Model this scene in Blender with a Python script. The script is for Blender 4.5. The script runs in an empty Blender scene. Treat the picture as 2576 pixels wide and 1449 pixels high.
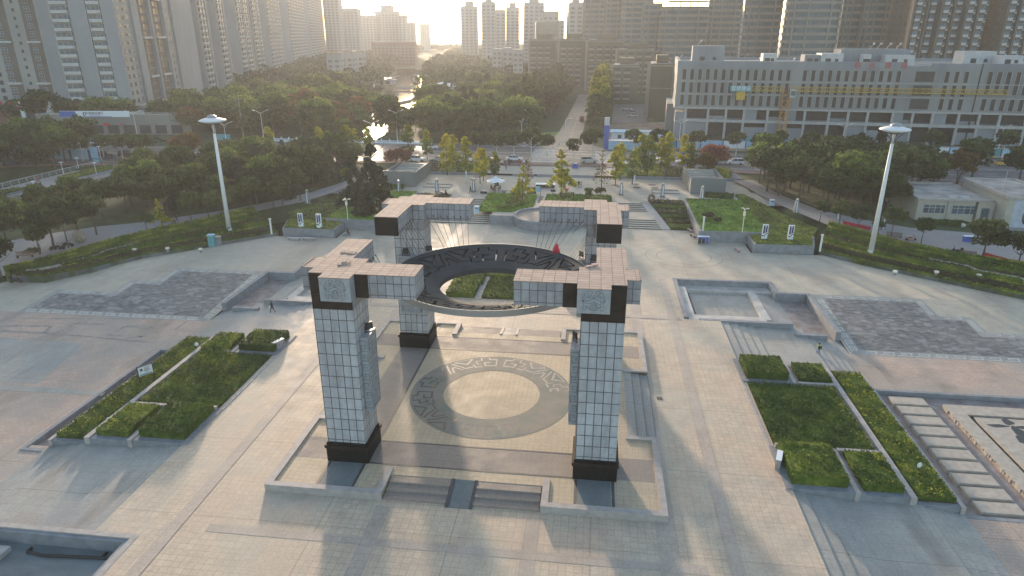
import bpy, bmesh, math, random
from mathutils import Vector, Matrix
S = bpy.context.scene
COL = S.collection
R = math.radians
PI = math.pi
# ------------------------------------------------------------------ camera, world, sun, exposure
FPX = 1682.0                                  # focal length in pixels of a 2576 px wide picture
PITCH = math.atan((724.5 - 86) / FPX)
YAW = math.atan((1505 - 1288) / (FPX / math.cos(PITCH)))
CX, CY, CZ = 9.05, -58.05, 34.0
cam_d = bpy.data.cameras.new('camera'); cam = bpy.data.objects.new('camera', cam_d); COL.objects.link(cam)
cam.location = (CX, CY, CZ); cam.rotation_euler = (PI / 2 - PITCH, 0, YAW)
cam_d.sensor_width = 36; cam_d.lens = 36 * FPX / 2576; cam_d.clip_start = 0.5; cam_d.clip_end = 9000
S.camera = cam
SUN_EL = R(8.4); SUN_AZ = R(-18.8)            # low in the north-west, behind the haze
W = bpy.data.worlds.new('World'); S.world = W; W.use_nodes = True
wn = W.node_tree; wn.nodes.clear()
wo = wn.nodes.new('ShaderNodeOutputWorld'); wb = wn.nodes.new('ShaderNodeBackground'); sk = wn.nodes.new('ShaderNodeTexSky')
sk.sky_type = 'NISHITA'; sk.sun_disc = False; sk.sun_elevation = SUN_EL; sk.sun_rotation = SUN_AZ
sk.air_density = 1.0; sk.dust_density = 1.7; sk.ozone_density = 1.0; sk.altitude = 50
wb.inputs[1].default_value = 0.15
wn.links.new(sk.outputs[0], wb.inputs[0]); wn.links.new(wb.outputs[0], wo.inputs[0])
sun_d = bpy.data.lights.new('sun', 'SUN'); sun = bpy.data.objects.new('sun', sun_d); COL.objects.link(sun)
sun_d.energy = 2.7; sun_d.angle = R(2.5); sun_d.color = (1.0, 0.77, 0.57)
sdir = Vector((math.sin(SUN_AZ) * math.cos(SUN_EL), math.cos(SUN_AZ) * math.cos(SUN_EL), math.sin(SUN_EL)))
sun.rotation_euler = sdir.to_track_quat('Z', 'Y').to_euler(); sun.location = (0, 0, 150)
S.view_settings.view_transform = 'Standard'; S.view_settings.look = 'None'; S.view_settings.gamma = 1
S.view_settings.use_curve_mapping = False
S.view_settings.exposure = 1.6
S.cycles.max_bounces = 6; S.cycles.volume_bounces = 1; S.cycles.transparent_max_bounces = 6
S.cycles.use_denoising = True; S.cycles.sample_clamp_indirect = 4

# ------------------------------------------------------------------ helpers
_cp, _sp, _cy, _sy = math.cos(PITCH), math.sin(PITCH), math.cos(YAW), math.sin(YAW)
def G(u, v, z=0.0):
    """real-world ground point (at height z) seen at picture point u, v (2576 px wide picture)"""
    a = (u - 1288) / FPX; b = -(v - 724.5) / FPX
    F = _cp + b * _sp; d = -_sp + b * _cp
    x = -F * _sy + a * _cy; y = F * _cy + a * _sy
    t = (z - CZ) / d
    return CX + t * x, CY + t * y
def PX(x, y, z):
    dx, dy, dz = x - CX, y - CY, z - CZ
    F = -dx * _sy + dy * _cy; r = dx * _cy + dy * _sy
    w = F * _cp - dz * _sp; u = F * _sp + dz * _cp
    return 1288 + FPX * r / w, 724.5 - FPX * u / w
def tag(o, label=None, cat=None, group=None, kind=None):
    if label: o['label'] = label
    if cat: o['category'] = cat
    if group: o['group'] = group
    if kind: o['kind'] = kind
    return o
def thing(name, label, cat, loc=(0, 0, 0), rz=0.0, group=None):
    o = bpy.data.objects.new(name, None); COL.objects.link(o)
    o.location = loc; o.rotation_euler = (0, 0, rz); o.empty_display_size = 0.3
    return tag(o, label, cat, group)
def copy_tree(o, parent=None):
    c = o.copy(); COL.objects.link(c)
    if parent is not None: c.parent = parent
    for ch in o.children: copy_tree(ch, c)
    return c
ORD = ['first', 'second', 'third', 'fourth', 'fifth', 'sixth', 'seventh', 'eighth', 'ninth', 'tenth', 'eleventh', 'twelfth', 'thirteenth', 'fourteenth', 'fifteenth', 'sixteenth', 'seventeenth', 'eighteenth', 'nineteenth', 'twentieth']
def ordw(i):
    if i < 20: return ORD[i]
    t = {2: 'twenty', 3: 'thirty', 4: 'forty', 5: 'fifty'}[(i + 1) // 10] if (i + 1) // 10 <= 5 else 'sixty'
    k = (i + 1) % 10
    return t + '-' + ORD[k - 1] if k else t[:-1] + 'ieth'
class MB:
    def __init__(s): s.v = []; s.f = []; s.m = []; s.M = None
    def _add(s, vs, fs, m=0):
        b = len(s.v)
        if s.M is not None: vs = [tuple(s.M @ Vector(p)) for p in vs]
        s.v += vs; s.f += [tuple(i + b for i in f) for f in fs]; s.m += [m] * len(fs)
        return s
    def box(s, x0, x1, y0, y1, z0, z1, m=0):
        return s._add([(x0, y0, z0), (x1, y0, z0), (x1, y1, z0), (x0, y1, z0), (x0, y0, z1), (x1, y0, z1), (x1, y1, z1), (x0, y1, z1)],
                      [(0, 3, 2, 1), (4, 5, 6, 7), (0, 1, 5, 4), (1, 2, 6, 5), (2, 3, 7, 6), (3, 0, 4, 7)], m)
    def quad(s, a, b, c, d, m=0): return s._add([a, b, c, d], [(0, 1, 2, 3)], m)
    def prism(s, poly, z0, z1, m=0, mt=None):
        ar = sum(poly[i][0] * poly[(i + 1) % len(poly)][1] - poly[(i + 1) % len(poly)][0] * poly[i][1] for i in range(len(poly)))
        if ar < 0: poly = poly[::-1]
        n = len(poly)
        z0f = z0 if callable(z0) else (lambda x, y: z0); z1f = z1 if callable(z1) else (lambda x, y: z1)
        vs = [(x, y, z0f(x, y)) for x, y in poly] + [(x, y, z1f(x, y)) for x, y in poly]
        s._add(vs, [tuple(range(n - 1, -1, -1))] + [(i, (i + 1) % n, n + (i + 1) % n, n + i) for i in range(n)], m)
        s._add(vs[n:], [tuple(range(n))], m if mt is None else mt)
        return s
    def tube(s, p0, p1, r0, r1=None, n=8, m=0, cap=True):
        r1 = r0 if r1 is None else r1
        p0 = Vector(p0); p1 = Vector(p1); d = (p1 - p0)
        if d.length < 1e-6: return s
        q = d.to_track_quat('Z', 'Y'); vs = []
        for p, r in ((p0, r0), (p1, r1)):
            for i in range(n):
                a = 2 * PI * i / n
                vs.append(tuple(p + q @ Vector((r * math.cos(a), r * math.sin(a), 0))))
        fs = [(i, (i + 1) % n, n + (i + 1) % n, n + i) for i in range(n)]
        if cap: fs += [tuple(range(n - 1, -1, -1)), tuple(range(n, 2 * n))]
        return s._add(vs, fs, m)
    def path(s, pts, r, n=6, m=0):
        for a, b in zip(pts, pts[1:]): s.tube(a, b, r, r, n, m)
        return s
    def lathe(s, prof, c=(0, 0, 0), n=16, m=0, ax='z'):
        vs = []
        for r, z in prof:
            for i in range(n):
                a = 2 * PI * i / n
                if ax == 'z': vs.append((c[0] + r * math.cos(a), c[1] + r * math.sin(a), c[2] + z))
                else: vs.append((c[0] + r * math.cos(a), c[1] + z, c[2] + r * math.sin(a)))
        k = len(prof); fs = []
        for j in range(k - 1):
            for i in range(n):
                q = (j * n + i, j * n + (i + 1) % n, (j + 1) * n + (i + 1) % n, (j + 1) * n + i)
                fs.append(q if ax == 'z' else q[::-1])
        fs += [tuple(range(n - 1, -1, -1)), tuple(range((k - 1) * n, k * n))]
        return s._add(vs, fs, m)
    def build(s, name, mats, parent=None, loc=None, center=False, smooth=False):
        if not isinstance(mats, (list, tuple)): mats = [mats]
        vs = s.v; o_loc = loc or (0, 0, 0)
        if center and s.v:
            xs = [p[0] for p in vs]; ys = [p[1] for p in vs]; zs = [p[2] for p in vs]
            c = ((min(xs) + max(xs)) / 2, (min(ys) + max(ys)) / 2, min(zs))
            vs = [(p[0] - c[0], p[1] - c[1], p[2] - c[2]) for p in vs]; o_loc = c
        me = bpy.data.meshes.new(name); me.from_pydata(vs, [], s.f)
        for mt in mats: me.materials.append(mt)
        if len(mats) > 1: me.polygons.foreach_set('material_index', s.m)
        if smooth: me.polygons.foreach_set('use_smooth', [True] * len(s.f))
        me.update()
        o = bpy.data.objects.new(name, me); COL.objects.link(o); o.location = o_loc
        if parent is not None: o.parent = parent
        return o
def wchild(o, parent):
    """parent a world-built (centred) mesh under an unrotated Empty, keeping its place"""
    o.parent = parent; o.location = Vector(o.location) - Vector(parent.location); return o
def text_mesh(body, size, depth=0.0, mat=None, name='lettering', parent=None, loc=(0, 0, 0), rot=(PI / 2, 0, 0)):
    c = bpy.data.curves.new('t', 'FONT'); c.body = body; c.size = size; c.extrude = depth; c.align_x = 'CENTER'; c.align_y = 'CENTER'
    t = bpy.data.objects.new('t', c); COL.objects.link(t)
    bpy.context.view_layer.update()
    me = bpy.data.meshes.new_from_object(t.evaluated_get(bpy.context.evaluated_depsgraph_get()))
    bpy.data.objects.remove(t)
    me.materials.clear(); me.materials.append(mat)
    for p in me.polygons: p.material_index = 0
    o = bpy.data.objects.new(name, me); COL.objects.link(o); o.location = loc; o.rotation_euler = rot
    if parent is not None: o.parent = parent
    return o

# ------------------------------------------------------------------ materials
MT = {}
def newmat(name):
    m = bpy.data.materials.new(name); m.use_nodes = True; nt = m.node_tree
    return m, nt, nt.nodes['Principled BSDF']
def N(nt, t, **kw):
    n = nt.nodes.new('ShaderNode' + t)
    for k, v in kw.items():
        if k in n.inputs: n.inputs[k].default_value = v
        else: setattr(n, k, v)
    return n
def mixc(nt, fac, a, b, mode='MIX'):
    n = nt.nodes.new('ShaderNodeMix'); n.data_type = 'RGBA'; n.blend_type = mode
    for s, i in ((fac, 0), (a, 6), (b, 7)):
        if isinstance(s, (int, float)): n.inputs[i].default_value = s
        elif isinstance(s, tuple): n.inputs[i].default_value = (*s, 1) if len(s) == 3 else s
        else: nt.links.new(s, n.inputs[i])
    return n.outputs[2]
def ramp(nt, src, stops):
    r = nt.nodes.new('ShaderNodeValToRGB'); e = r.color_ramp.elements
    while len(e) < len(stops): e.new(0.5)
    for k, (p, c) in enumerate(stops):
        e[k].position = p; e[k].color = (*c, 1) if isinstance(c, tuple) else (c, c, c, 1)
    nt.links.new(src, r.inputs[0]); return r.outputs[0]
def pos(nt, obj=False):
    if obj: return nt.nodes.new('ShaderNodeTexCoord').outputs['Object']
    return nt.nodes.new('ShaderNodeNewGeometry').outputs['Position']
def noise(nt, vec, scale, detail=4, rough=0.55, sc=None):
    n = N(nt, 'TexNoise'); n.inputs['Scale'].default_value = scale; n.inputs['Detail'].default_value = detail; n.inputs['Roughness'].default_value = rough
    if sc:
        mp = N(nt, 'Mapping'); mp.inputs['Scale'].default_value = sc; nt.links.new(vec, mp.inputs[0]); vec = mp.outputs[0]
    nt.links.new(vec, n.inputs['Vector']); return n.outputs['Fac']
def planar(nt, obj=False):
    """x+y / z on walls, x / y on flat tops"""
    p = pos(nt, obj); g = nt.nodes.new('ShaderNodeNewGeometry')
    nrm = g.outputs['Normal']
    if obj:
        nrm = nt.nodes.new('ShaderNodeTexCoord').outputs['Normal']
    sp_ = N(nt, 'SeparateXYZ'); nt.links.new(p, sp_.inputs[0]); sn = N(nt, 'SeparateXYZ'); nt.links.new(nrm, sn.inputs[0])
    ab = N(nt, 'Math', operation='ABSOLUTE'); nt.links.new(sn.outputs[2], ab.inputs[0])
    gt = N(nt, 'Math', operation='GREATER_THAN'); nt.links.new(ab.outputs[0], gt.inputs[0]); gt.inputs[1].default_value = 0.6
    s1 = N(nt, 'Math', operation='ADD'); nt.links.new(sp_.outputs[0], s1.inputs[0]); nt.links.new(sp_.outputs[1], s1.inputs[1])
    c1 = N(nt, 'CombineXYZ'); nt.links.new(s1.outputs[0], c1.inputs[0]); nt.links.new(sp_.outputs[2], c1.inputs[1])
    mx = N(nt, 'Mix', data_type='VECTOR'); nt.links.new(gt.outputs[0], mx.inputs[0]); nt.links.new(c1.outputs[0], mx.inputs[4]); nt.links.new(p, mx.inputs[5])
    return mx.outputs[1]
def brick(nt, vec, w, h, mortar, c1, c2, cm, offset=0.0, bias=0.0, shift=(0, 0, 0), rot=0.0):
    mp = N(nt, 'Mapping'); mp.inputs['Location'].default_value = shift; mp.inputs['Rotation'].default_value = (0, 0, rot); nt.links.new(vec, mp.inputs[0])
    b = N(nt, 'TexBrick'); b.offset = offset; b.squash = 1.0
    b.inputs['Scale'].default_value = 1; b.inputs['Brick Width'].default_value = w; b.inputs['Row Height'].default_value = h
    b.inputs['Mortar Size'].default_value = mortar; b.inputs['Mortar Smooth'].default_value = 0.3; b.inputs['Bias'].default_value = bias
    for k, c in (('Color1', c1), ('Color2', c2), ('Mortar', cm)): b.inputs[k].default_value = (*c, 1)
    nt.links.new(mp.outputs[0], b.inputs['Vector']); return b
def simple(name, col, rough=0.7, var=0.0, scale=2.0, metal=0.0, col2=None, obj=False, spec=None, sc=None):
    m, nt, b = newmat(name); b.inputs['Roughness'].default_value = rough; b.inputs['Metallic'].default_value = metal
    if spec is not None: b.inputs['Specular IOR Level'].default_value = spec
    if var or col2:
        c2 = col2 or tuple(min(1, c * (1 + var)) for c in col); c1 = col if col2 else tuple(c * (1 - var) for c in col)
        f = noise(nt, pos(nt, obj), scale, sc=sc)
        nt.links.new(ramp(nt, f, [(0.35, c1), (0.65, c2)]), b.inputs['Base Color'])
    else: b.inputs['Base Color'].default_value = (*col, 1)
    MT[name] = m; return m
def paving(name, w, h, c1, c2, cm, mortar=0.012, stain=(0.30, 0.29, 0.25), rough=0.75, offset=0.5, big=10.0, amt=0.75, wear=(0.33, 0.27, 0.22), shift=(0, 0, 0), streak=None):
    m, nt, b = newmat(name); p = planar(nt)
    br = brick(nt, p, w, h, mortar, c1, c2, cm, offset, shift=shift)
    wp = pos(nt)
    n1 = noise(nt, wp, 0.09, 5, 0.6); n2 = noise(nt, wp, 0.6, 5, 0.6); n3 = noise(nt, wp, 5.0, 3, 0.6)
    c = mixc(nt, ramp(nt, n1, [(0.42, 0.0), (0.62, amt)]), br.outputs['Color'], stain)
    c = mixc(nt, ramp(nt, noise(nt, wp, 0.13, 4, 0.5, sc=(1.7, 1, 1)), [(0.5, 0.0), (0.68, amt * 0.8)]), c, wear)
    c = mixc(nt, ramp(nt, n2, [(0.3, 0.30), (0.6, 0.0)]), c, (0.16, 0.145, 0.125))
    c = mixc(nt, 0.5, c, ramp(nt, n3, [(0.3, 0.40), (0.7, 0.62)]), 'OVERLAY')
    if streak:
        c = mixc(nt, ramp(nt, noise(nt, wp, 0.22, 4, 0.6, sc=streak), [(0.56, 0.0), (0.72, 0.5)]), c, (0.13, 0.12, 0.10))
    if big:
        bb = brick(nt, p, big, big, 0.035, (1, 1, 1), (1, 1, 1), (0.68, 0.66, 0.64), 0.0)
        c = mixc(nt, 1.0, c, bb.outputs['Color'], 'MULTIPLY')
    nt.links.new(c, b.inputs['Base Color'])
    nt.links.new(ramp(nt, n2, [(0.3, rough - 0.15), (0.7, rough + 0.1)]), b.inputs['Roughness'])
    bp = N(nt, 'Bump'); bp.inputs['Strength'].default_value = 0.25; bp.inputs['Distance'].default_value = 0.02
    nt.links.new(br.outputs['Fac'], bp.inputs['Height']); bp.invert = True; nt.links.new(bp.outputs[0], b.inputs['Normal'])
    MT[name] = m; return m
def foliage(name, dark, mid, light, trans=0.25, obj=True, scale=0.6):
    m, nt, b = newmat(name); out = nt.nodes['Material Output']
    p = pos(nt, obj); n1 = noise(nt, p, scale, 3, 0.6); n2 = noise(nt, p, scale * 7, 2, 0.5)
    oi = N(nt, 'ObjectInfo')
    c = ramp(nt, n1, [(0.32, dark), (0.52, mid), (0.72, light)])
    c = mixc(nt, 0.45, c, ramp(nt, n2, [(0.3, 0.25), (0.7, 0.75)]), 'OVERLAY')
    hs = N(nt, 'HueSaturation'); nt.links.new(c, hs.inputs['Color'])
    mr = N(nt, 'MapRange'); nt.links.new(oi.outputs['Random'], mr.inputs[0]); mr.inputs[3].default_value = 0.80; mr.inputs[4].default_value = 1.50; nt.links.new(mr.outputs[0], hs.inputs['Value'])
    mh = N(nt, 'MapRange'); nt.links.new(oi.outputs['Random'], mh.inputs[0]); mh.inputs[3].default_value = 0.515; mh.inputs[4].default_value = 0.478; nt.links.new(mh.outputs[0], hs.inputs['Hue'])
    nt.links.new(hs.outputs[0], b.inputs['Base Color']); b.inputs['Roughness'].default_value = 0.75; b.inputs['Specular IOR Level'].default_value = 0.25
    tr = N(nt, 'BsdfTranslucent'); nt.links.new(hs.outputs[0], tr.inputs[0])
    mx = N(nt, 'MixShader'); mx.inputs[0].default_value = trans
    nt.links.new(b.outputs[0], mx.inputs[1]); nt.links.new(tr.outputs[0], mx.inputs[2]); nt.links.new(mx.outputs[0], out.inputs['Surface'])
    MT[name] = m; return m

simple('concrete', (0.36, 0.36, 0.36), 0.8, 0.12, 1.2)
simple('curb_stone', (0.38, 0.35, 0.33), 0.7, 0.13, 1.5)
simple('wall_granite', (0.22, 0.235, 0.255), 0.7, 0.15, 1.2)
simple('black_stone', (0.012, 0.011, 0.011), 0.55, 0.3, 3, spec=.25)
simple('brown_stone', (0.024, 0.017, 0.014), 0.6, 0.3, 1.5, spec=.25)
simple('dark_strip', (0.075, 0.075, 0.08), 0.6, 0.2, 2)
simple('metal_dark', (0.035, 0.04, 0.045), 0.5, 0.25, 0.8, metal=0.3)
simple('ring_metal', (0.045, 0.055, 0.062), 0.85, 0.18, 0.5, spec=0.2)
simple('steel', (0.35, 0.36, 0.37), 0.4, metal=0.6)
simple('cable', (0.10, 0.095, 0.09), 0.5, metal=0.4)
simple('white_paint', (0.72, 0.73, 0.74), 0.45, 0.06, 3, obj=True)
simple('cream', (0.75, 0.70, 0.58), 0.45)
simple('black_plastic', (0.02, 0.02, 0.022), 0.5)
simple('rubber', (0.018, 0.018, 0.02), 0.8)
simple('glass_dark', (0.04, 0.05, 0.055), 0.45, spec=0.35)
simple('glass_blue', (0.07, 0.11, 0.14), 0.4, 0.3, 1.5, spec=0.4)
simple('key_white', (0.55, 0.53, 0.49), 0.7, 0.1, 1)
simple('red_cloth', (0.60, 0.02, 0.05), 0.7, 0.1, 2)
simple('pink_stone', (0.48, 0.30, 0.27), 0.7, 0.1, 4)
simple('teal', (0.09, 0.30, 0.34), 0.5, 0.1, 2)
simple('blue_panel', (0.05, 0.11, 0.42), 0.4, 0.1, 2)
simple('navy', (0.03, 0.04, 0.13), 0.4)
simple('skyblue_panel', (0.30, 0.50, 0.66), 0.5, 0.08, 1)
simple('asphalt', (0.085, 0.083, 0.085), 0.55, 0.22, 0.25)
simple('worn_gray', (0.30, 0.27, 0.245), 0.8, 0.2, 2)
simple('glass_hazed', (0.19, 0.19, 0.185), 0.7)  # paler glass for distant windows, haze fading put into the colour
simple('road_paint', (0.7, 0.7, 0.68), 0.7, 0.25, 1.0)
simple('soil', (0.10, 0.07, 0.05), 0.95, 0.25, 1.5)
simple('dirt', (0.26, 0.20, 0.15), 0.95, 0.25, 0.3)
simple('bark', (0.09, 0.07, 0.055), 0.9, 0.3, 3, obj=True)
simple('bark_white', (0.55, 0.54, 0.50), 0.9, 0.1, 3, obj=True)
simple('orange_steel', (0.50, 0.25, 0.06), 0.6, 0.15, 2)
simple('yellow_steel', (0.55, 0.36, 0.05), 0.6, 0.15, 2)
simple('river_bed', (0.07, 0.065, 0.05), 0.9)
simple('wood', (0.16, 0.10, 0.07), 0.7, 0.2, 3)
simple('red_paint', (0.5, 0.03, 0.03), 0.5)
simple('sign_white', (0.72, 0.76, 0.80), 0.5)
simple('beige_wall', (0.42, 0.40, 0.34), 0.8, 0.07, 0.6)
simple('roof_gray', (0.22, 0.21, 0.20), 0.85, col2=(0.42, 0.40, 0.37), scale=0.35)
simple('marble_blue', (0.42, 0.47, 0.55), 0.5, 0.12, 1.2)
simple('stone_slab', (0.40, 0.36, 0.31), 0.85, 0.12, 1.6)
simple('stone_rough', (0.33, 0.27, 0.21), 0.95, 0.3, 5)
simple('pool_floor', (0.36, 0.35, 0.33), 0.75, col2=(0.55, 0.53, 0.49), scale=0.5)
simple('pool_dark', (0.135, 0.165, 0.17), 0.6, 0.2, 0.6, sc=(0.6, 1.6, 1))
simple('trough_floor', (0.20, 0.165, 0.155), 0.9, col2=(0.30, 0.27, 0.26), scale=0.9)
simple('shed_white', (0.62, 0.65, 0.68), 0.5, 0.06, 1)
simple('grass_ground', (0.045, 0.065, 0.02), 0.95, 0.3, 0.35)
paving('plaza_paving', 0.56, 0.56, (0.64, 0.505, 0.37), (0.55, 0.435, 0.325), (0.40, 0.315, 0.24), mortar=0.022, stain=(0.47, 0.44, 0.36), wear=(0.56, 0.41, 0.31), offset=0.0)
paving('band2_paving', 0.7, 0.7, (0.50, 0.41, 0.34), (0.46, 0.38, 0.315), (0.30, 0.25, 0.21), stain=(0.44, 0.40, 0.35), big=0, amt=0.7)
paving('pink_paving', 0.7, 0.35, (0.53, 0.385, 0.305), (0.47, 0.35, 0.285), (0.22, 0.17, 0.15), stain=(0.31, 0.30, 0.275), offset=0.5, big=14, streak=(1, 0.5, 1))
paving('gray_paving', 0.9, 0.9, (0.38, 0.375, 0.34), (0.34, 0.34, 0.31), (0.2, 0.2, 0.19), stain=(0.26, 0.275, 0.28), wear=(0.34, 0.31, 0.27), big=9, streak=(1.4, 0.25, 1))
paving('path_paving', 0.8, 0.8, (0.30, 0.29, 0.285), (0.27, 0.26, 0.255), (0.19, 0.18, 0.175), stain=(0.25, 0.25, 0.25), wear=(0.34, 0.24, 0.20), big=6)
paving('inner_paving', 0.5, 0.5, (0.58, 0.46, 0.315), (0.51, 0.41, 0.285), (0.26, 0.20, 0.14), stain=(0.42, 0.36, 0.26), offset=0.0, big=0, amt=0.4)
paving('band_paving', 0.9, 0.9, (0.31, 0.255, 0.22), (0.285, 0.24, 0.21), (0.15, 0.12, 0.11), stain=(0.22, 0.21, 0.20), big=0, amt=0.4)
paving('gray_tile', 0.9, 0.9, (0.17, 0.20, 0.205), (0.155, 0.18, 0.19), (0.10, 0.12, 0.12), stain=(0.15, 0.18, 0.19), big=0, amt=0.4)
def mosaic():
    m, nt, b = newmat('mosaic'); p = pos(nt)
    b1 = brick(nt, p, 0.62, 0.30, 0.01, (0.11, 0.112, 0.118), (0.22, 0.215, 0.21), (0.08, 0.08, 0.08), 0.5)
    c = b1.outputs['Color']
    for (sc_, th, col, am) in ((0.85, .90, (0.33, 0.32, 0.305), .65), (1.5, .94, (0.28, 0.275, 0.27), .6), (0.45, .90, (0.29, 0.285, 0.28), .55), (0.6, .85, (0.07, 0.072, 0.076), .5)):
        mp = N(nt, 'VectorMath', operation='SNAP'); nt.links.new(p, mp.inputs[0]); mp.inputs[1].default_value = (sc_, sc_ * .7, 100)
        wn_ = N(nt, 'TexWhiteNoise'); nt.links.new(mp.outputs[0], wn_.inputs['Vector']); g_ = N(nt, 'Math', operation='GREATER_THAN'); nt.links.new(wn_.outputs['Value'], g_.inputs[0]); g_.inputs[1].default_value = th
        m_ = N(nt, 'Math', operation='MULTIPLY'); nt.links.new(g_.outputs[0], m_.inputs[0]); m_.inputs[1].default_value = am; c = mixc(nt, m_.outputs[0], c, col)
    c = mixc(nt, ramp(nt, noise(nt, p, 0.3, 3), [(0.45, 0.0), (0.65, 0.25)]), c, (0.28, 0.27, 0.25))
    nt.links.new(c, b.inputs['Base Color']); b.inputs['Roughness'].default_value = 0.75; MT['mosaic'] = m
mosaic()
def tiles(name, w, h, c1, c2, cm, mortar, vs, rough=0.45, streaks=True, obj=True, shift=(0, 0, 0)):
    m, nt, b = newmat(name); p = planar(nt, obj)
    br = brick(nt, p, w, h, mortar, c1, c2, cm, 0.0, shift=shift)
    c = br.outputs['Color']; wp = pos(nt)
    if streaks:
        c = mixc(nt, ramp(nt, noise(nt, wp, 1.3, 5, 0.6, sc=(1, 1, 0.12)), [(0.42, 0.0), (0.7, 0.45)]), c, vs)
    c = mixc(nt, 0.35, c, ramp(nt, noise(nt, wp, 2.5, 4), [(0.3, 0.35), (0.7, 0.65)]), 'OVERLAY')
    nt.links.new(c, b.inputs['Base Color']); b.inputs['Roughness'].default_value = rough
    bp = N(nt, 'Bump'); bp.inputs['Strength'].default_value = 0.5; bp.inputs['Distance'].default_value = 0.03; bp.invert = True
    nt.links.new(br.outputs['Fac'], bp.inputs['Height']); nt.links.new(bp.outputs[0], b.inputs['Normal'])
    MT[name] = m; return m
tiles('shaft_tiles', 0.644, 0.985, (0.45, 0.475, 0.51), (0.375, 0.395, 0.43), (0.075, 0.068, 0.068), 0.038, (0.20, 0.185, 0.185), shift=(0.0, -0.25 + 0.985 * 0.0, 0))
tiles('beam_tiles', 0.62, 0.95, (0.36, 0.37, 0.40), (0.27, 0.275, 0.295), (0.07, 0.062, 0.06), 0.03, (0.19, 0.175, 0.18), shift=(0, -0.25, 0))
tiles('cap_tiles', 0.85, 0.5, (0.46, 0.36, 0.30), (0.37, 0.28, 0.235), (0.17, 0.11, 0.09), 0.028, (0.30, 0.22, 0.185), rough=0.9)
tiles('panel_stone', 3.0, 3.0, (0.34, 0.37, 0.40), (0.30, 0.325, 0.355), (0.18, 0.17, 0.17), 0.01, (0.27, 0.27, 0.28))
simple('relief_stone', (0.32, 0.335, 0.36), 0.5, 0.12, 2)
simple('relief_dark', (0.235, 0.255, 0.28), 0.6, 0.2, 2)
simple('ground_ring', (0.165, 0.19, 0.17), 0.75, col2=(0.26, 0.235, 0.20), scale=0.45, spec=.3)
simple('inlay_dark', (0.05, 0.045, 0.045), 0.5, 0.2, 2)
simple('inlay_light', (0.36, 0.32, 0.29), 0.6, 0.15, 2)
def facade_mat(name, base, v2, floor=2.9, dark=None):
    m, nt, b = newmat(name); p = pos(nt)
    c = ramp(nt, noise(nt, p, 0.15, 4, 0.6, sc=(1, 1, 0.25)), [(0.35, base), (0.65, v2)])
    nt.links.new(c, b.inputs['Base Color']); b.inputs['Roughness'].default_value = 0.85; MT[name] = m; return m
facade_mat('tower_wall', (0.33, 0.325, 0.315), (0.28, 0.277, 0.272))
facade_mat('tower_gable', (0.28, 0.30, 0.33), (0.24, 0.262, 0.29))
facade_mat('concrete_raw', (0.27, 0.28, 0.285), (0.20, 0.205, 0.21))
facade_mat('concrete_block', (0.25, 0.275, 0.30), (0.19, 0.21, 0.23))
facade_mat('olive_wall', (0.13, 0.125, 0.085), (0.105, 0.10, 0.075))
facade_mat('olive_light', (0.34, 0.30, 0.24), (0.28, 0.25, 0.20))
facade_mat('band_wall', (0.25, 0.25, 0.225), (0.20, 0.20, 0.18))
facade_mat('brown_tower', (0.15, 0.13, 0.105), (0.12, 0.105, 0.085))
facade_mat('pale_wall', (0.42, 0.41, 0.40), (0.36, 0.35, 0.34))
facade_mat('brick_red', (0.20, 0.10, 0.08), (0.15, 0.08, 0.07))
simple('balcony_white', (0.46, 0.47, 0.48), 0.7, 0.08, 1)
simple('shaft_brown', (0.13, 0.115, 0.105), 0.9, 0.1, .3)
def water():
    m, nt, b = newmat('water'); b.inputs['Base Color'].default_value = (0.02, 0.028, 0.02, 1); b.inputs['Roughness'].default_value = 0.06
    b.inputs['Specular IOR Level'].default_value = 0.8
    bp = N(nt, 'Bump'); bp.inputs['Strength'].default_value = 0.25; bp.inputs['Distance'].default_value = 0.06
    nt.links.new(noise(nt, pos(nt), 0.9, 4, 0.6), bp.inputs['Height']); nt.links.new(bp.outputs[0], b.inputs['Normal']); MT['water'] = m
water()
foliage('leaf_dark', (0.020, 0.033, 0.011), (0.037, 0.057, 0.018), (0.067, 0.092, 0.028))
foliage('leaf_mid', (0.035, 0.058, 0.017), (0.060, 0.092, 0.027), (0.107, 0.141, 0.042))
foliage('leaf_fresh', (0.069, 0.111, 0.023), (0.126, 0.182, 0.039), (0.202, 0.260, 0.058), 0.35)
foliage('leaf_yellow', (0.24, 0.22, 0.015), (0.40, 0.36, 0.025), (0.58, 0.50, 0.05), 0.45)
foliage('leaf_ginkgo', (0.14, 0.17, 0.015), (0.28, 0.29, 0.022), (0.45, 0.42, 0.04), 0.45)
foliage('leaf_red', (0.112, 0.040, 0.025), (0.178, 0.069, 0.040), (0.245, 0.103, 0.057), 0.3)
foliage('leaf_orange', (0.084, 0.052, 0.017), (0.143, 0.086, 0.026), (0.209, 0.121, 0.035), 0.3)
foliage('leaf_conifer', (0.017, 0.033, 0.022), (0.032, 0.055, 0.032), (0.058, 0.086, 0.044), 0.1)
foliage('leaf_willow', (0.040, 0.062, 0.018), (0.076, 0.104, 0.031), (0.121, 0.156, 0.046), 0.35)
foliage('hedge_leaf', (0.039, 0.072, 0.014), (0.077, 0.123, 0.020), (0.154, 0.202, 0.031), 0.2, obj=False, scale=0.35)
foliage('hedge_yellow', (0.085, 0.120, 0.019), (0.186, 0.216, 0.029), (0.310, 0.320, 0.048), 0.25, obj=False, scale=0.5)
foliage('hedge_purple', (0.050, 0.040, 0.029), (0.073, 0.069, 0.034), (0.095, 0.092, 0.040), 0.15, obj=False, scale=0.3)
foliage('lawn', (0.074, 0.145, 0.020), (0.115, 0.212, 0.027), (0.165, 0.281, 0.037), 0.1, obj=False, scale=0.3)
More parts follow.
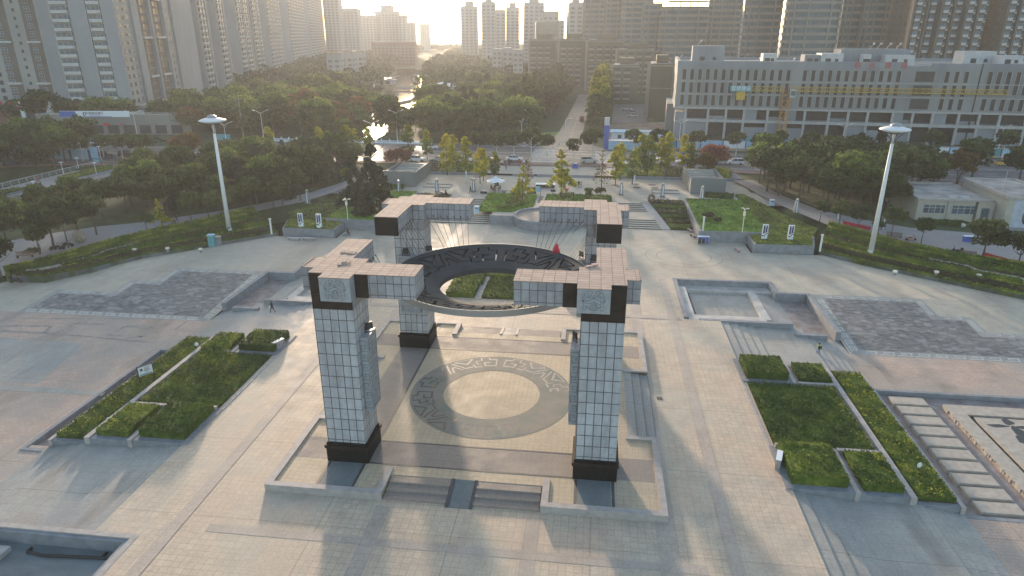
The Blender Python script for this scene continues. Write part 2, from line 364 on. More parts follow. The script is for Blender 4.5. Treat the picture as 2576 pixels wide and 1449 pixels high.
# ------------------------------------------------------------------ ground heights
def clamp(a, lo=0.0, hi=1.0): return max(lo, min(hi, a))
def lerp(a, b, t): return a + (b - a) * t
def pl(x, pts):
    if x <= pts[0][0]: return pts[0][1]
    for (a, b), (c, d) in zip(pts, pts[1:]):
        if x <= c: return lerp(b, d, (x - a) / (c - a))
    return pts[-1][1]
def flank(y): return pl(y, [(20, 0.0), (32, 0.5), (60, 1.5)])
def xin(y, s=-1):
    if s > 0: return pl(y, [(24, 115), (39.9, 115), (40, 100), (43, 82), (45, 72), (48, 65), (54, 57.5), (64, 49.5), (71, 48), (80, 45), (118, 41)])
    return pl(y, [(24, 80), (28.5, 73), (41, 67.5), (53, 59.5), (61.5, 54), (71, 48), (80, 45), (118, 41)])
RIV = [(-60, 215, 24), (-70, 182, 20), (-78, 215, 16), (-88, 250, 13), (-90, 300, 11), (-110, 367, 15), (-150, 520, 14), (-205, 786, 18)]
RIVS = [(-72, 128), (-76, 114), (-84, 104), (-102, 90), (-125, 82), (-165, 76), (-330, 70)]
RIVN = [(-70, 150, 3.0), (-71, 182, 3.5), (-80, 215, 3), (-88, 250, 5), (-88, 292, 15), (-112, 367, 9), (-150, 520, 12), (-205, 786, 20), (-300, 1300, 30)]
def segd(px, py, a, b):
    dx, dy = b[0] - a[0], b[1] - a[1]; t = clamp(((px - a[0]) * dx + (py - a[1]) * dy) / (dx * dx + dy * dy))
    return math.hypot(px - a[0] - t * dx, py - a[1] - t * dy), t
def rivd(x, y):
    """signed distance to the river's edge (negative in the water)"""
    best = 1e9
    for a, b in zip(RIVN, RIVN[1:]):
        d, t = segd(x, y, a, b); best = min(best, d - lerp(a[2], b[2], t))
    for a, b in zip(RIVS, RIVS[1:]):
        d, t = segd(x, y, a, b); best = min(best, d - 9)
    d = math.hypot(x + 50, (y - 200) * 1.4) - 4
    return min(best, d)
def hf(x, y):
    if y < 118 and abs(x) < xin(y, 1 if x > 0 else -1): return -3.4
    if y < 20: return -3.4 if abs(x) < 112 else -1.3
    z = flank(y) if y < 60 else pl(y, [(60, 1.5), (105, 1.9)])
    d = rivd(x, y)
    if d < 5: z = lerp(-4.0, z, clamp((d + 1) / 5.0))
    return z
def heightgrid(name, x0, x1, y0, y1, st, mat, f, label):
    nx = int((x1 - x0) / st); ny = int((y1 - y0) / st); b = MB()
    vs = [(x0 + i * st, y0 + j * st, f(x0 + i * st, y0 + j * st)) for j in range(ny + 1) for i in range(nx + 1)]
    fs = [(j * (nx + 1) + i, j * (nx + 1) + i + 1, (j + 1) * (nx + 1) + i + 1, (j + 1) * (nx + 1) + i) for j in range(ny) for i in range(nx)]
    b._add(vs, fs); o = b.build(name, mat, smooth=True); tag(o, label, name, kind='structure'); return o
heightgrid('ground', -420, 300, 20, 620, 4, MT['grass_ground'], hf, 'dark green park ground under the trees')
b = MB()
b.quad((-2500, 620, 1.9), (2500, 620, 1.9), (2500, 4100, 1.9), (-2500, 4100, 1.9)); b.quad((-2500, 20, 1.9), (-420, 20, 1.9), (-420, 620, 1.9), (-2500, 620, 1.9))
b.quad((300, 20, 1.9), (2500, 20, 1.9), (2500, 620, 1.9), (300, 620, 1.9)); b.quad((-2500, -350, -3.4), (2500, -350, -3.4), (2500, 20, -3.4), (-2500, 20, -3.4))
tag(b.build('far_ground', MT['grass_ground']), 'flat ground reaching the horizon', 'ground', kind='structure')
b = MB(); b.quad((-420, 40, -1.3), (-25, 40, -1.3), (-25, 1400, -1.3), (-420, 1400, -1.3))
tag(b.build('river', MT['water']), 'calm river water winding through the park', 'river', kind='structure')

# ------------------------------------------------------------------ plaza floors
XB = [-112, -66, -40, -39, -36, -35.8, -30, -26, -22.5, -21.5, 21.5, 26, 30, 35.8, 36, 39, 40, 66, 112]
YB = [-110, -22.5, -11.5, 8.6, 11.5, 17, 20.5, 22.5, 24, 26, 28, 30, 32, 33.6, 37.8, 52, 64.5]
def sl(y): return -1.2 + 1.2 * clamp((y - 17) / 16.6)
def zc(x, y):
    a = abs(x)
    if x < -22.5 and x > -40 and y < -22.5: return None
    if y < 22.5:
        if a < 26: return 'c', 0
        if a < 30: return None
        if a < 36: return None if -11.5 < y < 11.5 else ('g', -0.6)
        if a < 39: return None if y < 20.5 else ('g', -1.2)
        if a < 40: return ('p', -1.2) if y < 17 and not (-11.5 < y < 8.6) else (('g', -1.2) if y >= 17 else None)
        if y < 17: return None if (-11.5 < y < 8.6 and a < 66) else ('p', -1.2)
        return 'n', 'sl'
    if y < 37.8:
        if a < 21.5: return 'c', 0
        if a < 35.8: return None
        if a < 40: return ('g', -1.2) if y < 33.6 else ('n', 0)
        return ('n', 'sl') if y < 33.6 else ('n', 0)
    if y < 52: return ('n', 0) if a < 70 else None
    return ('n', 0) if a < 35.8 else None
sheets = {'c': MB(), 'g': MB(), 'p': MB(), 'n': MB()}
for xa, xb in zip(XB, XB[1:]):
    for ya, yb in zip(YB, YB[1:]):
        q = zc((xa + xb) / 2, (ya + yb) / 2)
        if q is None: continue
        if q[1] == 'sl': z0, z1 = sl(ya), sl(yb)
        else: z0 = z1 = q[1]
        sheets[q[0]].quad((xa, ya, z0), (xb, ya, z0), (xb, yb, z1), (xa, yb, z1))
tag(sheets['c'].build('plaza_floor', MT['plaza_paving']), 'beige stone slab floor of the central plaza', 'plaza', kind='structure')
tag(sheets['g'].build('landing_floor', MT['gray_paving']), 'grey slab landings beside the central plaza', 'pavement', kind='structure')
tag(sheets['p'].build('side_plaza_floor', MT['pink_paving']), 'pinkish brick floor of the lower side plazas', 'plaza', kind='structure')
paving('north_paving', 0.8, 0.8, (0.50, 0.435, 0.34), (0.46, 0.405, 0.32), (0.34, 0.30, 0.25), stain=(0.40, 0.385, 0.325), big=8, offset=0.5)
tag(sheets['n'].build('north_plaza_floor', MT['north_paving']), 'pale stone floor of the north plaza', 'plaza', kind='structure')

def steps(name, label, x0, x1, y0, y1, zs, ax, mats, tread_dark=None, **kw):
    """flight from zs[0] to zs[1]; ax 'x' or 'y' is the climbing direction"""
    n = max(1, round(abs(zs[1] - zs[0]) / 0.15)); b = MB(); zb = min(zs) - 0.3
    for i in range(n):
        z = lerp(zs[0], zs[1], (i + 1) / n) if zs[1] > zs[0] else lerp(zs[0], zs[1], (i + 1) / n) 
        if ax == 'x': b.box(lerp(x0, x1, i / n), lerp(x0, x1, (i + 1) / n), y0, y1, zb, z)
        else: b.box(x0, x1, lerp(y0, y1, i / n), lerp(y0, y1, (i + 1) / n), zb, z)
    o = b.build(name, mats, center=True); return tag(o, label, 'steps', **kw)
for s, nm in ((-1, 'left'), (1, 'right')):
    for (ya, yb, w) in ((-22.5 if s < 0 else -110, -11.5, 'in front of'), (11.5, 22.5, 'behind')):
        x0, x1 = (26 * s, 30 * s) ; 
        b = MB()
        for i in range(4):
            xa, xb = sorted((s * (26 + i), s * (27 + i))); b.box(xa, xb, ya, yb, -1.2, -0.12 * (i + 1))
        tag(b.build('steps', MT['gray_paving'], center=True), f'shallow stone steps {w} the {nm} planted beds, flight next to central plaza', 'steps', 'shallow flights down to the side plazas')
        b = MB()
        for i in range(4):
            xa, xb = sorted((s * (36 + i * .75), s * (36.75 + i * .75))); b.box(xa, xb, ya, min(yb, 20.5), -1.7, -0.6 - 0.12 * (i + 1))
        tag(b.build('steps', MT['gray_paving'], center=True), f'shallow stone steps {w} the {nm} planted beds, outer flight by side plaza', 'steps', 'shallow flights down to the side plazas')

# dark-bordered mosaic fields with a key pattern frame
def sheet_poly(b, poly, f, dz, m=0, st=2.0):
    """drape a polygon (x-monotone pieces given as rectangles) on height f"""
    for (x0, x1, y0, y1) in poly:
        ys = [y for y in YB if y0 < y < y1]; ys = [y0] + ys + [y1]
        for a, c in zip(ys, ys[1:]): b.quad((x0, a, f(a) + dz), (x1, a, f(a) + dz), (x1, c, f(c) + dz), (x0, c, f(c) + dz), m)
for s, nm in ((-1, 'left'), (1, 'right')):
    def RX(a, c): return tuple(sorted((s * a, s * c)))
    outer = [(40.3, 54.6, 17, 33.4), (54.6, 58.6, 17, 28.4), (58.6, 67.5, 17, 24.2)]
    inner = [(41.5, 53.4, 18.2, 32.2), (53.4, 57.4, 18.2, 27.2), (57.4, 66.5, 18.2, 23.0)]
    b = MB(); sheet_poly(b, [(*RX(a, c), d, e) for a, c, d, e in outer], sl, 0.006)
    ln = MB()
    def bar(x0, x1, y0, y1):
        xa, xb = RX(x0, x1); ys = [y0] + [y for y in YB if y0 < y < y1] + [y1]
        for a, c in zip(ys, ys[1:]): ln.quad((xa, a, sl(a) + 0.012), (xb, a, sl(a) + 0.012), (xb, c, sl(c) + 0.012), (xa, c, sl(c) + 0.012))
    x = 41.6
    while x < 66:   # key pattern along the front edge
        for q in ((0, 1.5, .15, .3), (1.5, 1.65, .15, .95), (.5, 1.5, .8, .95), (.5, .65, .5, .95), (.5, 1.15, .5, .62), (1.65, 1.9, .8, .95)):
            bar(x + q[0], x + q[1], 17 + q[2], 17 + q[3])
        x += 1.95
    y = 17.6
    while y < 32:   # and along the inner side
        for q in ((.15, .3, 0, 1.2), (.15, .95, 1.2, 1.35), (.8, .95, .3, 1.2), (.45, .6, .3, .9), (.45, .95, .3, .42)):
            bar(40.3 + q[0], 40.3 + q[1], y + q[2], y + q[3])
        y += 1.6
    for (x0, x1, y0) in ((41.6, 53.6, 32.4), (54.7, 57.6, 27.5), (58.8, 66.8, 23.3)):
        x = x0
        while x < x1 - 1.2:
            for q in ((0, 1.1, .6, .72), (1.0, 1.12, .1, .72), (.4, 1.0, .1, .22)): bar(x + q[0], x + q[1], y0 + q[2], y0 + q[3])
            x += 1.5
    for (x0, y0, y1) in ((53.7, 28.5, 32.6), (57.7, 24.3, 27.6)):
        for k in (0, .25, .5): bar(x0 + k, x0 + k + .1, y0, y1)
    fr = b.build('mosaic_border', MT['gray_paving'], center=False); tag(fr, f'grey border of the {nm} mosaic field', 'border', kind='structure')
    o = ln.build('key_pattern', MT['key_white']); tag(o, f'light key pattern laid around the {nm} mosaic field', 'pattern', kind='structure')
    b = MB(); sheet_poly(b, [(*RX(a, c), d, e) for a, c, d, e in inner], sl, 0.010)
    tag(b.build('mosaic_floor', MT['mosaic']), f'dark grey cobble mosaic floor on the {nm} side', 'floor', kind='structure')

# big outlined paving figures and coloured bands of the left side plaza
b = MB(); z = -1.194
def strip(pts, w, zz=z, m=0, bb=None):
    bb = bb or b
    for (x0, y0), (x1, y1) in zip(pts, pts[1:]):
        dx, dy = x1 - x0, y1 - y0; L = math.hypot(dx, dy); nx, ny = -dy / L * w / 2, dx / L * w / 2
        bb.quad((x0 - nx, y0 - ny, zz), (x1 - nx, y1 - ny, zz), (x1 + nx, y1 + ny, zz), (x0 + nx, y0 + ny, zz), m)
def gp(*pts, z=-1.2): return [G(u, v, z) for u, v in pts]
strip(gp((150, 838), (190, 813), (262, 816)), 0.55, -1.194); strip(gp((290, 836), (318, 820), (386, 823), (355, 848), (270, 842)), 0.55, -1.190)
strip(gp((0, 820), (130, 820), (112, 838), (0, 832)), 0.5, -1.186)
strip(gp((60, 801), (478, 803), (440, 830)), 0.22, -1.182); strip(gp((0, 834), (150, 840), (390, 862)), 0.22, -1.178)
tag(b.build('paving_inlay', MT['worn_gray']), 'worn grey outlined figures in the pink paving of the left side plaza', 'inlay', kind='structure')
b = MB()
for k, pts in enumerate((((0, 850), (210, 865), (95, 965), (0, 963)), ((0, 968), (265, 986), (255, 995), (0, 982)))):
    q = gp(*pts); b.prism([tuple(p) for p in q], -1.3, -1.188 + 0.004 * k)
tag(b.build('pale_paving', MT['gray_paving']), 'pale grey paved patch and band in the left side plaza', 'pavement', kind='structure')
# coloured bands in the central plaza
b = MB(); bz = 0.005
for (x0, x1, y0, y1) in ((-6.4, -5.2, -75, -17.3), (5.2, 6.3, -75, -17.3), (-18, 18, -21.6, -20.8), (-18, 18, -33, -32.2), (14.8, 16.2, -60, 45), (-16.2, -14.8, 17.5, 45), (19.5, 20.5, -75, 45), (-21, -20, -75, 45), (-21, 21, 22, 23)):
    b.quad((x0, y0, bz), (x1, y0, bz), (x1, y1, bz), (x0, y1, bz)); bz += 0.0035
tag(b.build('paving_bands', MT['band2_paving']), 'greyish pink bands across the beige plaza floor', 'pavement', kind='structure')
b = MB()
for (x, y, w) in ((16.4, 1.6, .55),): b.box(x, x + w, y, y + w * .8, 0.0, 0.05)
tag(b.build('drain_cover', MT['metal_dark'], center=False), 'small square drain cover beside the right platform steps', 'drain cover')
# worn round mural on the north plaza floor + court lines
b = MB(); c = G(1720, 645)
for rr in (6.2, 4.4):
    pts = [(c[0] + rr * math.cos(a * PI / 20), c[1] + rr * .9 * math.sin(a * PI / 20)) for a in range(41) if (a * 7) % 11 > 2 or rr < 5]
    strip(pts, 0.12, 0.006 + rr * .0006, bb=b)
tag(b.build('floor_mural', MT['band_paving']), 'faded round line drawing on the right part of the north plaza', 'floor marking', kind='structure')
b = MB(); c = G(1120, 562)
strip([(c[0] + 4.5 * math.cos(a * PI / 16), c[1] + 4.5 * math.sin(a * PI / 16)) for a in range(33)], 0.16, 0.007)
strip([G(1080, 575), G(1130, 566), G(1150, 553)], 0.15, 0.011); strip([G(1060, 562), G(1110, 553)], 0.15, 0.011)
strip([G(1120, 604), G(1480, 617)], 0.14, 0.014)
strip([G(1170, 560), G(1130, 620)], 1.6, 0.017)
strip([G(1240, 565), G(1195, 625)], 0.9, 0.021)
tag(b.build('court_lines', MT['inlay_light']), 'pale painted play lines on the floor behind the monument', 'floor marking', kind='structure')

# ------------------------------------------------------------------ sunken basins left and right of the plaza
for s, nm in ((-1, 'left'), (1, 'right')):
    def bx(bb, x0, x1, y0, y1, z0, z1, m=0):
        xa, xb = sorted((s * x0, s * x1)); bb.box(xa, xb, y0, y1, z0, z1, m)
    root = thing('sunken_basin', f'sunken rectangular dry basin with stone rim in the plaza on the {nm}', 'basin', (28.6 * s, 30, -1.2), group='dry basins sunk in the plaza')
    def part(bb, name, mats, lab=None):
        o = wchild(bb.build(name, mats, center=True), root); tag(o, lab); return o
    w = MB()
    bx(w, 21.5, 35.8, 37.2, 37.8, -1.6, 0.10); bx(w, 21.5, 22.1, 22.9, 37.2, -1.6, 0.10); bx(w, 35.2, 35.8, 33.6, 37.2, -1.6, 0.10)
    bx(w, 35.2, 40.0, 33.0, 33.6, -1.6, 0.10); bx(w, 39.4, 40.0, 20.4, 33.0, -1.6, 0.06)
    part(w, 'rim', MT['wall_granite'])
    w = MB(); bx(w, 23.4, 34.9, 22.3, 22.9, -1.7, 0.02); bx(w, 34.6, 38.3, 19.9, 20.5, -1.7, -0.32); part(w, 'front_wall', MT['wall_granite'])
    f = MB(); bx(f, 22.1, 35.2, 35.0, 37.2, -1.6, -0.75); bx(f, 31.9, 33.0, 25, 35, -1.6, -0.72); bx(f, 22.1, 23.1, 22.9, 35.0, -1.6, -0.22); bx(f, 23.1, 32, 22.9, 24.7, -1.6, -0.22)
    part(f, 'ledge', MT['pool_floor'])
    f = MB(); bx(f, 23.1, 31.9, 24.7, 35.0, -1.6, -1.15); part(f, 'basin_floor', MT['gray_paving'])
    f = MB(); bx(f, 23.5, 23.65, 24.9, 34.5, -1.15, -0.98); bx(f, 23.65, 31.3, 24.9, 25.05, -1.15, -0.98); part(f, 'drain_pipe', MT['black_plastic'])
    for k in range(5):
        f = MB(); bx(f, 33.0 + .56 * k, 33.56 + .56 * k, 22.9, 35.0, -1.6, -0.85 - .08 * k); part(f, 'step', MT['gray_paving'])
    f = MB()
    for k in range(5): bx(f, 26.0 + .0, 27.2, 35.5 + k * 0.0, 36.3, -0.75, -0.70)
    # lower strip floor
    f = MB(); bx(f, 35.8, 39.4, 20.5, 33.0, -1.6, -1.19); part(f, 'strip_floor', MT['trough_floor'])
    if s == 1:
        p = MB(); p.quad((29.3, 35.7, -0.742), (31.0, 35.7, -0.742), (31.0, 36.5, -0.742), (29.3, 36.5, -0.742)); part(p, 'floor_plate', MT['inlay_light'])

# ------------------------------------------------------------------ foliage blocks (hedges, beds)
def inpoly(x, y, P):
    r = False; j = len(P) - 1
    for i in range(len(P)):
        if (P[i][1] > y) != (P[j][1] > y) and x < (P[j][0] - P[i][0]) * (y - P[i][1]) / (P[j][1] - P[i][1]) + P[i][0]: r = not r
        j = i
    return r
def leaf(b, c, s, rnd, m=0, up=0.0):
    a = rnd.uniform(0, 2 * PI); zz = rnd.uniform(-1, 1) if up == 0 else rnd.uniform(up, 1)
    rr = math.sqrt(max(0, 1 - zz * zz)); n = Vector((rr * math.cos(a), rr * math.sin(a), zz))
    t = n.cross(Vector((rnd.uniform(-1, 1), rnd.uniform(-1, 1), rnd.uniform(-1, 1)))).normalized(); q = n.cross(t)
    k = len(b.v); c = Vector(c); t = t * s; q = q * s * 0.7
    b.v += [tuple(c - t), tuple(c - q), tuple(c + t), tuple(c + q)]; b.f.append((k, k + 1, k + 2, k + 3)); b.m.append(m)
def hedge(name, label, poly, z0, z1, mats, dens=30, size=0.13, rough=0.08, bare=0.0, seed=0, group=None, cat='hedge', side=True, parent=None, mixf=None, smx=0.5):
    """clipped bed: a bumpy solid with leaf-sized faces all over it"""
    rnd = random.Random(seed + len(poly) * 7 + int(abs(poly[0][0] * 13 + poly[0][1] * 5)))
    z0f = z0 if callable(z0) else (lambda x, y: z0); z1f = z1 if callable(z1) else (lambda x, y: z1)
    b = MB(); cx = sum(p[0] for p in poly) / len(poly); cy = sum(p[1] for p in poly) / len(poly)
    ip = [(lerp(x, cx, 0.0), lerp(y, cy, 0.0)) for x, y in poly]
    b.prism(ip, z0f, lambda x, y: z1f(x, y) - rough * 1.2, 0)
    xs = [p[0] for p in poly]; ys = [p[1] for p in poly]
    ar = abs(sum(poly[i][0] * poly[(i + 1) % len(poly)][1] - poly[(i + 1) % len(poly)][0] * poly[i][1] for i in range(len(poly)))) / 2
    box = (max(xs) - min(xs)) * (max(ys) - min(ys))
    nm = len(mats)
    for k in range(int(dens * box)):
        x = rnd.uniform(min(xs), max(xs)); y = rnd.uniform(min(ys), max(ys))
        if not inpoly(x, y, poly): continue
        w = math.sin(x * 1.7 + seed) * math.sin(y * 1.3 + seed * 2) + 0.5 * math.sin(x * 4.1 + y * 3.3)
        if bare and w > 1.0 - bare: continue
        m = 0
        if nm > 1 and (mixf(x, y) if mixf else (w > smx)): m = 1 if rnd.random() < 0.8 else 0
        z = z1f(x, y) - rough * 1.1 + rnd.random() * rough * 2 + 0.03 * w
        leaf(b, (x, y, z), size * rnd.uniform(.6, 1.3), rnd, m, 0.2)
    if side:
        for (x0, y0), (x1, y1) in zip(poly, poly[1:] + poly[:1]):
            L = math.hypot(x1 - x0, y1 - y0)
            for k in range(int(L * 2.2 * dens * 0.35)):
                t = rnd.random(); x = lerp(x0, x1, t); y = lerp(y0, y1, t); za, zb = z0f(x, y), z1f(x, y)
                leaf(b, (x + rnd.uniform(-.05, .05), y + rnd.uniform(-.05, .05), rnd.uniform(za + .02, max(za + .1, zb - .02))), size * rnd.uniform(.6, 1.1), rnd, 0)
    o = b.build(name, mats, center=True)
    if parent is not None: wchild(o, parent); tag(o, label)
    else: tag(o, label, cat, group)
    return o
def rect(x0, x1, y0, y1, s=1): 
    xa, xb = sorted((s * x0, s * x1)); return [(xa, y0), (xb, y0), (xb, y1), (xa, y1)]

# side planters beside the monument (stone terraces with clipped beds)
for s, nm in ((-1, 'left'), (1, 'right')):
    root = thing('planter', f'stepped grey stone planter terrace on the {nm} side of the plaza', 'planter', (32 * s, -0.5, -1.2), group='planter terraces beside the monument')
    def wb_(x0, x1, y0, y1, z0, z1, name='planter_wall', mt='wall_granite', lab=None):
        xa, xb = sorted((s * x0, s * x1)); q = MB(); q.box(xa, xb, y0, y1, z0, z1); return tag(wchild(q.build(name, MT[mt], center=True), root), lab)
    wb_(25.5, 31.1, -11.5, -5.5, -1.7, 0.12); wb_(31.1, 35.3, -11.5, -5.5, -1.7, -0.03); wb_(35.3, 39.0, -11.5, 10.4, -1.7, -0.50)
    wb_(25.5, 35.3, -5.5, 6.3, -1.7, -0.10); wb_(25.5, 30.9, 6.3, 11.5, -1.7, 0.12); wb_(30.9, 35.3, 6.3, 10.9, -1.7, -0.03)
    wb_(31.2, 34.9, -5.85, -5.45, -1.7, 0.30, 'curb', 'curb_stone'); wb_(26.0, 30.8, -5.75, -5.45, -1.7, 0.42, 'curb', 'curb_stone'); wb_(31.2, 34.9, 6.25, 6.6, -1.7, 0.26, 'curb', 'curb_stone')
    wb_(34.9, 35.4, -11.55, 10.45, -1.7, 0.10, 'curb', 'curb_stone'); wb_(30.75, 31.15, -11.6, -5.45, -1.7, 0.20, 'curb', 'curb_stone'); wb_(30.65, 31.05, 6.25, 11.55, -1.7, 0.20, 'curb', 'curb_stone')
    wb_(25.42, 25.72, -11.6, 11.6, -1.7, 0.06, 'curb', 'curb_stone'); wb_(38.7, 39.05, -11.6, 10.5, -1.7, -0.42, 'curb', 'curb_stone')
    hm = [MT['hedge_leaf'], MT['hedge_yellow']]
    if s == 1: mf = lambda x, y: (x > 33.6 and (x < 37) and math.sin(y * 2.1 + x) > -.6) or x > 37.3 and math.sin(y * 1.7) > -0.7
    else: mf = lambda x, y: (x < -33.2 and math.sin(y * 2.1 + x) > -.4) or (y > 3 and x < -28 and math.sin(x * 2 + y) > .2)
    spec = [('large low', 'large sprawling middle bed of mixed green shrubs', rect(26.1, 34.5, -5.1, 5.9, s), -0.3, 0.30, .2, .12), ('near inner', 'square clipped hedge at the near inner corner', rect(26.1, 30.4, -10.9, -5.9, s), 0.1, 1.0, .06, 0),
            ('near mid', 'square clipped hedge in the middle of the near end', rect(31.6, 34.6, -10.9, -6.1, s), -0.1, 0.60, .08, .05), ('far inner', 'square clipped hedge at the far inner corner', rect(26.1, 30.3, 6.9, 11.0, s), 0.1, 1.0, .06, 0),
            ('far mid', 'square clipped hedge in the middle of the far end', rect(31.5, 34.6, 6.8, 10.5, s), -0.1, 0.60, .08, .05), ('outer', 'long narrow outer bed with bare soil patches', rect(35.7, 38.5, -11.0, 10.0, s), -0.55, 0.02, .16, .30)]
    for k, (a, d, P, z0, z1, rg, br) in enumerate(spec):
        hedge('clipped_hedge', f'{d} of the {nm} planter terrace', P, z0, z1, hm, dens=60, size=0.10, rough=rg, bare=br, seed=k * 3 + (s > 0), group='hedges in the planter terraces', mixf=mf)
    b = MB(); xa, xb = sorted((s * 35.6, s * 38.6)); b.box(xa, xb, -11.1, 10.1, -0.51, -0.45); wchild(b.build('soil', MT['soil'], center=True), root)
    # dry trough next to the planter
    b = MB(); xa, xb = sorted((s * 39.0, s * 66)); b.box(xa, xb, -11.5, 8.6, -2.0, -1.62)
    tag(b.build('trough_floor', MT['trough_floor'], center=True), f'rough brownish floor of the dry trough beside the {nm} planters', 'floor', kind='structure')
    b = MB()
    if s > 0: b.box(39, 66, 8.2, 8.6, -1.9, -1.12); b.box(39, 66, -11.9, -11.5, -1.9, -1.18)
    else: b.box(-41.0, -39, 8.2, 8.6, -1.9, -1.12); b.box(-41.4, -41.0, -12.4, 8.6, -1.9, -1.12); b.box(-41.0, -39, -12.4, -12.0, -1.9, -1.12); b.box(-66, -41.4, -11.5, 8.6, -1.7, -1.2)
    tag(b.build('stone_curb', MT['wall_granite'], center=True), f'low grey stone kerb wall around the {nm} dry trough', 'curb')
# fill of the left side plaza over the unused part of the trough rectangle
b = MB(); b.quad((-66, -11.5, -1.196), (-41.4, -11.5, -1.196), (-41.4, 8.6, -1.196), (-66, 8.6, -1.196)); b.quad((-41.4, -12.0, -1.196), (-39, -12.0, -1.196), (-39, -11.5, -1.196), (-41.4, -11.5, -1.196))
tag(b.build('side_floor_patch', MT['pink_paving']), 'pinkish brick floor next to the left trough', 'plaza', kind='structure')

# stone slabs and the carved platform on the right
n = 10
for k in range(n):
    y = 6.5 - k * 1.86; b = MB(); b.box(40.6, 44.0, y - 0.76, y + 0.76, -1.64, -1.25); b.box(40.66, 43.94, y - 0.70, y + 0.70, -1.25, -1.2)
    tag(b.build('stone_slab', MT['stone_slab'], center=True), f'oblong stone stepping slab, {ordw(k)} from the far end of its row beside the right planter', 'slab', 'row of stepping slabs')
root = thing('carved_platform', 'low pale stone platform with dark carved grooves, cut by the right edge', 'platform', (52, -1.5, -1.62))
b = MB(); b.box(45.4, 62, -10.3, 6.3, -1.62, -1.42); wchild(b.build('base', MT['stone_rough'], center=True), root)
rnd = random.Random(5)
b = MB(); b.box(45.5, 62, 4.4, 6.2, -1.42, -1.2); b.box(45.5, 46.9, -10.2, 4.4, -1.42, -1.2); b.box(46.9, 62, -10.2, 4.4, -1.42, -1.40, 1)  # last box: groove floor in a dark colour that stands for its shade
for k in range(60):
    y = -10.2 + k * 0.27; w = rnd.uniform(.02, .16); b.box(45.5 - w, 45.5, y, y + .25, -1.6, -1.22 - rnd.random() * .08)
wchild(b.build('border', [MT['stone_slab'], MT['metal_dark']], center=True), root)
b = MB(); b.prism([(47.35, 3.95), (62, 3.95), (62, -10.2), (47.35, -10.2)], -1.42, -1.2); wchild(b.build('top_slab', MT['stone_slab'], center=True), root)
b = MB()
def blob(cx, cy, rx, ry, n=14, zz=-1.194):
    b.prism([(cx + rx * (1 + .18 * math.sin(3 * a + cx)) * math.cos(a), cy + ry * (1 + .2 * math.sin(4 * a + cy)) * math.sin(a)) for a in [2 * PI * i / n for i in range(n)]], -1.3, zz)
b.M = Matrix.Translation((-2.1, 0, 0))
for q in ((52.2, 3.4, .5, .6), (50.9, 2.55, 1.0, .28), (53.4, 2.5, 1.1, .3), (52.3, 1.6, .55, 1.0), (52.2, .2, .95, .8), (53.8, 1.0, 1.6, .25), (54.2, -.9, 1.9, .35), (52.9, -1.3, 1.2, .4)): blob(*q, zz=-1.196 + .0013 * q[2])
strip([(53.2, -1.5), (56, -3.5), (60, -4)], 0.3, -1.190)
wchild(b.build('carving', MT['metal_dark'], center=True), root)
b = MB(); b.M = Matrix.Translation((-2.1, 0, 0)); blob(52.5, 0.3, .35, .25, zz=-1.185); blob(53.4, -.9, .45, .18, zz=-1.184); wchild(b.build('carved_boss', MT['stone_slab'], center=True), root)

# sunken pool at the near left corner
root = thing('sunken_basin', 'dark tiled sunken pool at the near left corner with black pipes in it', 'basin', (-31, -31, -1.6))
b = MB()
b.box(-40, -22.5, -22.95, -22.5, -1.9, 0.02); b.box(-22.95, -22.5, -60, -22.95, -1.9, 0.02)
wchild(b.build('rim', MT['curb_stone'], center=True), root)
b = MB(); b.box(-40, -22.95, -23.25, -22.95, -1.9, -0.10); b.box(-23.25, -22.95, -60, -23.25, -1.9, -0.10); wchild(b.build('inner_ledge', MT['wall_granite'], center=True), root)
b = MB(); b.box(-40, -23.25, -60, -23.25, -1.9, -1.1); wchild(b.build('basin_floor', MT['pool_dark'], center=True), root)
b = MB(); zz = -1.0
P = [G(u, v, zz) for u, v in ((80, 1377), (68, 1388), (110, 1397), (255, 1403), (293, 1407), (262, 1449), (250, 1470))]
b.path([(x, y, zz) for x, y in P], 0.11, 8); Q = [G(u, v, zz) for u, v in ((255, 1403), (268, 1390))]; b.path([(x, y, zz) for x, y in Q], 0.11, 8)
tag(b.build('black_pipe', MT['black_plastic'], center=True), 'bent black water pipe lying in the near left sunken pool', 'pipe')
b = MB(); x, y = G(-6, 1395, -1.1); b.box(x - 3, x + .7, y - .5, y + .5, -1.1, -.7); tag(b.build('stone_block', MT['curb_stone'], center=True), 'grey stone block in the sunken pool at the left edge', 'block')

# ------------------------------------------------------------------ north edge: retaining walls, raised lawns, stairs, upper plaza
UP = 1.5
b = MB()
b.quad((-45, 79.5, UP), (45, 79.5, UP), (45, 103.8, UP), (-45, 103.8, UP)); b.quad((-16.8, 103.8, UP), (14, 103.8, UP), (14, 104.3, UP), (-16.8, 104.3, UP))
b.quad((-10, 64.7, UP - .02), (10, 64.7, UP - .02), (10, 79.5, UP - .02), (-10, 79.5, UP - .02))
b.quad((-16.8, 104.3, 1.95), (14, 104.3, 1.95), (14, 118, 1.95), (-16.8, 118, 1.95))
tag(b.build('upper_plaza_floor', MT['north_paving']), 'pale stone floor of the upper plaza between monument and road', 'plaza', kind='structure')
for nm, xs in (('left', (-10.4, -6.9)), ('middle left', (-6.2, -5.0)), ('middle', (-4.4, 1.9)), ('right', (3.0, 9.6))):
    b = MB()
    for k in range(3): b.box(xs[0], xs[1], 103.4 + .45 * k, 104.35, 1.4, 1.5 + .15 * (k + 1))
    tag(b.build('steps', MT['wall_granite'], center=True), f'three low grey steps before the road, {nm} flight', 'steps', 'low steps before the road')
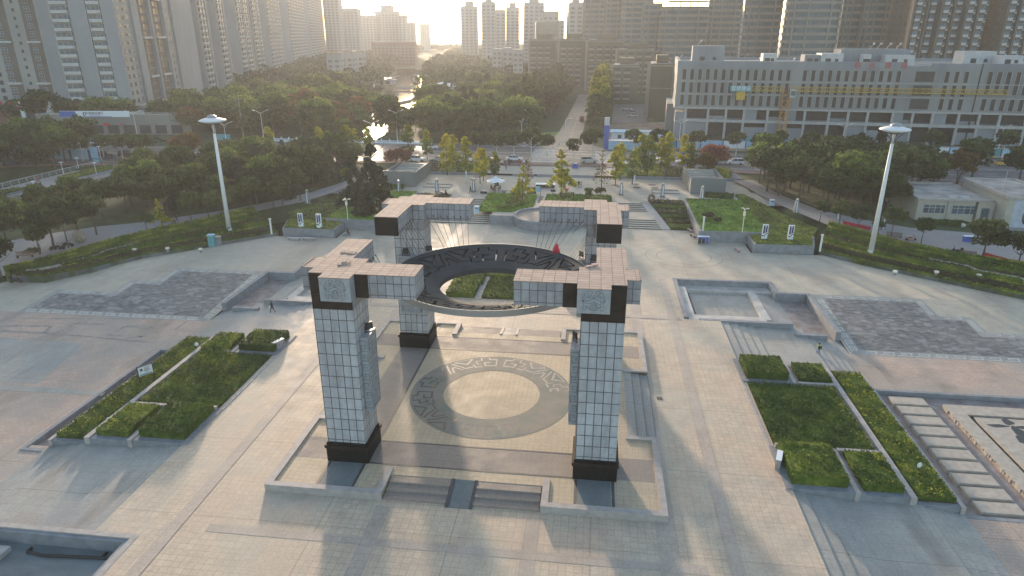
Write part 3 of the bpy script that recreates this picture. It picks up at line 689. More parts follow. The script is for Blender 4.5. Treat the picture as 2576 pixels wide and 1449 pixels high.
for s, nm in ((-1, 'left'), (1, 'right')):
    b = MB(); n = 5
    # two flights with a landing, widening towards the viewer
    z = 0.0; y = 64.6
    for (cnt, y0, y1) in ((5, 64.6, 69.5), (5, 75.0, 79.5)):
        for i in range(cnt):
            ya = lerp(y0, y1, i / cnt); z += 0.15
            x1 = lerp(22.3, 19, (ya - 64.6) / 15)
            xa, xb = sorted((s * 10.0, s * x1)); b.box(xa, xb, ya, (lerp(y0, y1, (i + 1) / cnt) if not (y0 < 70 and i == cnt - 1) else 75.0), -0.2, z, 0)
            b.box(xa, xb, ya - .015, ya + .03, z - .15, z - .015, 1)
    tag(b.build('stairs', [MT['north_paving'], MT['dark_strip']], center=True), f'wide pale stone stairs with dark risers to the upper plaza, {nm} of the monument axis', 'stairs', 'stairs up to the upper plaza')
    b = MB()
    q = [(s * 22.3, 64.6), (s * 24.0, 64.6), (s * 20.8, 81), (s * 19, 81)]; b.prism(q, -0.2, lambda x, y: lerp(0.1, 1.55, clamp((y - 64.6) / 15)))
    tag(b.build('ramp', MT['curb_stone'], center=True), f'sloping stone ramp strip beside the {nm} stairs', 'ramp')
    for k in range(6):
        y0 = 65 + k * 2.8; xa = lerp(24.1, 21.0, (y0 - 65) / 15); P = [(s * xa, y0), (s * 27.9, y0), (s * 27.9, y0 + 2.3), (s * (xa - .4), y0 + 2.3)]
        hedge('hedge_row', f'clipped terrace hedge row between stairs and raised lawn on the {nm}, {ordw(k)} step up', P, -0.1, 0.55 + k * .26, [MT['hedge_purple' if k % 2 else 'hedge_leaf'], MT['hedge_yellow']], dens=9, size=.2, rough=.05, seed=k, group='terrace hedges beside the stairs')
    # raised lawn
    P = [(s * 27.9, 57.2), (s * 39.8, 57.6), (s * 39.6, 82), (s * 28.2, 82)]
    root = thing('raised_lawn', f'raised bright green lawn behind a grey wall, {nm} of the stairs', 'lawn', (s * 33.8, 69, 0), group='raised lawns')
    b = MB(); b.prism(P, -.2, 1.98); wchild(b.build('retaining_wall', MT['wall_granite'], center=True), root)
    I = [(s * 28.3, 57.6), (s * 39.7, 58.0), (s * 39.5, 81.9), (s * 28.6, 81.9)]
    hedge('grass', None, I, 1.9, 2.12, [MT['lawn']], dens=22, size=.13, rough=.03, seed=4, parent=root, side=False)
    P2 = [(s * 36.2, 52.2), (s * 45.9, 52.4), (s * 47.5, 58.5), (s * 36.2, 57.4)]
    root = thing('planter', f'grey walled planter with sign pillars, {nm} end of the north plaza', 'planter', (s * 41, 55, 0), group='walled planters with sign pillars')
    b = MB(); b.prism(P2, -.2, 1.45); wchild(b.build('planter_wall', MT['wall_granite'], center=True), root)
    cx_, cy_ = s * 41, 55
    I2 = [(lerp(x, cx_, .06), lerp(y, cy_, .08)) for x, y in P2]
    hedge('bed', None, I2, 1.4, 1.68, [MT['hedge_leaf'], MT['hedge_yellow']], dens=14, size=.17, rough=.06, seed=9, parent=root, side=False)
    # long sloping lawn behind
    P3 = [(s * 40.0, 58.5), (s * 47.5, 59), (s * 49.5, 63), (s * 46.5, 70), (s * 43.5, 80), (s * 41.5, 88), (s * 39.8, 88)]
    hedge('lawn', f'dull green sloping lawn strip between raised lawn and side path, {nm} side', P3, 0.3, lambda x, y: 1.5 + .5 * clamp((y - 58) / 20), [MT['hedge_leaf'], MT['hedge_purple']], dens=11, size=.16, rough=.05, seed=2, cat='lawn', side=False, smx=.5, group='sloping lawns')
    # dark walled block (stairwell) on the upper plaza
    x0, x1 = (30.3, 37.7) if s > 0 else (31.0, 38.5)
    xa, xb = sorted((s * x0, s * x1)); root = thing('stairwell_block', f'dark grey stone walled stairwell block on the upper plaza, {nm} side', 'stairwell', ((xa + xb) / 2, 92, UP), group='stairwell blocks')
    b = MB(); b.box(xa, xb, 88.8, 89.3, UP, UP + 3.5); b.box(xa, xa + .5, 89.3, 104, UP, UP + 3.0); b.box(xb - .5, xb, 89.3, 104, UP, UP + 3.0)
    wchild(b.build('wall', MT['metal_dark'] if 0 else MT['gray_tile'], center=True), root)
    b = MB()
    for k in range(8): b.box(xa + .5, xb - .5, 91 + k * 1.6, 92.6 + k * 1.6, UP, UP + 1.2 + .22 * k)
    wchild(b.build('steps', MT['gray_paving'], center=True), root)
    b = MB(); xc = s * (25.2 if s > 0 else 26.0)
    for (xx0, xx1, yy0, yy1) in ((xc - 3, xc + 3, 88.5, 88.7), (xc - 3, xc + 3, 91.8, 92.0), (xc - 3 * s, xc - 3 * s + .2, 88.5, 92.0)):
        xq, xw = sorted((xx0, xx1)); b.box(xq, xw, yy0, yy1, UP, UP + .18)
    tag(b.build('low_rail', MT['wall_granite'], center=True), f'low stone frame on the paving beside the {nm} stairwell block', 'kerb frame')
    hedge('hedge', f'low trimmed hedge in front of the {nm} stairwell block', [(s * 33.0, 85.6), (s * 38.4, 84.4), (s * 39.3, 87.6), (s * 33.2, 88.5)], UP, UP + .7, [MT['hedge_leaf'], MT['hedge_purple']], dens=14, size=.17, rough=.05, seed=7)
    # green beds next to the road
    x0, x1 = (14.4, 44) if s > 0 else (17.2, 37.5)
    b = MB(); xa, xb = sorted((s * x0, s * x1)); b.box(xa - .3, xb + .3, 103.8, 104.3, 1.3, 2.1); b.box(xa - .3, xb + .3, 104.3, 118, 1.3, 1.93)
    tag(b.build('bed_wall', MT['wall_granite'], center=True), f'low grey wall in front of the roadside beds, {nm} side', 'wall')
    k = 0; x = x0
    while x < x1 - 2:
        w = min(4.0, x1 - x); mt = ['lawn', 'hedge_leaf', 'hedge_yellow', 'hedge_purple'][k % 4]
        P = [(s * x, 104.6), (s * (x + w - .5), 104.6), (s * (x + w + 1.0), 116.5), (s * (x + 1.5), 116.5)]
        hedge('roadside_bed', f'roadside plant bed of the upper plaza on the {nm}, {ordw(k)} from the monument axis', P, 1.9, 2.05 + (.45 if mt != 'lawn' else 0.05), [MT[mt], MT['hedge_yellow']], dens=6, size=.24, rough=.08, seed=k, group='roadside beds', cat='plant bed', smx=.6)
        x += w; k += 1
b = MB()
b.box(-28, -10, 64.5, 65.1, -.2, 1.6)if 0 else None
for s in (-1, 1):
    xa, xb = sorted((s * 5.2, s * 10.0)); b.box(xa, xb, 64.5, 65.0, -.2, 1.77)
b.box(-10, -5.2, 64.5, 65.0, -.2, 1.77) if 0 else None
tag(b.build('retaining_wall', MT['wall_granite'], center=True), 'grey retaining wall behind the ring, either side of the round basin', 'wall')
b = MB(); nn = 40; R0, R1 = 5.9, 5.35; c0 = (0.2, 66.2)
for i in range(nn):
    a0 = 2 * PI * i / nn; a1 = 2 * PI * (i + 1) / nn
    b.prism([(c0[0] + R0 * math.cos(a0), c0[1] + R0 * math.sin(a0)), (c0[0] + R0 * math.cos(a1), c0[1] + R0 * math.sin(a1)), (c0[0] + R1 * math.cos(a1), c0[1] + R1 * math.sin(a1)), (c0[0] + R1 * math.cos(a0), c0[1] + R1 * math.sin(a0))], 0.0, 1.85)
root = thing('round_basin', 'round grey stone basin in the retaining wall behind the ring', 'basin', (c0[0], c0[1], 0))
wchild(b.build('basin_wall', MT['wall_granite'], center=True), root)
b = MB(); b.lathe([(R1 - .02, 0), (R1 - .02, 1.52)], (c0[0], c0[1], 0), 40); wchild(b.build('basin_floor', MT['band_paving'], center=True), root)
b = MB(); b.lathe([(7.6, 0.0), (7.6, .012)], (c0[0], c0[1], 0), 48); tag(b.build('basin_apron', MT['gray_paving'], center=True), 'grey paved apron around the round basin', 'pavement', kind='structure')
# middle beds of the upper plaza
for nm, P in (('left', [(-12.8, 68.3), (-6.3, 68.6), (-2.6, 72.8), (-2.6, 83.2), (-13.2, 83.5)]), ('right', [(6.6, 68.6), (13.0, 68.6), (13.2, 84.5), (-0.4, 84.0), (-0.4, 74.0), (2.6, 72.8)])):
    hedge('plant_bed', f'low green plant bed with ginkgo trees in the upper plaza, {nm} of the water channel', P, UP, UP + .35, [MT['lawn'], MT['hedge_yellow']], dens=14, size=.17, rough=.07, seed=3, group='beds around the ginkgo trees', cat='plant bed', smx=.7)
hedge('hedge', 'dark trimmed hedge block in the left ginkgo bed', [(-9.5, 69.5), (-6.5, 70), (-4.0, 74), (-5.2, 82.8), (-8.0, 82.8), (-7.2, 75)], UP, UP + .85, [MT['hedge_leaf'], MT['hedge_purple']], dens=16, size=.16, rough=.05, seed=5)
hedge('hedge', 'small trimmed hedge block under the middle ginkgo', [(2.0, 75), (5.0, 75), (5.4, 83.4), (2.2, 83.4)], UP, UP + .8, [MT['hedge_leaf'], MT['hedge_purple']], dens=16, size=.16, rough=.05, seed=6)
hedge('hedge', 'dark trimmed hedge behind the right rear capital', [(7.5, 78.5), (13.2, 78.5), (13.2, 80.5), (7.5, 80.5)], UP, UP + 1.0, [MT['hedge_leaf'], MT['hedge_purple']], dens=18, size=.16, rough=.05, seed=8)
b = MB(); b.box(-2.3, -1.9, 72, 84, UP - .1, UP + .12); b.box(-1.0, -0.6, 72, 84, UP - .1, UP + .12); b.box(-1.9, -1.0, 82.6, 84, UP - .1, UP + .1); b.box(-1.9, -1.0, 72, 76, UP - .1, UP + .1)
root = thing('water_channel', 'narrow pale stone channel running between the ginkgo beds', 'channel', (-1.4, 78, UP)); wchild(b.build('channel_edge', MT['curb_stone'], center=True), root)
b = MB(); b.box(-1.9, -1.0, 76, 82.6, UP - .1, UP + .01); wchild(b.build('channel_floor', MT['dark_strip'], center=True), root)

# ------------------------------------------------------------------ hedge slopes on both flanks of the plaza
IL = [(75.5, 26), (68, 26.2), (63, 37), (57, 42.6), (46.8, 52.6)]
OL = [(76.5, 25.9), (71.6, 37.7), (67, 44.6), (62.4, 51.5), (56.6, 61)]
def along(P, t):
    k = t * (len(P) - 1); i = min(int(k), len(P) - 2); f = k - i
    return lerp(P[i][0], P[i + 1][0], f), lerp(P[i][1], P[i + 1][1], f)
IL2 = [(76, 25.9), (71, 26.1), (66.5, 30.5), (62.8, 37), (57, 42.6), (52, 47.5), (46.8, 52.6)]
OL2 = [(77, 25.9), (75, 28.5), (72.5, 34), (69.5, 41), (66, 46.5), (61.5, 53), (56.0, 61.5)]
NR = 8
for s, nm in ((-1, 'left'), (1, 'right')):
    if s > 0:
        IL2 = [(100, 18), (86, 24), (75, 30), (65.5, 37.0), (58.5, 42.2), (52, 47.5), (46.8, 52.6)]
        OL2 = [(101, 40), (92, 41.5), (83, 43), (74, 44.5), (67, 47.5), (59.5, 53), (51.5, 64)]
    ns = 12
    for r_ in range(NR):
        a0 = r_ / NR; a1 = (r_ + 0.80) / NR
        lo = []; hi = []
        for k in range(ns + 1):
            t = k / ns; i = along(IL2, t); o = along(OL2, t)
            lo.append((s * lerp(i[0], o[0], a0), lerp(i[1], o[1], a0))); hi.append((s * lerp(i[0], o[0], a1), lerp(i[1], o[1], a1)))
        mats = [MT['hedge_purple'] if r_ in (1, 4) else MT['hedge_leaf'], MT['hedge_yellow']]
        b = MB(); rnd = random.Random(r_ + s)
        def zt(x, y, r_=r_): return 0.30 + flank(y) * (r_ / NR) * 1.0 + 0.38 + .10 * r_ + (.22 if r_ % 2 else 0)
        for k in range(ns):
            P = [lo[k], lo[k + 1], hi[k + 1], hi[k]]
            if s > 0: pass
            b.prism(P, -1.3, lambda x, y: zt(x, y) - .05)
            for q in range(int(10 * 4.2 * 3)):
                u_, v_ = rnd.random(), rnd.random()
                x = lerp(lerp(P[0][0], P[1][0], u_), lerp(P[3][0], P[2][0], u_), v_); y = lerp(lerp(P[0][1], P[1][1], u_), lerp(P[3][1], P[2][1], u_), v_)
                m = 1 if (r_ in (2, 6, 7) and math.sin(x * .9 + y * .7) > -.3) or rnd.random() < .06 else 0
                leaf(b, (x, y, zt(x, y) + rnd.uniform(-.07, .1)), .2 * rnd.uniform(.6, 1.3), rnd, m, .1)
        o = b.build('hedge_row', mats, center=True)
        tag(o, f'long clipped hedge row on the {nm} slope, {ordw(r_)} row counted from the plaza', 'hedge', 'hedge rows on the side slopes')
    w = MB()
    pts = [(s * along(IL2, k / 24)[0], along(IL2, k / 24)[1]) for k in range(25)]
    for (p, q) in zip(pts, pts[1:]):
        dx, dy = q[0] - p[0], q[1] - p[1]; L = math.hypot(dx, dy); nx, ny = (dy / L * .3, -dx / L * .3)
        if s > 0: nx, ny = -nx, -ny
        w.prism([p, q, (q[0] - nx, q[1] - ny), (p[0] - nx, p[1] - ny)], -1.3, 0.55)
    tag(w.build('edge_wall', MT['wall_granite'], center=True), f'low grey granite wall at the foot of the {nm} hedge slope', 'wall', 'low walls below the hedge slopes')
    # zigzag wall pieces between hedge rows
    zz = [((120, 'a'),)]
    w = MB()
    ts = [.10, .22, .26, .38, .42, .54] if s < 0 else [.35, .45, .48, .58, .62, .72]
    fr = [.30, .30, .44, .44, .58, .58]
    pts = [(s * lerp(along(IL2, t)[0], along(OL2, t)[0], f), lerp(along(IL2, t)[1], along(OL2, t)[1], f)) for t, f in zip(ts, fr)]
    for (p, q) in zip(pts, pts[1:]):
        dx, dy = q[0] - p[0], q[1] - p[1]; L = math.hypot(dx, dy); nx, ny = (dy / L * .2, -dx / L * .2)
        w.prism([(p[0] + nx, p[1] + ny), (q[0] + nx, q[1] + ny), (q[0] - nx, q[1] - ny), (p[0] - nx, p[1] - ny)], -1.0, lambda x, y: 1.15 + flank(y) * .55)
    tag(w.build('zigzag_wall', MT['curb_stone'], center=True), f'zigzag pale stone wall running through the {nm} hedge slope', 'wall', 'zigzag walls in the hedge slopes')
    # path outside
    if s < 0:
        A = [(-88, 14), (-77.5, 25.8), (-73, 35), (-70.5, 41), (-66.5, 47.5), (-62, 54), (-56.6, 62), (-49.9, 71), (-46.8, 80), (-44.5, 90), (-42, 103)]
        B = [(-100, 28), (-92, 38), (-86, 45), (-80, 50), (-75, 52.5), (-69, 57), (-62, 63), (-55.5, 72), (-51.5, 80), (-48.5, 90), (-46.5, 103)]
    else:
        A = [(101, 40), (92, 41.8), (83, 43.6), (74.5, 45), (67.5, 48), (60, 53.5), (52, 65), (49.9, 71), (46.8, 80), (44.5, 90), (42, 103)]
        B = [(112, 60), (101, 62), (92, 62.5), (84, 62), (76, 63.0), (66, 65.2), (59, 70.5), (54.0, 76), (51.5, 82), (49, 90), (46.5, 103)]
    b = MB()
    for k in range(len(A) - 1):
        n_ = 6
        for j in range(n_):
            p0 = (lerp(A[k][0], B[k][0], j / n_), lerp(A[k][1], B[k][1], j / n_)); p1 = (lerp(A[k][0], B[k][0], (j + 1) / n_), lerp(A[k][1], B[k][1], (j + 1) / n_))
            q0 = (lerp(A[k + 1][0], B[k + 1][0], j / n_), lerp(A[k + 1][1], B[k + 1][1], j / n_)); q1 = (lerp(A[k + 1][0], B[k + 1][0], (j + 1) / n_), lerp(A[k + 1][1], B[k + 1][1], (j + 1) / n_))
            fz = lambda p: (flank(p[1]) if p[1] < 60 else pl(p[1], [(60, 1.5), (105, 1.9)])) + .09
            vv = [(p[0], p[1], fz(p)) for p in (p0, p1, q1, q0)]
            if s < 0: vv = vv[::-1]
            b.quad(*vv)
    tag(b.build('path', MT['path_paving']), f'grey paved side path along the outside of the {nm} hedge slope', 'path', kind='structure')
    b = MB(); fz = lambda x, y: .0
    b.quad((s * 41.8, 80, UP - .012), (s * 50, 80, UP - .012), (s * 47, 104, UP - .012), (s * 40, 104, UP - .012)); tag(b.build('path_end', MT['path_paving']), f'paving where the {nm} side path meets the upper plaza', 'path', kind='structure')

# plant beds behind the platform, seen through the hanging ring
hm = [MT['hedge_leaf'], MT['hedge_yellow']]
for nm, P, z1, rg in (('tall clipped hedge block at the near left of the centre bed behind the platform', [(-10.3, 26.3), (-6.4, 26.4), (-6.4, 31.4), (-10.3, 31.4)], .85, .05), ('clipped hedge block behind the tall one in the centre bed', [(-10.1, 31.4), (-6.0, 31.4), (-6.1, 35.0), (-9.6, 35.0)], .8, .06), ('low shrub strip at the back of the centre bed behind the platform', [(-8.8, 35.2), (8.0, 35.2), (8.0, 38.0), (-8.8, 38.0)], .4, .12), ('low mottled shrub field in the middle of the centre bed', [(-5.3, 26.4), (4.6, 26.4), (4.6, 35.0), (-5.3, 35.0)], .35, .12), ('tall clipped hedge block at the near right of the centre bed', [(5.6, 26.4), (9.5, 26.3), (9.5, 31.4), (5.6, 31.4)], .85, .05), ('clipped hedge block behind the near right one in the centre bed', [(5.3, 31.4), (9.3, 31.4), (8.8, 35.0), (5.3, 35.0)], .8, .06)):
    hedge('clipped_hedge', nm, P, 0, z1, hm, dens=34, size=.13, rough=rg, seed=6, group='hedges of the centre bed', smx=.6)
b = MB(); b.box(-6.35, -5.35, 26.0, 35.0, -.1, .12); b.box(4.65, 5.55, 26.0, 35.0, -.1, .12); b.box(-6.9, -6.35, 31.2, 31.6, -.1, .9) if 0 else None
tag(b.build('bed_kerb', MT['curb_stone'], center=False), 'pale stone kerbs between the hedge blocks of the centre bed', 'kerb')
# ------------------------------------------------------------------ monument platform
PZ = 0.45
root = thing('monument_platform', 'square raised stone platform with corner kerbs and steps on each side under the monument', 'platform', (0, 0, 0))
def pp(b, name, mt, lab=None): o = b.build(name, MT[mt] if isinstance(mt, str) else mt, center=True); wchild(o, root); return tag(o, lab)
XE, YE = 15.75, 16.65
b = MB(); b.box(-6.1, 6.1, -14.0, 14.0, -.3, PZ); b.box(-XE + .1, -6.1, -YE + .1, YE - .1, -.3, PZ); b.box(6.1, XE - .1, -YE + .1, YE - .1, -.3, PZ)
# side openings with steps are cut by separate blocks: build floor in pieces
b = MB()
b.box(-13.2, 13.2, -14.0, 14.0, -.3, PZ)
for sx in (-1, 1):
    for sy in (-1, 1):
        xa, xb = sorted((sx * 13.2, sx * (XE - .02))); ya, yb = sorted((sy * 6.2, sy * (YE - .02))); b.box(xa, xb, ya, yb, -.3, PZ)
        xa, xb = sorted((sx * 6.2, sx * 13.2)); ya, yb = sorted((sy * 14.0, sy * (YE - .02))); b.box(xa, xb, ya, yb, -.3, PZ)
pp(b, 'platform_base', 'inner_paving')
for sx in (-1, 1):
    for sy in (-1, 1):
        b = MB(); t = .55
        def q(x0, x1, y0, y1, z1=PZ + .16):
            xa, xb = sorted((sx * x0, sx * x1)); ya, yb = sorted((sy * y0, sy * y1)); b.box(xa, xb, ya, yb, -.25, z1)
        q(XE - t, XE, 6.2, YE); q(6.2, XE - t, YE - t, YE); q(6.2, 6.2 + .55, 13.2, YE - t); q(13.0, XE - t, 6.2, 6.2 + .5)
        pp(b, 'kerb', 'curb_stone')
# steps: front/back halves and sides
for sy in (-1, 1):
    for (x0, x1) in ((-6.1, -1.15), (1.0, 6.1)):
        b = MB()
        for k in range(3):
            ya, yb = sorted((sy * (14.0 + .85 * k), sy * (14.85 + .85 * k))); b.box(x0, x1, ya, yb, -.3, PZ - .14 * k - .02)
            ya, yb = sorted((sy * (14.84 + .85 * k), sy * (14.92 + .85 * k)))
            if 0: b.box(x0, x1, ya, yb, 0, 1)
        pp(b, 'steps', 'band_paving')
    b = MB(); ya, yb = sorted((sy * 14.0, sy * 16.9))
    b.prism([(-.85, ya), (.75, ya), (.75, yb), (-.85, yb)], -.3, (lambda x, y: lerp(PZ, .02, clamp((abs(y) - 14.0) / 2.9)) + .01)); pp(b, 'ramp', 'gray_tile')
    for x0, x1 in ((-1.15, -.85), (.75, 1.0)):
        b = MB(); b.prism([(x0, ya), (x1, ya), (x1, yb), (x0, yb)], -.3, (lambda x, y: lerp(PZ, .02, clamp((abs(y) - 14.0) / 2.9)) + .07)); pp(b, 'ramp_edge', 'dark_strip')
for sx in (-1, 1):
    b = MB()
    for k in range(3):
        xa, xb = sorted((sx * (13.2 + .85 * k), sx * (14.05 + .85 * k))); b.box(xa, xb, -6.2, 6.2, -.3, PZ - .14 * k - .02)
    pp(b, 'steps', 'gray_paving')
    for k in range(3):
        b = MB(); xa, xb = sorted((sx * (14.03 + .85 * k), sx * (14.07 + .85 * k))); b.box(xa, xb, -6.2, 6.2, -.2, PZ - .14 * k - .015); pp(b, 'step_edge', 'dark_strip')
# bands linking the pillars, corner panels, dark drain strips
b = MB()
B0, B1 = 9.5, 12.55
for sy in (-1, 1):
    ya, yb = sorted((sy * B0, sy * B1)); zz = PZ + .004
    b.quad((-8.6, ya, zz), (8.6, ya, zz), (8.6, yb, zz), (-8.6, yb, zz)); b.quad((-15.1, ya, zz), (-11.9, ya, zz), (-11.9, yb, zz), (-15.1, yb, zz)); b.quad((11.9, ya, zz), (15.1, ya, zz), (15.1, yb, zz), (11.9, yb, zz))
for sx in (-1, 1):
    xa, xb = sorted((sx * 8.65, sx * 11.87)); zz = PZ + .0045
    b.quad((xa, -9.3, zz), (xb, -9.3, zz), (xb, 9.3, zz), (xa, 9.3, zz))
o = pp(b, 'paving_band', 'band_paving')
for sx in (-1, 1):
    for sy in (-1, 1):
        xa, xb = sorted((sx * 8.95, sx * 11.55)); ya, yb = sorted((sy * 12.7, sy * 16.0)); zz = PZ + .005; b = MB(); b.quad((xa, ya, zz), (xb, ya, zz), (xb, yb, zz), (xa, yb, zz))
        pp(b, 'dark_panel', 'gray_tile')
b = MB(); zz = PZ + .010
for sx in (-1, 1):
    for sy in (-1, 1):
        for a in (8.68, 11.6):
            xa, xb = sorted((sx * a, sx * (a + .24))); ya, yb = sorted((sy * 12.7, sy * 16.05)); b.box(xa, xb, ya, yb, zz - .02, zz + .01)
for sy in (-1, 1):
    for a in (9.3, 12.58):
        ya, yb = sorted((sy * a, sy * (a + .17))); b.box(-8.6, 8.6, ya, yb, PZ - .02, PZ + .018)
for sx in (-1, 1):
    xa, xb = sorted((sx * 8.5, sx * 8.72)); b.box(xa, xb, -9.2, 9.2, PZ - .02, PZ + .022)
pp(b, 'drain_strip', 'dark_strip')

# ------------------------------------------------------------------ key-pattern ring motif (shared by the hanging ring and the ring on the floor)
def eighth():
    """strokes in (angle degrees from an axis 0..45, radius 0..1 across the band), mirrored afterwards"""
    s_ = []
    def P(*p): s_.append(p)
    P((10, .46), (15, .46), (15, .10), (4, .10), (4, .78), (10, .78), (10, 1.0), (17, 1.0)); P((17, 1.0), (17, .70), (22, .70), (22, .34), (19, .34))
    P((19, .03), (26, .03), (26, .36)); P((24.5, .98), (40, .98), (31, .48), (24.5, .98)); P((28, .12), (36, .12), (42.6, .90)); P((39.8, .10), (44.2, .55))
    return s_
EI = eighth()
def polar_mask(r0, r1, nr, na, wd, flip=False):
    rm = (r0 + r1) / 2; band = (r1 - r0)
    segs = []
    for st in EI:
        for (a, b_), (c, d) in zip(st, st[1:]):
            segs.append((math.radians(a) * rm, b_ * band, math.radians(c) * rm, d * band))
    mask = [[False] * na for _ in range(nr)]
    per = na // 8
    for i in range(nr):
        rr = (i + .5) / nr * band
        for j in range(per):
            s_ = math.radians((j + .5) / per * 45) * rm
            hit = any(segd(s_, rr, (x0, y0), (x1, y1))[0] < wd for x0, y0, x1, y1 in segs)
            if hit:
                for o8 in range(8):
                    k = o8 * per + (j if o8 % 2 == 0 else per - 1 - j); mask[i][k % na] = True
    return mask
# the hanging ring: a shallow dish with cut-out key pattern
RI, RO, ZI, ZO = 4.75, 9.15, 12.05, 13.2
P0, P1 = 6.0, 8.55
def ring_mesh():
    NA = 480; rows = [RI + i * .13 for i in range(int((P0 - RI) / .13))]
    nr = 20; rows = [RI, RI + .4, RI + .8, P0] + [P0 + (P1 - P0) * (i + 1) / nr for i in range(nr)] + [RO - .3, RO]
    mk = polar_mask(P0, P1, nr, NA, .105)
    th = .5; b = MB(); cs = [(math.cos(2 * PI * j / NA), math.sin(2 * PI * j / NA)) for j in range(NA)]
    zf = lambda r: ZI + (ZO - ZI) * (r - RI) / (RO - RI)
    vs = []
    for r in rows:
        for c, s_ in cs: vs.append((r * c, r * s_, zf(r)))
    nt_ = len(vs); vs += [(x, y, z - th) for x, y, z in vs]
    def hole(i, j):
        if i < 0 or i >= len(rows) - 1: return True
        k = i - 3
        return 0 <= k < nr and mk[k][j % NA]
    fs = []; ms = []
    for i in range(len(rows) - 1):
        for j in range(NA):
            if hole(i, j): continue
            j1 = (j + 1) % NA; a, b_, c, d = i * NA + j, i * NA + j1, (i + 1) * NA + j1, (i + 1) * NA + j
            fs.append((a, d, c, b_)); ms.append(0); fs.append((a + nt_, b_ + nt_, c + nt_, d + nt_)); ms.append(0)
            for (h, p, q) in ((hole(i - 1, j), a, b_), (hole(i + 1, j), c, d), (hole(i, j - 1), d, a), (hole(i, j + 1), b_, c)):
                if h: fs.append((p, q, q + nt_, p + nt_)); ms.append(1 if 3 < i < 3 + nr - 1 or (0 < i < len(rows) - 2) else 0)
    b.v = vs; b.f = fs; b.m = ms; return b
root = thing('hanging_ring', 'large dark metal ring with cut-out key pattern hanging by rods between the four pillars', 'ring', (0, 0, ZI - .5))
wchild(ring_mesh().build('ring_plate', [MT['ring_metal'], MT['black_plastic']], center=True), root)
b = MB(); nn = 96
for i in range(nn):
    a0, a1 = 2 * PI * i / nn, 2 * PI * (i + 1) / nn
    for (r0, r1, z0, z1) in ((RO, RO + .07, ZO - .52, ZO + .05),):
        b.prism([(r0 * math.cos(a0), r0 * math.sin(a0)), (r1 * math.cos(a0), r1 * math.sin(a0)), (r1 * math.cos(a1), r1 * math.sin(a1)), (r0 * math.cos(a1), r0 * math.sin(a1))], z0, z1)
wchild(b.build('rim', MT['steel'], center=True), root)
for qx in (-1, 1):
    for qy in (-1, 1):
        for k in range(7):
            for ax in (0, 1):
                t = 3.9 + k * .75
                # from the lower part of the arm's inner face to the outer rim of the ring
                src = (qx * t, qy * 10.0, 15.9) if ax == 0 else (qx * 9.6, qy * t, 15.9)
                f = (math.atan2(t, 9.2) / (PI / 4)); ang = (f * 39 + 3) * PI / 180
                dst = (qx * RO * math.sin(ang), qy * RO * math.cos(ang), ZO) if ax == 0 else (qx * RO * math.cos(ang), qy * RO * math.sin(ang), ZO)
                b = MB(); b.tube(src, dst, .022, .022, 5); b.tube(src, tuple(lerp(src[i], dst[i], .045) for i in range(3)), .06, .05, 6)
                wchild(b.build('hanger_rod', MT['cable'], center=True), root)
b = MB(); x, y, z = 5.75, 6.95, ZO + .02   # red cloth caught on the rim
pts = [(x - .45, y - .1, z), (x + .45, y - .15, z), (x + .1, y + .05, z + .95), (x - .1, y + .1, z + .9), (x, y - .3, z + .35)]
b._add(pts, [(0, 4, 3), (0, 1, 4), (4, 1, 2), (4, 2, 3), (0, 3, 2, 1)]); tag(b.build('red_cloth', MT['red_cloth'], center=True), 'small red cloth caught on the far right rim of the hanging ring', 'cloth')

# the ring on the platform floor
root = thing('floor_ring', 'greenish grey stone ring with key pattern inlay on the platform floor', 'floor ring', (0, 0, PZ))
b = MB(); nn = 96
for i in range(nn):
    a0, a1 = 2 * PI * i / nn, 2 * PI * (i + 1) / nn; r0, r1 = 4.8, 8.1
    b.quad(*[(r * math.cos(a), r * math.sin(a), PZ + .012) for r, a in ((r0, a0), (r1, a0), (r1, a1), (r0, a1))])
wchild(b.build('stone_ring', MT['ground_ring'], center=True), root)
def floor_inlay(sel, mt, wd, zz, name, rev=False):
    nr, na = 22, 640; r0, r1 = 5.75, 7.85; mk = polar_mask(r0, r1, nr, na, wd); b = MB()
    for i in range(nr):
        for j in range(na):
            if not mk[i][j]: continue
            a0, a1 = 2 * PI * j / na, 2 * PI * (j + 1) / na
            d = math.degrees(a0)
            if not sel(d): continue
            ra, rb = lerp(r0, r1, i / nr), lerp(r0, r1, (i + 1) / nr)
            b.quad(*[(r * math.cos(a), r * math.sin(a), zz) for r, a in ((ra, a0), (rb, a0), (rb, a1), (ra, a1))])
    wchild(b.build(name, mt, center=True), root)
floor_inlay(lambda d: 158 < d < 245 or 0 < d < -1, MT['inlay_dark'], .10, PZ + .018, 'dark_inlay')
floor_inlay(lambda d: 10 < d < 145, MT['inlay_light'], .085, PZ + .018, 'light_inlay')
floor_inlay(lambda d: 247 < d < 300, MT['gray_tile'], .09, PZ + .018, 'worn_inlay')

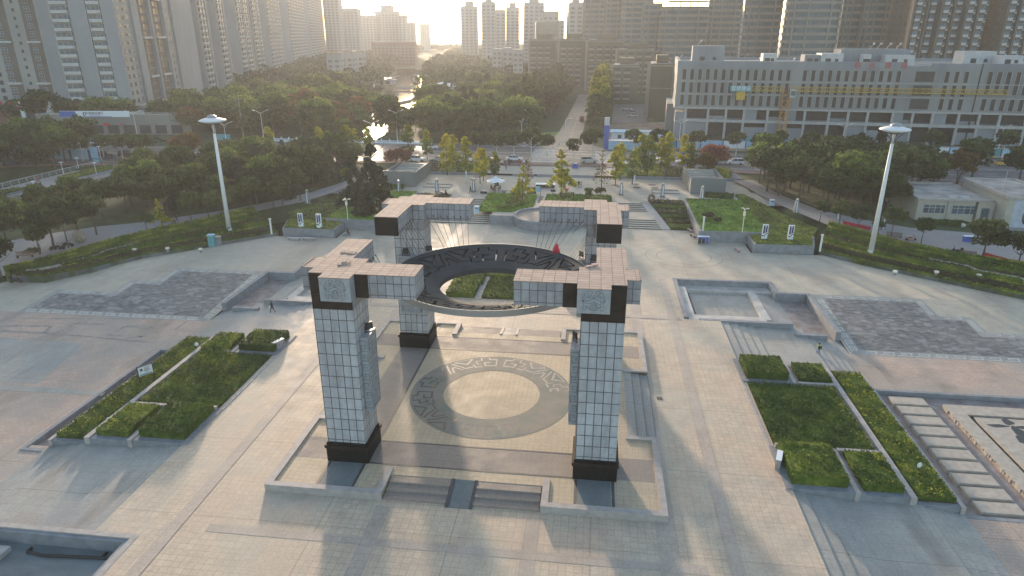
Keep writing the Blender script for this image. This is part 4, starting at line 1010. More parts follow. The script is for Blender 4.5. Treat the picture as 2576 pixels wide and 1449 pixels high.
# ------------------------------------------------------------------ four pillars with their capitals
def mirror_pts(pts): return pts
def relief_face(mb, w, h):
    """raised mask-like scrollwork on a plate centred at 0, in x / z, facing -y; strokes as flat bars"""
    st = [[(.12, .95), (.30, .98), (.42, .85), (.34, .70), (.20, .62), (.16, .50)], [(.46, .92), (.62, .70), (.60, .58)], [(.12, .95), (.10, .80), (.20, .72)],
          [(.24, .50), (.36, .56), (.46, .46), (.40, .36), (.26, .38), (.24, .50)], [(.58, .60), (.70, .40), (.72, .15), (.64, -.05), (.58, .10), (.60, .30), (.52, .42)], [(.72, .15), (.60, -.15), (.66, -.45), (.62, -.78)],
          [(0, .62), (.09, .42), (.04, .28), (0, .30)], [(.10, .36), (.22, .12), (.40, .10), (.50, -.05), (.40, -.22), (.20, -.14), (.06, -.02)], [(0, .02), (.10, -.20), (.05, -.38)],
          [(.06, -.30), (.22, -.36), (.20, -.48), (0, -.50)], [(0, -.66), (.24, -.62), (.40, -.44), (.52, -.42)], [(.62, -.78), (.46, -.78), (.46, -.48)], [(.16, -.12), (.14, -.30)], [(0, -.82), (.12, -.80), (.26, -.70)]]
    for sg in (-1, 1):
        for s_ in st:
            for (x0, z0), (x1, z1) in zip(s_, s_[1:]):
                p0 = Vector((sg * x0 * w, 0, z0 * h)); p1 = Vector((sg * x1 * w, 0, z1 * h)); d = p1 - p0; L = d.length
                n_ = Vector((-d.z, 0, d.x)) / L * .026; e = d / L * .015; y = Vector((0, -.02, 0))
                q = [p0 - n_ - e, p1 - n_ + e, p1 + n_ + e, p0 + n_ - e]
                mb._add([tuple(v) for v in q] + [tuple(v + y) for v in q], [(0, 1, 2, 3), (7, 6, 5, 4), (0, 4, 5, 1), (1, 5, 6, 2), (2, 6, 7, 3), (3, 7, 4, 0)])
def fret_panel(mb, w, h, depth_y):
    """meander bars, in x / z facing -y"""
    z = -h + .25; k = 0
    while z < h - .7:
        sg = 1 if k % 2 else -1
        for (x0, x1, z0, z1) in ((-.8, .8, 0, .07), (.8, .73, 0, .55) if sg > 0 else (-.8, -.73, 0, .55), (-.35 * sg, .8 * sg, .5, .57), (-.35 * sg, -.28 * sg, .25, .57), (-.35 * sg, .35 * sg, .25, .32)):
            xa, xb = sorted((x0 * w, x1 * w)); mb.box(xa, max(xb, xa + .07), -.03 + depth_y, depth_y, z + z0, z + z1)
        z += .85; k += 1
    for (x0, x1, z0, z1) in ((-.93 * w, -.86 * w, -h + .1, h - .1), (.86 * w, .93 * w, -h + .1, h - .1), (-.93 * w, .93 * w, -h + .1, -h + .17), (-.93 * w, .93 * w, h - .17, h - .1)): mb.box(x0, x1, -.03 + depth_y, depth_y, z0, z1)
NM = {(-1, -1): 'near left', (1, -1): 'near right', (-1, 1): 'far left', (1, 1): 'far right'}
for sx in (-1, 1):
    for sy in (-1, 1):
        nm = NM[(sx, sy)]; PXc, PYc = sx * 10.26, sy * 11.0
        root = thing('pillar', f'tall tiled stone pillar with block capital and dark base, {nm} of the four around the ring', 'pillar', (PXc, PYc, PZ), group='four pillars of the monument')
        def bx(x0, x1, y0, y1, z0, z1, name, mt, par=None, lab=None):
            """coordinates given for the +x +y quadrant, mirrored"""
            xa, xb = sorted((sx * x0, sx * x1)); ya, yb = sorted((sy * y0, sy * y1)); q = MB(); q.box(xa, xb, ya, yb, z0, z1)
            o = q.build(name, MT[mt], center=True); wchild(o, root); return tag(o, lab)
        bx(8.50, 12.02, 9.20, 12.80, PZ, 1.75, 'base', 'black_stone'); bx(8.40, 12.12, 9.10, 12.90, 1.75, 2.05, 'base_moulding', 'brown_stone'); bx(8.55, 11.97, 9.25, 12.75, 2.05, 2.28, 'base_cap', 'black_stone')
        # shaft with a visible joint line at each corner
        sh = MB(); xa, xb = sorted((sx * 8.65, sx * 11.87)); ya, yb = sorted((sy * 9.35, sy * 12.65))
        sh.box(-1.61, 1.61, -1.65, 1.65, 0, 14.25 - 2.28); o = sh.build('shaft', MT['shaft_tiles'], root, loc=(0, 0, 2.28 - PZ))
        bx(8.65, 11.87, 9.35, 12.65, 14.25, 15.34, 'band', 'beam_tiles')
        if sy < 0: bx(8.67, 11.88, 12.65, 12.67, 14.25, 15.33, 'dark_band', 'brown_stone'); bx(11.87, 11.89, 9.4, 12.64, 14.25, 15.33, 'dark_band', 'brown_stone')
        if sy < 0:   # dark facing slabs beside the mask block
            bx(10.75, 11.89, 12.40, 12.67, 15.34, 17.20, 'dark_facing', 'brown_stone'); bx(7.30, 8.33, 12.40, 12.695, 15.33, 17.21, 'dark_facing', 'brown_stone')
        zt = 17.24
        def slab(x0, x1, y0, y1, nm2, zb=15.34, top=True):
            bx(x0, x1, y0, y1, zb, zt - .07, nm2, 'beam_tiles')
        b = MB(); c = MB()
        def bb(q, x0, x1, y0, y1, z0, z1):
            xa, xb = sorted((sx * x0, sx * x1)); ya, yb = sorted((sy * y0, sy * y1)); q.box(xa, xb, ya, yb, z0, z1)
        # arms: long ones towards the neighbours, short stubs outwards
        bx(3.70, 8.36, 10.05, 12.66, 15.34, zt - .07, 'arm', 'beam_tiles'); bx(9.72, 12.05, 3.85, 9.25, 15.34, zt - .07, 'arm', 'beam_tiles')
        bx(8.36, 11.87, 9.25, 12.66, 15.341, zt - .071, 'capital_core', 'beam_tiles'); bx(11.87, 12.95, 9.15, 11.55, 15.34, zt - .07, 'stub', 'beam_tiles')
        if sy < 0:
            bx(8.35, 10.72, 12.66, 13.68, 15.32, zt - .07, 'mask_block', 'panel_stone')
        else: bx(8.35, 10.72, 12.66, 13.68, 15.32, zt - .07, 'stub', 'beam_tiles')
        if sy > 0: bx(9.70, 12.07, 3.80, 3.852, 15.32, zt - .06, 'end_plate', 'black_stone')
        q = MB(); e = .03
        for (x0, x1, y0, y1) in ((3.67, 8.36, 10.02, 12.69), (9.69, 12.08, 3.82, 9.25), (8.36, 11.90, 9.25, 12.69), (11.90, 12.98, 9.12, 11.58), (8.32, 10.75, 12.69, 13.71)): bb(q, x0, x1, y0, y1, zt - .07, zt)
        bb(q, 8.36, 9.69, 9.05, 9.25, zt - .07, zt)
        o = q.build('top_tiles', MT['cap_tiles'], center=True); wchild(o, root)
        q = MB(); bb(q, 12.80, 12.95, 9.15, 11.55, zt, zt + .05); o = q.build('edge_trim', MT['cap_tiles'], center=True); wchild(o, root)
        # mask relief on the block (faces outward)
        m_ = MB(); m_.M = Matrix.Translation((sx * 9.535, sy * 13.68, 16.24)) @ (Matrix.Identity(4) if sy < 0 else Matrix.Rotation(PI, 4, 'Z'))
        relief_face(m_, 1.12, .82); wchild(m_.build('mask_relief', MT['relief_dark'], center=True), root)
        # carved panels on the two inner faces
        for ax in (0, 1):
            if ax == 0: b0 = (8.0, 8.65, 9.8, 11.95)
            else: b0 = (9.3, 11.45, 8.7, 9.35)
            bx(*b0, 4.95, 11.6, 'carved_panel', 'panel_stone')
            m_ = MB()
            if ax == 0:
                m_.M = Matrix.Translation((sx * 8.0, sy * 10.87, 8.27)) @ Matrix.Rotation(PI / 2 if sx < 0 else -PI / 2, 4, 'Z'); fret_panel(m_, .98, 3.2, 0)
                wchild(m_.build('fret_relief', MT['relief_dark'], center=True), root)
                m_ = MB(); m_.M = Matrix.Translation((sx * 8.32, sy * (11.95 if sy < 0 else 9.8), 8.27)); fret_panel(m_, .31, 3.2, 0)
                wchild(m_.build('fret_relief', MT['relief_dark'], center=True), root)
            else:
                m_.M = Matrix.Translation((sx * 10.37, sy * 8.7, 8.27)) @ Matrix.Rotation(0 if sy > 0 else PI, 4, 'Z'); fret_panel(m_, .98, 3.2, 0)
                wchild(m_.build('fret_relief', MT['relief_dark'], center=True), root)
# floodlights on top of the panels
def floodlight(x, y, z, rz, lab, sc=1.0):
    t = thing('floodlight', lab, 'floodlight', (x, y, z), rz, group='black floodlights on the carved panels')
    b = MB(); b.box(-.3 * sc, .3 * sc, -.14, .02, .22, .72 * sc + .1); b.build('housing', MT['black_plastic'], t)
    b = MB(); b.box(-.22 * sc, .22 * sc, -.155, -.14, .30, .62 * sc + .1); b.build('lens', MT['glass_dark'], t)
    b = MB(); b.path([(-.36 * sc, -.05, 0), (-.36 * sc, -.05, .5), (-.3 * sc, -.05, .5)], .03); b.path([(.36 * sc, -.05, 0), (.36 * sc, -.05, .5), (.3 * sc, -.05, .5)], .03); b.box(-.38 * sc, .38 * sc, -.1, 0, 0, .04); b.build('bracket', MT['black_plastic'], t)
for (x, y, rz, lab) in ((-8.3, -10.6, .9, 'black floodlight on the carved panel of the near left pillar'), (8.3, -10.4, -1.1, 'black floodlight tilted on the carved panel of the near right pillar'),
                        (-10.6, 9.0, .15, 'square black floodlight on the front panel of the far left pillar'), (-8.35, 10.3, .5, 'black floodlight on the inner panel of the far left pillar'),
                        (8.3, 10.3, -.9, 'black floodlight on the inner panel of the far right pillar'), (9.6, 9.0, -.1, 'square black floodlight on the front panel of the far right pillar')):
    floodlight(x, y, 11.6, rz, lab)
# loose tiles on the near left capital, a rag on the near right one
for k, (x, y, r_, lab) in enumerate(((-10.9, -7.6, .3, 'loose square tile on the back arm of the near left capital, left of two'), (-10.2, -7.8, -.1, 'loose square tile on the back arm of the near left capital, right of two'), (-10.0, -10.6, .5, 'tilted loose tile at the centre of the near left capital'), (-9.8, -10.2, .1, 'upper loose tile at the centre of the near left capital'))):
    b = MB(); b.box(-.33, .33, -.28, .28, 0, .05); o = b.build('loose_tile', MT['cap_tiles'], loc=(x, y, 17.26 + (.06 if k == 3 else 0))); o.rotation_euler = (.03, .05, r_); tag(o, lab, 'tile', 'loose tiles on the capital')
b = MB(); b.box(-.5, .5, -.08, .14, 0, .08); b.box(.1, .55, -.02, .3, .05, .12); o = b.build('rag', MT['pink_stone'], loc=(9.3, -8.9, 17.26)); o.rotation_euler[2] = .5; tag(o, 'pink rag lying on the near right capital', 'rag')
# ------------------------------------------------------------------ trees
def lumps(rnd, n, rx, rz, shape):
    out = []
    for k in range(n):
        a = rnd.uniform(0, 2 * PI)
        if shape == 'round': t = rnd.uniform(-.75, .95); r = math.sqrt(max(0, 1 - t * t)) * rnd.uniform(.45, .85); z = t * .72
        elif shape == 'cone': t = rnd.random() ** 1.25; r = (1 - t) * .85 * rnd.uniform(.5, 1) + .05; z = t * 2 - 1
        elif shape == 'column': t = rnd.random(); r = .75 * (1 - abs(t - .4) ** 2) * rnd.uniform(.4, 1) * (1 if t < .75 else (1 - t) / .25 + .1); z = t * 2 - 1
        else: t = rnd.uniform(-.6, .8); r = rnd.uniform(.2, .9) * math.sqrt(1 - t * t); z = t
        out.append((r * math.cos(a) * rx, r * math.sin(a) * rx, z * rz))
    return out
def crown_mesh(name, mats, rx, rz, zc, nl, n, size, shape='round', lump=.36, seed=0, droop=0, top=.35):
    rnd = random.Random(seed); b = MB(); L = lumps(rnd, nl, rx, rz, shape)
    for k in range(n):
        c = L[rnd.randrange(len(L))]; lr = rx * lump * (1.0 if shape != 'cone' else max(.35, 1 - (c[2] / rz + 1) / 2)) * rnd.uniform(.55, 1.05)
        a = rnd.uniform(0, 2 * PI); t = rnd.uniform(-.7, 1); q = math.sqrt(1 - t * t)
        x = c[0] + lr * q * math.cos(a); y = c[1] + lr * q * math.sin(a); z = c[2] + lr * t * .8
        if droop: z -= rnd.random() ** 2 * droop * (math.hypot(x, y) / rx)
        m = 1 if len(mats) > 1 and z / rz > top and rnd.random() < .75 else 0  # upper leaves use second material; on green crowns it colours in sunlit tops
        leaf(b, (x, y, zc + z), size * rnd.uniform(.6, 1.35), rnd, m)
    me_o = b.build(name, mats); return me_o
def trunk_mesh(name, mat, h, r, spread, limbs=5, seed=0, multi=1, zc=None):
    rnd = random.Random(seed); b = MB()
    for s_ in range(multi):
        a0 = rnd.uniform(0, 2 * PI); lean = .25 * (multi > 1)
        p = Vector((.15 * math.cos(a0) * (multi > 1), .15 * math.sin(a0) * (multi > 1), 0)); pts = [p]
        for k in range(4): pts.append(Vector((math.cos(a0) * lean * spread * (k + 1) / 4 + rnd.uniform(-.06, .06) * h * .3, math.sin(a0) * lean * spread * (k + 1) / 4 + rnd.uniform(-.06, .06) * h * .3, h * (k + 1) / 4)))
        for k in range(4): b.tube(pts[k], pts[k + 1], r * (1 - k * .2), r * (1 - (k + 1) * .2), 7)
        for k in range(limbs):
            t = rnd.uniform(.42, .95); i = min(3, int(t * 4)); q = pts[i].lerp(pts[i + 1], t * 4 - i); a = 2 * PI * k / limbs + rnd.uniform(-.4, .4)
            e = q + Vector((math.cos(a) * spread * rnd.uniform(.5, .8), math.sin(a) * spread * rnd.uniform(.5, .8), rnd.uniform(.25, .6) * spread))
            m = q.lerp(e, .5) + Vector((0, 0, -.06 * spread)); b.tube(q, m, r * .42, r * .28, 5); b.tube(m, e, r * .28, r * .1, 5)
    return b.build(name, mat)
KINDS = {}
def kind(key, name, mats, rx, rz, zc, nl, n, size, shape, th, tr, tmat='bark', var=3, **kw):
    multi = kw.pop('multi', 1); limbs = kw.pop('limbs', 5); lst = []
    for v in range(var):
        cr = crown_mesh('crown', [MT[m] for m in mats], rx, rz, zc, nl, n, size, shape, seed=hash((len(key), v * 7, n)) % 9999, **kw)
        tk = trunk_mesh('trunk', MT[tmat], th, tr, rx, limbs, seed=v + 3, multi=multi)
        lst.append((cr, tk))
    KINDS[key] = (name, lst, zc + rz)
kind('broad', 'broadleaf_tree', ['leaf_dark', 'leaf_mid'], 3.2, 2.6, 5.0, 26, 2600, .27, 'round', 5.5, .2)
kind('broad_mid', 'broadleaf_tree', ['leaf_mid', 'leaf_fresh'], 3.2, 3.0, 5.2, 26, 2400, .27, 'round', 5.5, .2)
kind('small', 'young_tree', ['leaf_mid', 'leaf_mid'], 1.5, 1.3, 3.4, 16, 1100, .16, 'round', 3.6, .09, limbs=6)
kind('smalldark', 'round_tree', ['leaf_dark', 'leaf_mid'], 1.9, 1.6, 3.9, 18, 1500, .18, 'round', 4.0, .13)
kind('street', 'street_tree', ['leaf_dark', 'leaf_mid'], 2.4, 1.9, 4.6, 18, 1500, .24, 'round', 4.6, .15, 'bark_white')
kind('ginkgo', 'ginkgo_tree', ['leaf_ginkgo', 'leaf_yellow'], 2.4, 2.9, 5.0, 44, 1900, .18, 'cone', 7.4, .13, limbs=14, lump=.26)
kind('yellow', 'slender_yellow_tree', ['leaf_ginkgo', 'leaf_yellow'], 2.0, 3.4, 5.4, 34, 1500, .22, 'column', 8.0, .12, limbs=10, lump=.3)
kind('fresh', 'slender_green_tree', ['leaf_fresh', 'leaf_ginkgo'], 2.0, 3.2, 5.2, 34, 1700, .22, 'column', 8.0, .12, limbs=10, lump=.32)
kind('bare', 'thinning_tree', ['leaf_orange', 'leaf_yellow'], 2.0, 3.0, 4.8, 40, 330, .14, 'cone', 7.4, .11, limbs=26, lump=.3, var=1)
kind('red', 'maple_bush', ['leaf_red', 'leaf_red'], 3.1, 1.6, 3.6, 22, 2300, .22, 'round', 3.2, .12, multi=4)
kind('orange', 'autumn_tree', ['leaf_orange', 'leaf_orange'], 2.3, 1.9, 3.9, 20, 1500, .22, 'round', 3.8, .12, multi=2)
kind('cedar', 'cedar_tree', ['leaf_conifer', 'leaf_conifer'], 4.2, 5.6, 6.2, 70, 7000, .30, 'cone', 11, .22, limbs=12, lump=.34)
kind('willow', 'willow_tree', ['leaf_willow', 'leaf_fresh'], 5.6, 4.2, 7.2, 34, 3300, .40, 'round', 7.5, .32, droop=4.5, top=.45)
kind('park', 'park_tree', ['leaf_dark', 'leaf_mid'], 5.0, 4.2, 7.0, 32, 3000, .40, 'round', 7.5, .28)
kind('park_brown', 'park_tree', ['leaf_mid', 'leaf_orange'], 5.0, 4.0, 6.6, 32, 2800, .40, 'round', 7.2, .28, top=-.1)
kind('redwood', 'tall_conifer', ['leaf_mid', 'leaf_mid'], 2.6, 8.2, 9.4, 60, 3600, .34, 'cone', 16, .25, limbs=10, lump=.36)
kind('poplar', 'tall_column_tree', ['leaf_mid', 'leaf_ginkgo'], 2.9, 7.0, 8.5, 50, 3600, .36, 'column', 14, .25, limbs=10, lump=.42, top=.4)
_first = {}
def plant(key, x, y, z, h, label, group, rw=1.0, rnd=random.Random(11)):
    name, lst, H = KINDS[key]; v = rnd.randrange(len(lst)); sc = h / H
    t = thing(name, label, 'bush' if 'bush' in name else 'tree', (x, y, z - .05), rnd.uniform(0, 2 * PI), group)
    t.scale = (sc * rw, sc * rw, sc)
    cr, tk = lst[v]
    if (key, v) not in _first: _first[(key, v)] = 1; cr.parent = t; tk.parent = t; return t
    for o in (tk, cr): c = o.copy(); COL.objects.link(c); c.parent = t
    return t
def gz_(x, y): return hf(x, y) if hf(x, y) > -1 else 1.5
# trees placed one by one: kind, picture foot point, ground height, height, label
LIST = [
 ('ginkgo', 1315, 511, 1.6, 8.0, 'sparse yellow green ginkgo in the left plant bed behind the ring'), ('ginkgo', 1410, 503, 1.6, 10.6, 'tallest yellow green ginkgo in the middle plant bed, by the water channel'),
 ('bare', 1512, 482, 1.6, 9.0, 'nearly bare autumn tree with thin branches in the right plant bed'), ('bare', 1328, 463, 1.5, 6.0, 'small reddish bare sapling just behind the left ginkgo'),
 ('red', 1003, 433, 1.9, 5.6, 'reddish brown maple bush beside the left stairwell block'),
 ('cedar', 945, 545, 1.2, 13.5, 'big dark cedar left of the far left pillar'), ('cedar', 892, 520, 1.3, 10.0, 'smaller dark cedar left of the big cedar'),
 ('cedar', 2195, 462, 1.9, 12.0, 'blue green cedar among the right woods left of the white lamp mast'), ('cedar', 2150, 440, 1.9, 10.0, 'second blue green cedar in the right woods, further back'),
 ('orange', 1775, 445, 1.9, 6.0, 'orange autumn tree beside the right stairwell block'), ('red', 1795, 428, 1.9, 6.4, 'dark reddish tree behind the orange tree on the right'),
 ('broad', 135, 622, 1.2, 8.6, 'large dark round tree beside the parked motorcycles'), ('smalldark', 100, 640, 1.0, 5.2, 'small dark round tree near the bench at the left edge'), ('smalldark', 172, 622, 1.2, 6.6, 'round dark tree right above the motorcycles'),
 ('broad', 22, 628, 1.2, 8.8, 'big dark tree at the left edge of the picture'), ('smalldark', 5, 700, .8, 6.4, 'small dark tree cut by the left edge'), ('smalldark', 243, 590, 1.4, 7.0, 'dark tree on the grass right of the grey boulder'), ('smalldark', 198, 588, 1.4, 8.0, 'slim tree behind the grey boulder'),
 ('ginkgo', 410, 583, 1.3, 6.0, 'thin sparse ginkgo at the left end of the hedge slope path'), ('small', 372, 592, 1.2, 4.2, 'small round tree left of the thin ginkgo'), ('small', 485, 573, 1.3, 6.8, 'light crowned path tree left of the left lamp mast'), ('small', 527, 566, 1.3, 6.0, 'path tree directly left of the left lamp mast'),
 ('small', 560, 557, 1.3, 6.2, 'path tree right behind the left lamp mast'), ('small', 597, 545, 1.4, 6.2, 'second path tree right of the left lamp mast'), ('small', 634, 538, 1.4, 7.4, 'third path tree right of the left lamp mast'), ('small', 690, 525, 1.5, 5.6, 'fourth path tree right of the left lamp mast'),
 ('small', 712, 520, 1.5, 6.6, 'fifth path tree right of the left lamp mast'), ('small', 756, 508, 1.5, 7.4, 'path tree next to the left side stone light column'),
 ('small', 2061, 563, 1.3, 4.6, 'small path tree left of the red banner on the right slope'), ('small', 2109, 576, 1.3, 5.4, 'path tree above the left end of the red banner'), ('small', 2156, 588, 1.3, 5.2, 'path tree behind the middle of the red banner'),
 ('small', 2241, 600, 1.3, 5.6, 'path tree above the bench right of the right lamp mast'), ('small', 2316, 616, 1.3, 4.8, 'small path tree in front of the pavilion hedge'), ('broad', 2468, 660, 1.1, 7.0, 'full green path tree in front of the pavilion gate'), ('smalldark', 2555, 680, 1.0, 6.2, 'green path tree cut by the right edge'),
 ('small', 2205, 600, 1.3, 3.8, 'lowest small path tree between lamp mast and red banner'),
 ('orange', 2405, 470, 1.9, 8.5, 'big dark tree with a reddish top behind the pavilion'), ('broad', 2440, 462, 1.9, 10.5, 'very wide dark green tree behind the pavilion roof'), ('broad', 2330, 448, 1.9, 8.0, 'dark tree between lamp mast and pavilion roof'), ('broad', 2560, 465, 1.9, 9.0, 'dark tree cut by the right edge behind the pavilion'), ('broad_mid', 2290, 470, 1.9, 6.0, 'low yellowish tree between lamp mast and pavilion'),
 ('broad_mid', 375, 458, 1.9, 8.0, 'fresh green willowy tree next to the footbridge end'), ('orange', 462, 415, 2.0, 7.5, 'brownish round tree on the road corner, left one of a pair'), ('orange', 480, 416, 2.0, 8.5, 'brownish round tree on the road corner, right one of a pair'),
]
for k, (u, v, h) in enumerate(((1250, 398, 7.5), (1293, 400, 8), (1336, 404, 9), (1443, 406, 6.2), (1490, 402, 8.6), (1203, 398, 7.5), (1375, 392, 6))):
    LIST.append(('street', u, v, 2.0, h, f'round dark street tree on the near kerb of the road, {ordw(sorted([1203,1250,1293,1336,1375,1443,1490]).index(u))} from the left'))
ys_ = [(682, 408, 9, 'fresh'), (808, 400, 8.5, 'yellow'), (830, 402, 7.5, 'fresh'), (875, 408, 9.5, 'fresh'), (895, 400, 8, 'fresh'), (930, 405, 8.5, 'fresh'), (1030, 400, 9, 'fresh'), (1075, 405, 8, 'fresh'), (1125, 440, 9.5, 'yellow'), (1140, 425, 8.5, 'yellow'), (1172, 447, 9.5, 'yellow'), (1208, 462, 8, 'yellow'), (1216, 455, 7.5, 'yellow'), (1245, 452, 6.5, 'fresh'),
       (1548, 468, 9, 'yellow'), (1560, 452, 8.5, 'yellow'), (1590, 462, 7.5, 'fresh'), (1610, 440, 9.5, 'fresh'), (1628, 450, 10, 'fresh'), (1660, 438, 8.5, 'yellow'), (1678, 440, 10, 'yellow'), (1715, 432, 9, 'yellow'), (1735, 438, 7.5, 'fresh')]
ys_.sort()
for k, (u, v, h, kd) in enumerate(ys_): LIST.append((kd, u, v, 1.9 if v < 445 else 1.5, h, f'slender autumn tree of the row between plaza and road, {ordw(k)} from the left'))
fs_ = [(30, 398, 6), (120, 402, 6.5), (165, 398, 6.5), (210, 405, 7.2), (262, 398, 6.5), (310, 402, 7), (345, 404, 7), (370, 400, 7), (330, 392, 6.5), (1592, 392, 7.5), (1655, 390, 7.5), (1750, 388, 7), (1850, 395, 7.2), (1905, 392, 6.5), (1960, 390, 7), (2035, 392, 7), (2340, 396, 8), (2520, 400, 8)]
fs_.sort()
for k, (u, v, h) in enumerate(fs_): LIST.append(('street', u, v, 2.0, h, f'dark street tree along the outer parts of the road, {ordw(k)} from the left'))
for (kd, u, v, z, h, lab) in LIST:
    x, y = G(u, v, z); plant(kd, x, y, z, h, lab, {'street': 'street trees along the road', 'yellow': 'slender autumn trees by the road', 'fresh': 'slender autumn trees by the road', 'small': 'young trees along the side paths'}.get(kd))
for (x, y, h, w) in ((-67.5, 163, 7.5, 'near the balustrade'), (-75, 178, 9, 'behind the first'), (-66, 186, 8, 'opposite bank'), (-80, 196, 9, 'upstream'), (-77, 206, 10, 'far upstream'), (-83, 222, 10, 'at the first bend'), (-73, 160, 7, 'left of the nearest one')): plant('willow', x, y, 1.6, h, f'willow hanging over the glinting river behind the road bridge, {w}', 'willows over the river')
def scatter(poly, step, jit, seed, ok):
    rnd = random.Random(seed); xs = [p[0] for p in poly]; ys = [p[1] for p in poly]; out = []; y = min(ys); r_ = 0
    while y < max(ys):
        x = min(xs) + (step / 2 if r_ % 2 else 0); row = []
        while x < max(xs):
            px, py = x + rnd.uniform(-jit, jit), y + rnd.uniform(-jit, jit)
            if inpoly(px, py, poly) and ok(px, py): row.append((px, py))
            x += step
        out.append(sorted(row)); y += step * .87; r_ += 1
    return [r for r in out if r]
def wood(poly, step, jit, seed, keys, hr, where, group, ok=lambda x, y: True):
    rnd = random.Random(seed + 1); tot = 0
    for ri, row in enumerate(scatter(poly, step, jit, seed, ok)):
        for k, (x, y) in enumerate(row):
            kd = rnd.choice(keys); h = rnd.uniform(*hr)
            look = {'broad': 'dark bushy', 'broad_mid': 'mid green bushy', 'smalldark': 'small dark round', 'park': 'large dark green', 'park_brown': 'large brownish', 'willow': 'light green drooping', 'cedar': 'dark coniferous', 'redwood': 'tall pointed', 'poplar': 'tall yellow topped'}[kd]
            uu_ = PX(x, y, 6)[0]
            fd_ = -(x - CX) * _sy + (y - CY) * _cy
            if 985 < uu_ < 1075 and fd_ > 225:
                if fd_ > 262: continue
                h = 5.0
            if y > 232 and rivd(x, y) < 17 and kd != 'redwood': h *= .5
            plant(kd, x, y, gz_(x, y), h * (1.2 if kd == 'redwood' else 1), f'{look} tree {where}, {ordw(k)} from left, {ordw(ri)} row', group); tot += 1
    return tot
nt = 0
nt += wood([(-58, 66), (-53, 76), (-50.5, 88), (-48.5, 108), (-60, 112), (-72, 103), (-82, 90), (-88, 76), (-84, 56), (-70, 58)], 4.7, 1.1, 3, ['broad', 'broad', 'broad_mid', 'broad', 'cedar'], (6, 9.5), 'in the left woods', 'woods left of the plaza', lambda x, y: rivd(x, y) > 0)
nt += wood([(-88, 52), (-90, 66), (-98, 68), (-104, 58), (-118, 46), (-100, 44)], 5.5, 1.2, 5, ['broad', 'smalldark', 'broad_mid'], (4.5, 6.5), 'below the footbridge', 'trees below the footbridge', lambda x, y: rivd(x, y) > 0)
nt += wood([(-128, 62), (-126, 100), (-132, 126), (-170, 128), (-190, 100), (-170, 62)], 8.5, 1.8, 6, ['broad', 'broad_mid', 'broad'], (8, 11), 'beyond the footbridge', 'trees beyond the footbridge', lambda x, y: rivd(x, y) > -2)
nt += wood([(46.5, 84), (50, 82), (56, 77), (61, 73), (67, 70.5), (66, 84), (84, 90), (84, 108), (45, 108), (44, 92)], 5.0, 1.1, 8, ['broad', 'broad', 'broad', 'broad_mid'], (7.5, 11), 'in the right woods', 'woods right of the plaza')
nt += wood([(-225, 158), (-76, 156), (-72, 186), (-84, 240), (-100, 330), (-150, 330), (-225, 230)], 11, 2.4, 9, ['park', 'willow', 'park', 'willow', 'park_brown', 'park'], (10, 14), 'on the left river bank', 'park trees on the left river bank', lambda x, y: rivd(x, y) > 1 and not (x < -150 and y > 158 + (x + 225) * 0 + 14))
nt += wood([(-68, 156), (-34, 156), (-10, 158), (-12, 330), (-76, 330), (-80, 250), (-68, 200)], 10, 2.2, 12, ['park', 'willow', 'park', 'cedar', 'willow'], (9, 13.5), 'on the right river bank', 'park trees on the right river bank', lambda x, y: rivd(x, y) > 1 and x < -13 + max(0, (y - 158)) * .03 and not (-74 < x < -48 and 262 < y < 312) and not (-78 < x < -50 and 352 < y < 420))
nt += wood([(-24, 205), (-10, 205), (-4, 335), (-22, 335)], 7.0, 1.2, 15, ['redwood', 'redwood', 'park'], (11, 15), 'left of the side road', 'tall conifers of the side road avenue')
nt += wood([(6, 183), (12.5, 183), (17, 330), (10, 330)], 6.4, .8, 16, ['poplar'], (13, 18), 'right of the side road', 'tall trees right of the side road')
# the far wood beyond reads as one mass
rnd = random.Random(3); b = MB()
def fok(x, y): return rivd(x, y) > 2 and y > 325 and not (x > -50 and y < 405)
for row in scatter([(-330, 330), (-190, 330), (-118, 330), (-8, 330), (20, 330), (60, 900), (150, 1500), (-700, 1500)], 15, 5, 21, fok):
    for (x, y) in row:
        r = rnd.uniform(4.5, 7); h = rnd.uniform(7, 12); mi = rnd.choice((0, 0, 1, 2)); nl = 90 if y < 600 else 40
        for k in range(nl):
            a = rnd.uniform(0, 2 * PI); t = rnd.uniform(-.3, 1); q = math.sqrt(1 - t * t)
            leaf(b, (x + r * q * math.cos(a) * rnd.uniform(.6, 1), y + r * q * math.sin(a) * rnd.uniform(.6, 1), 1.9 + h * .55 + h * .45 * t), 1.1 if nl > 50 else 1.8, rnd, mi)
tag(b.build('far_wood', [MT['leaf_dark'], MT['leaf_mid'], MT['leaf_willow']]), 'hazy mass of treetops filling the park in the distance', 'wood', kind='stuff')
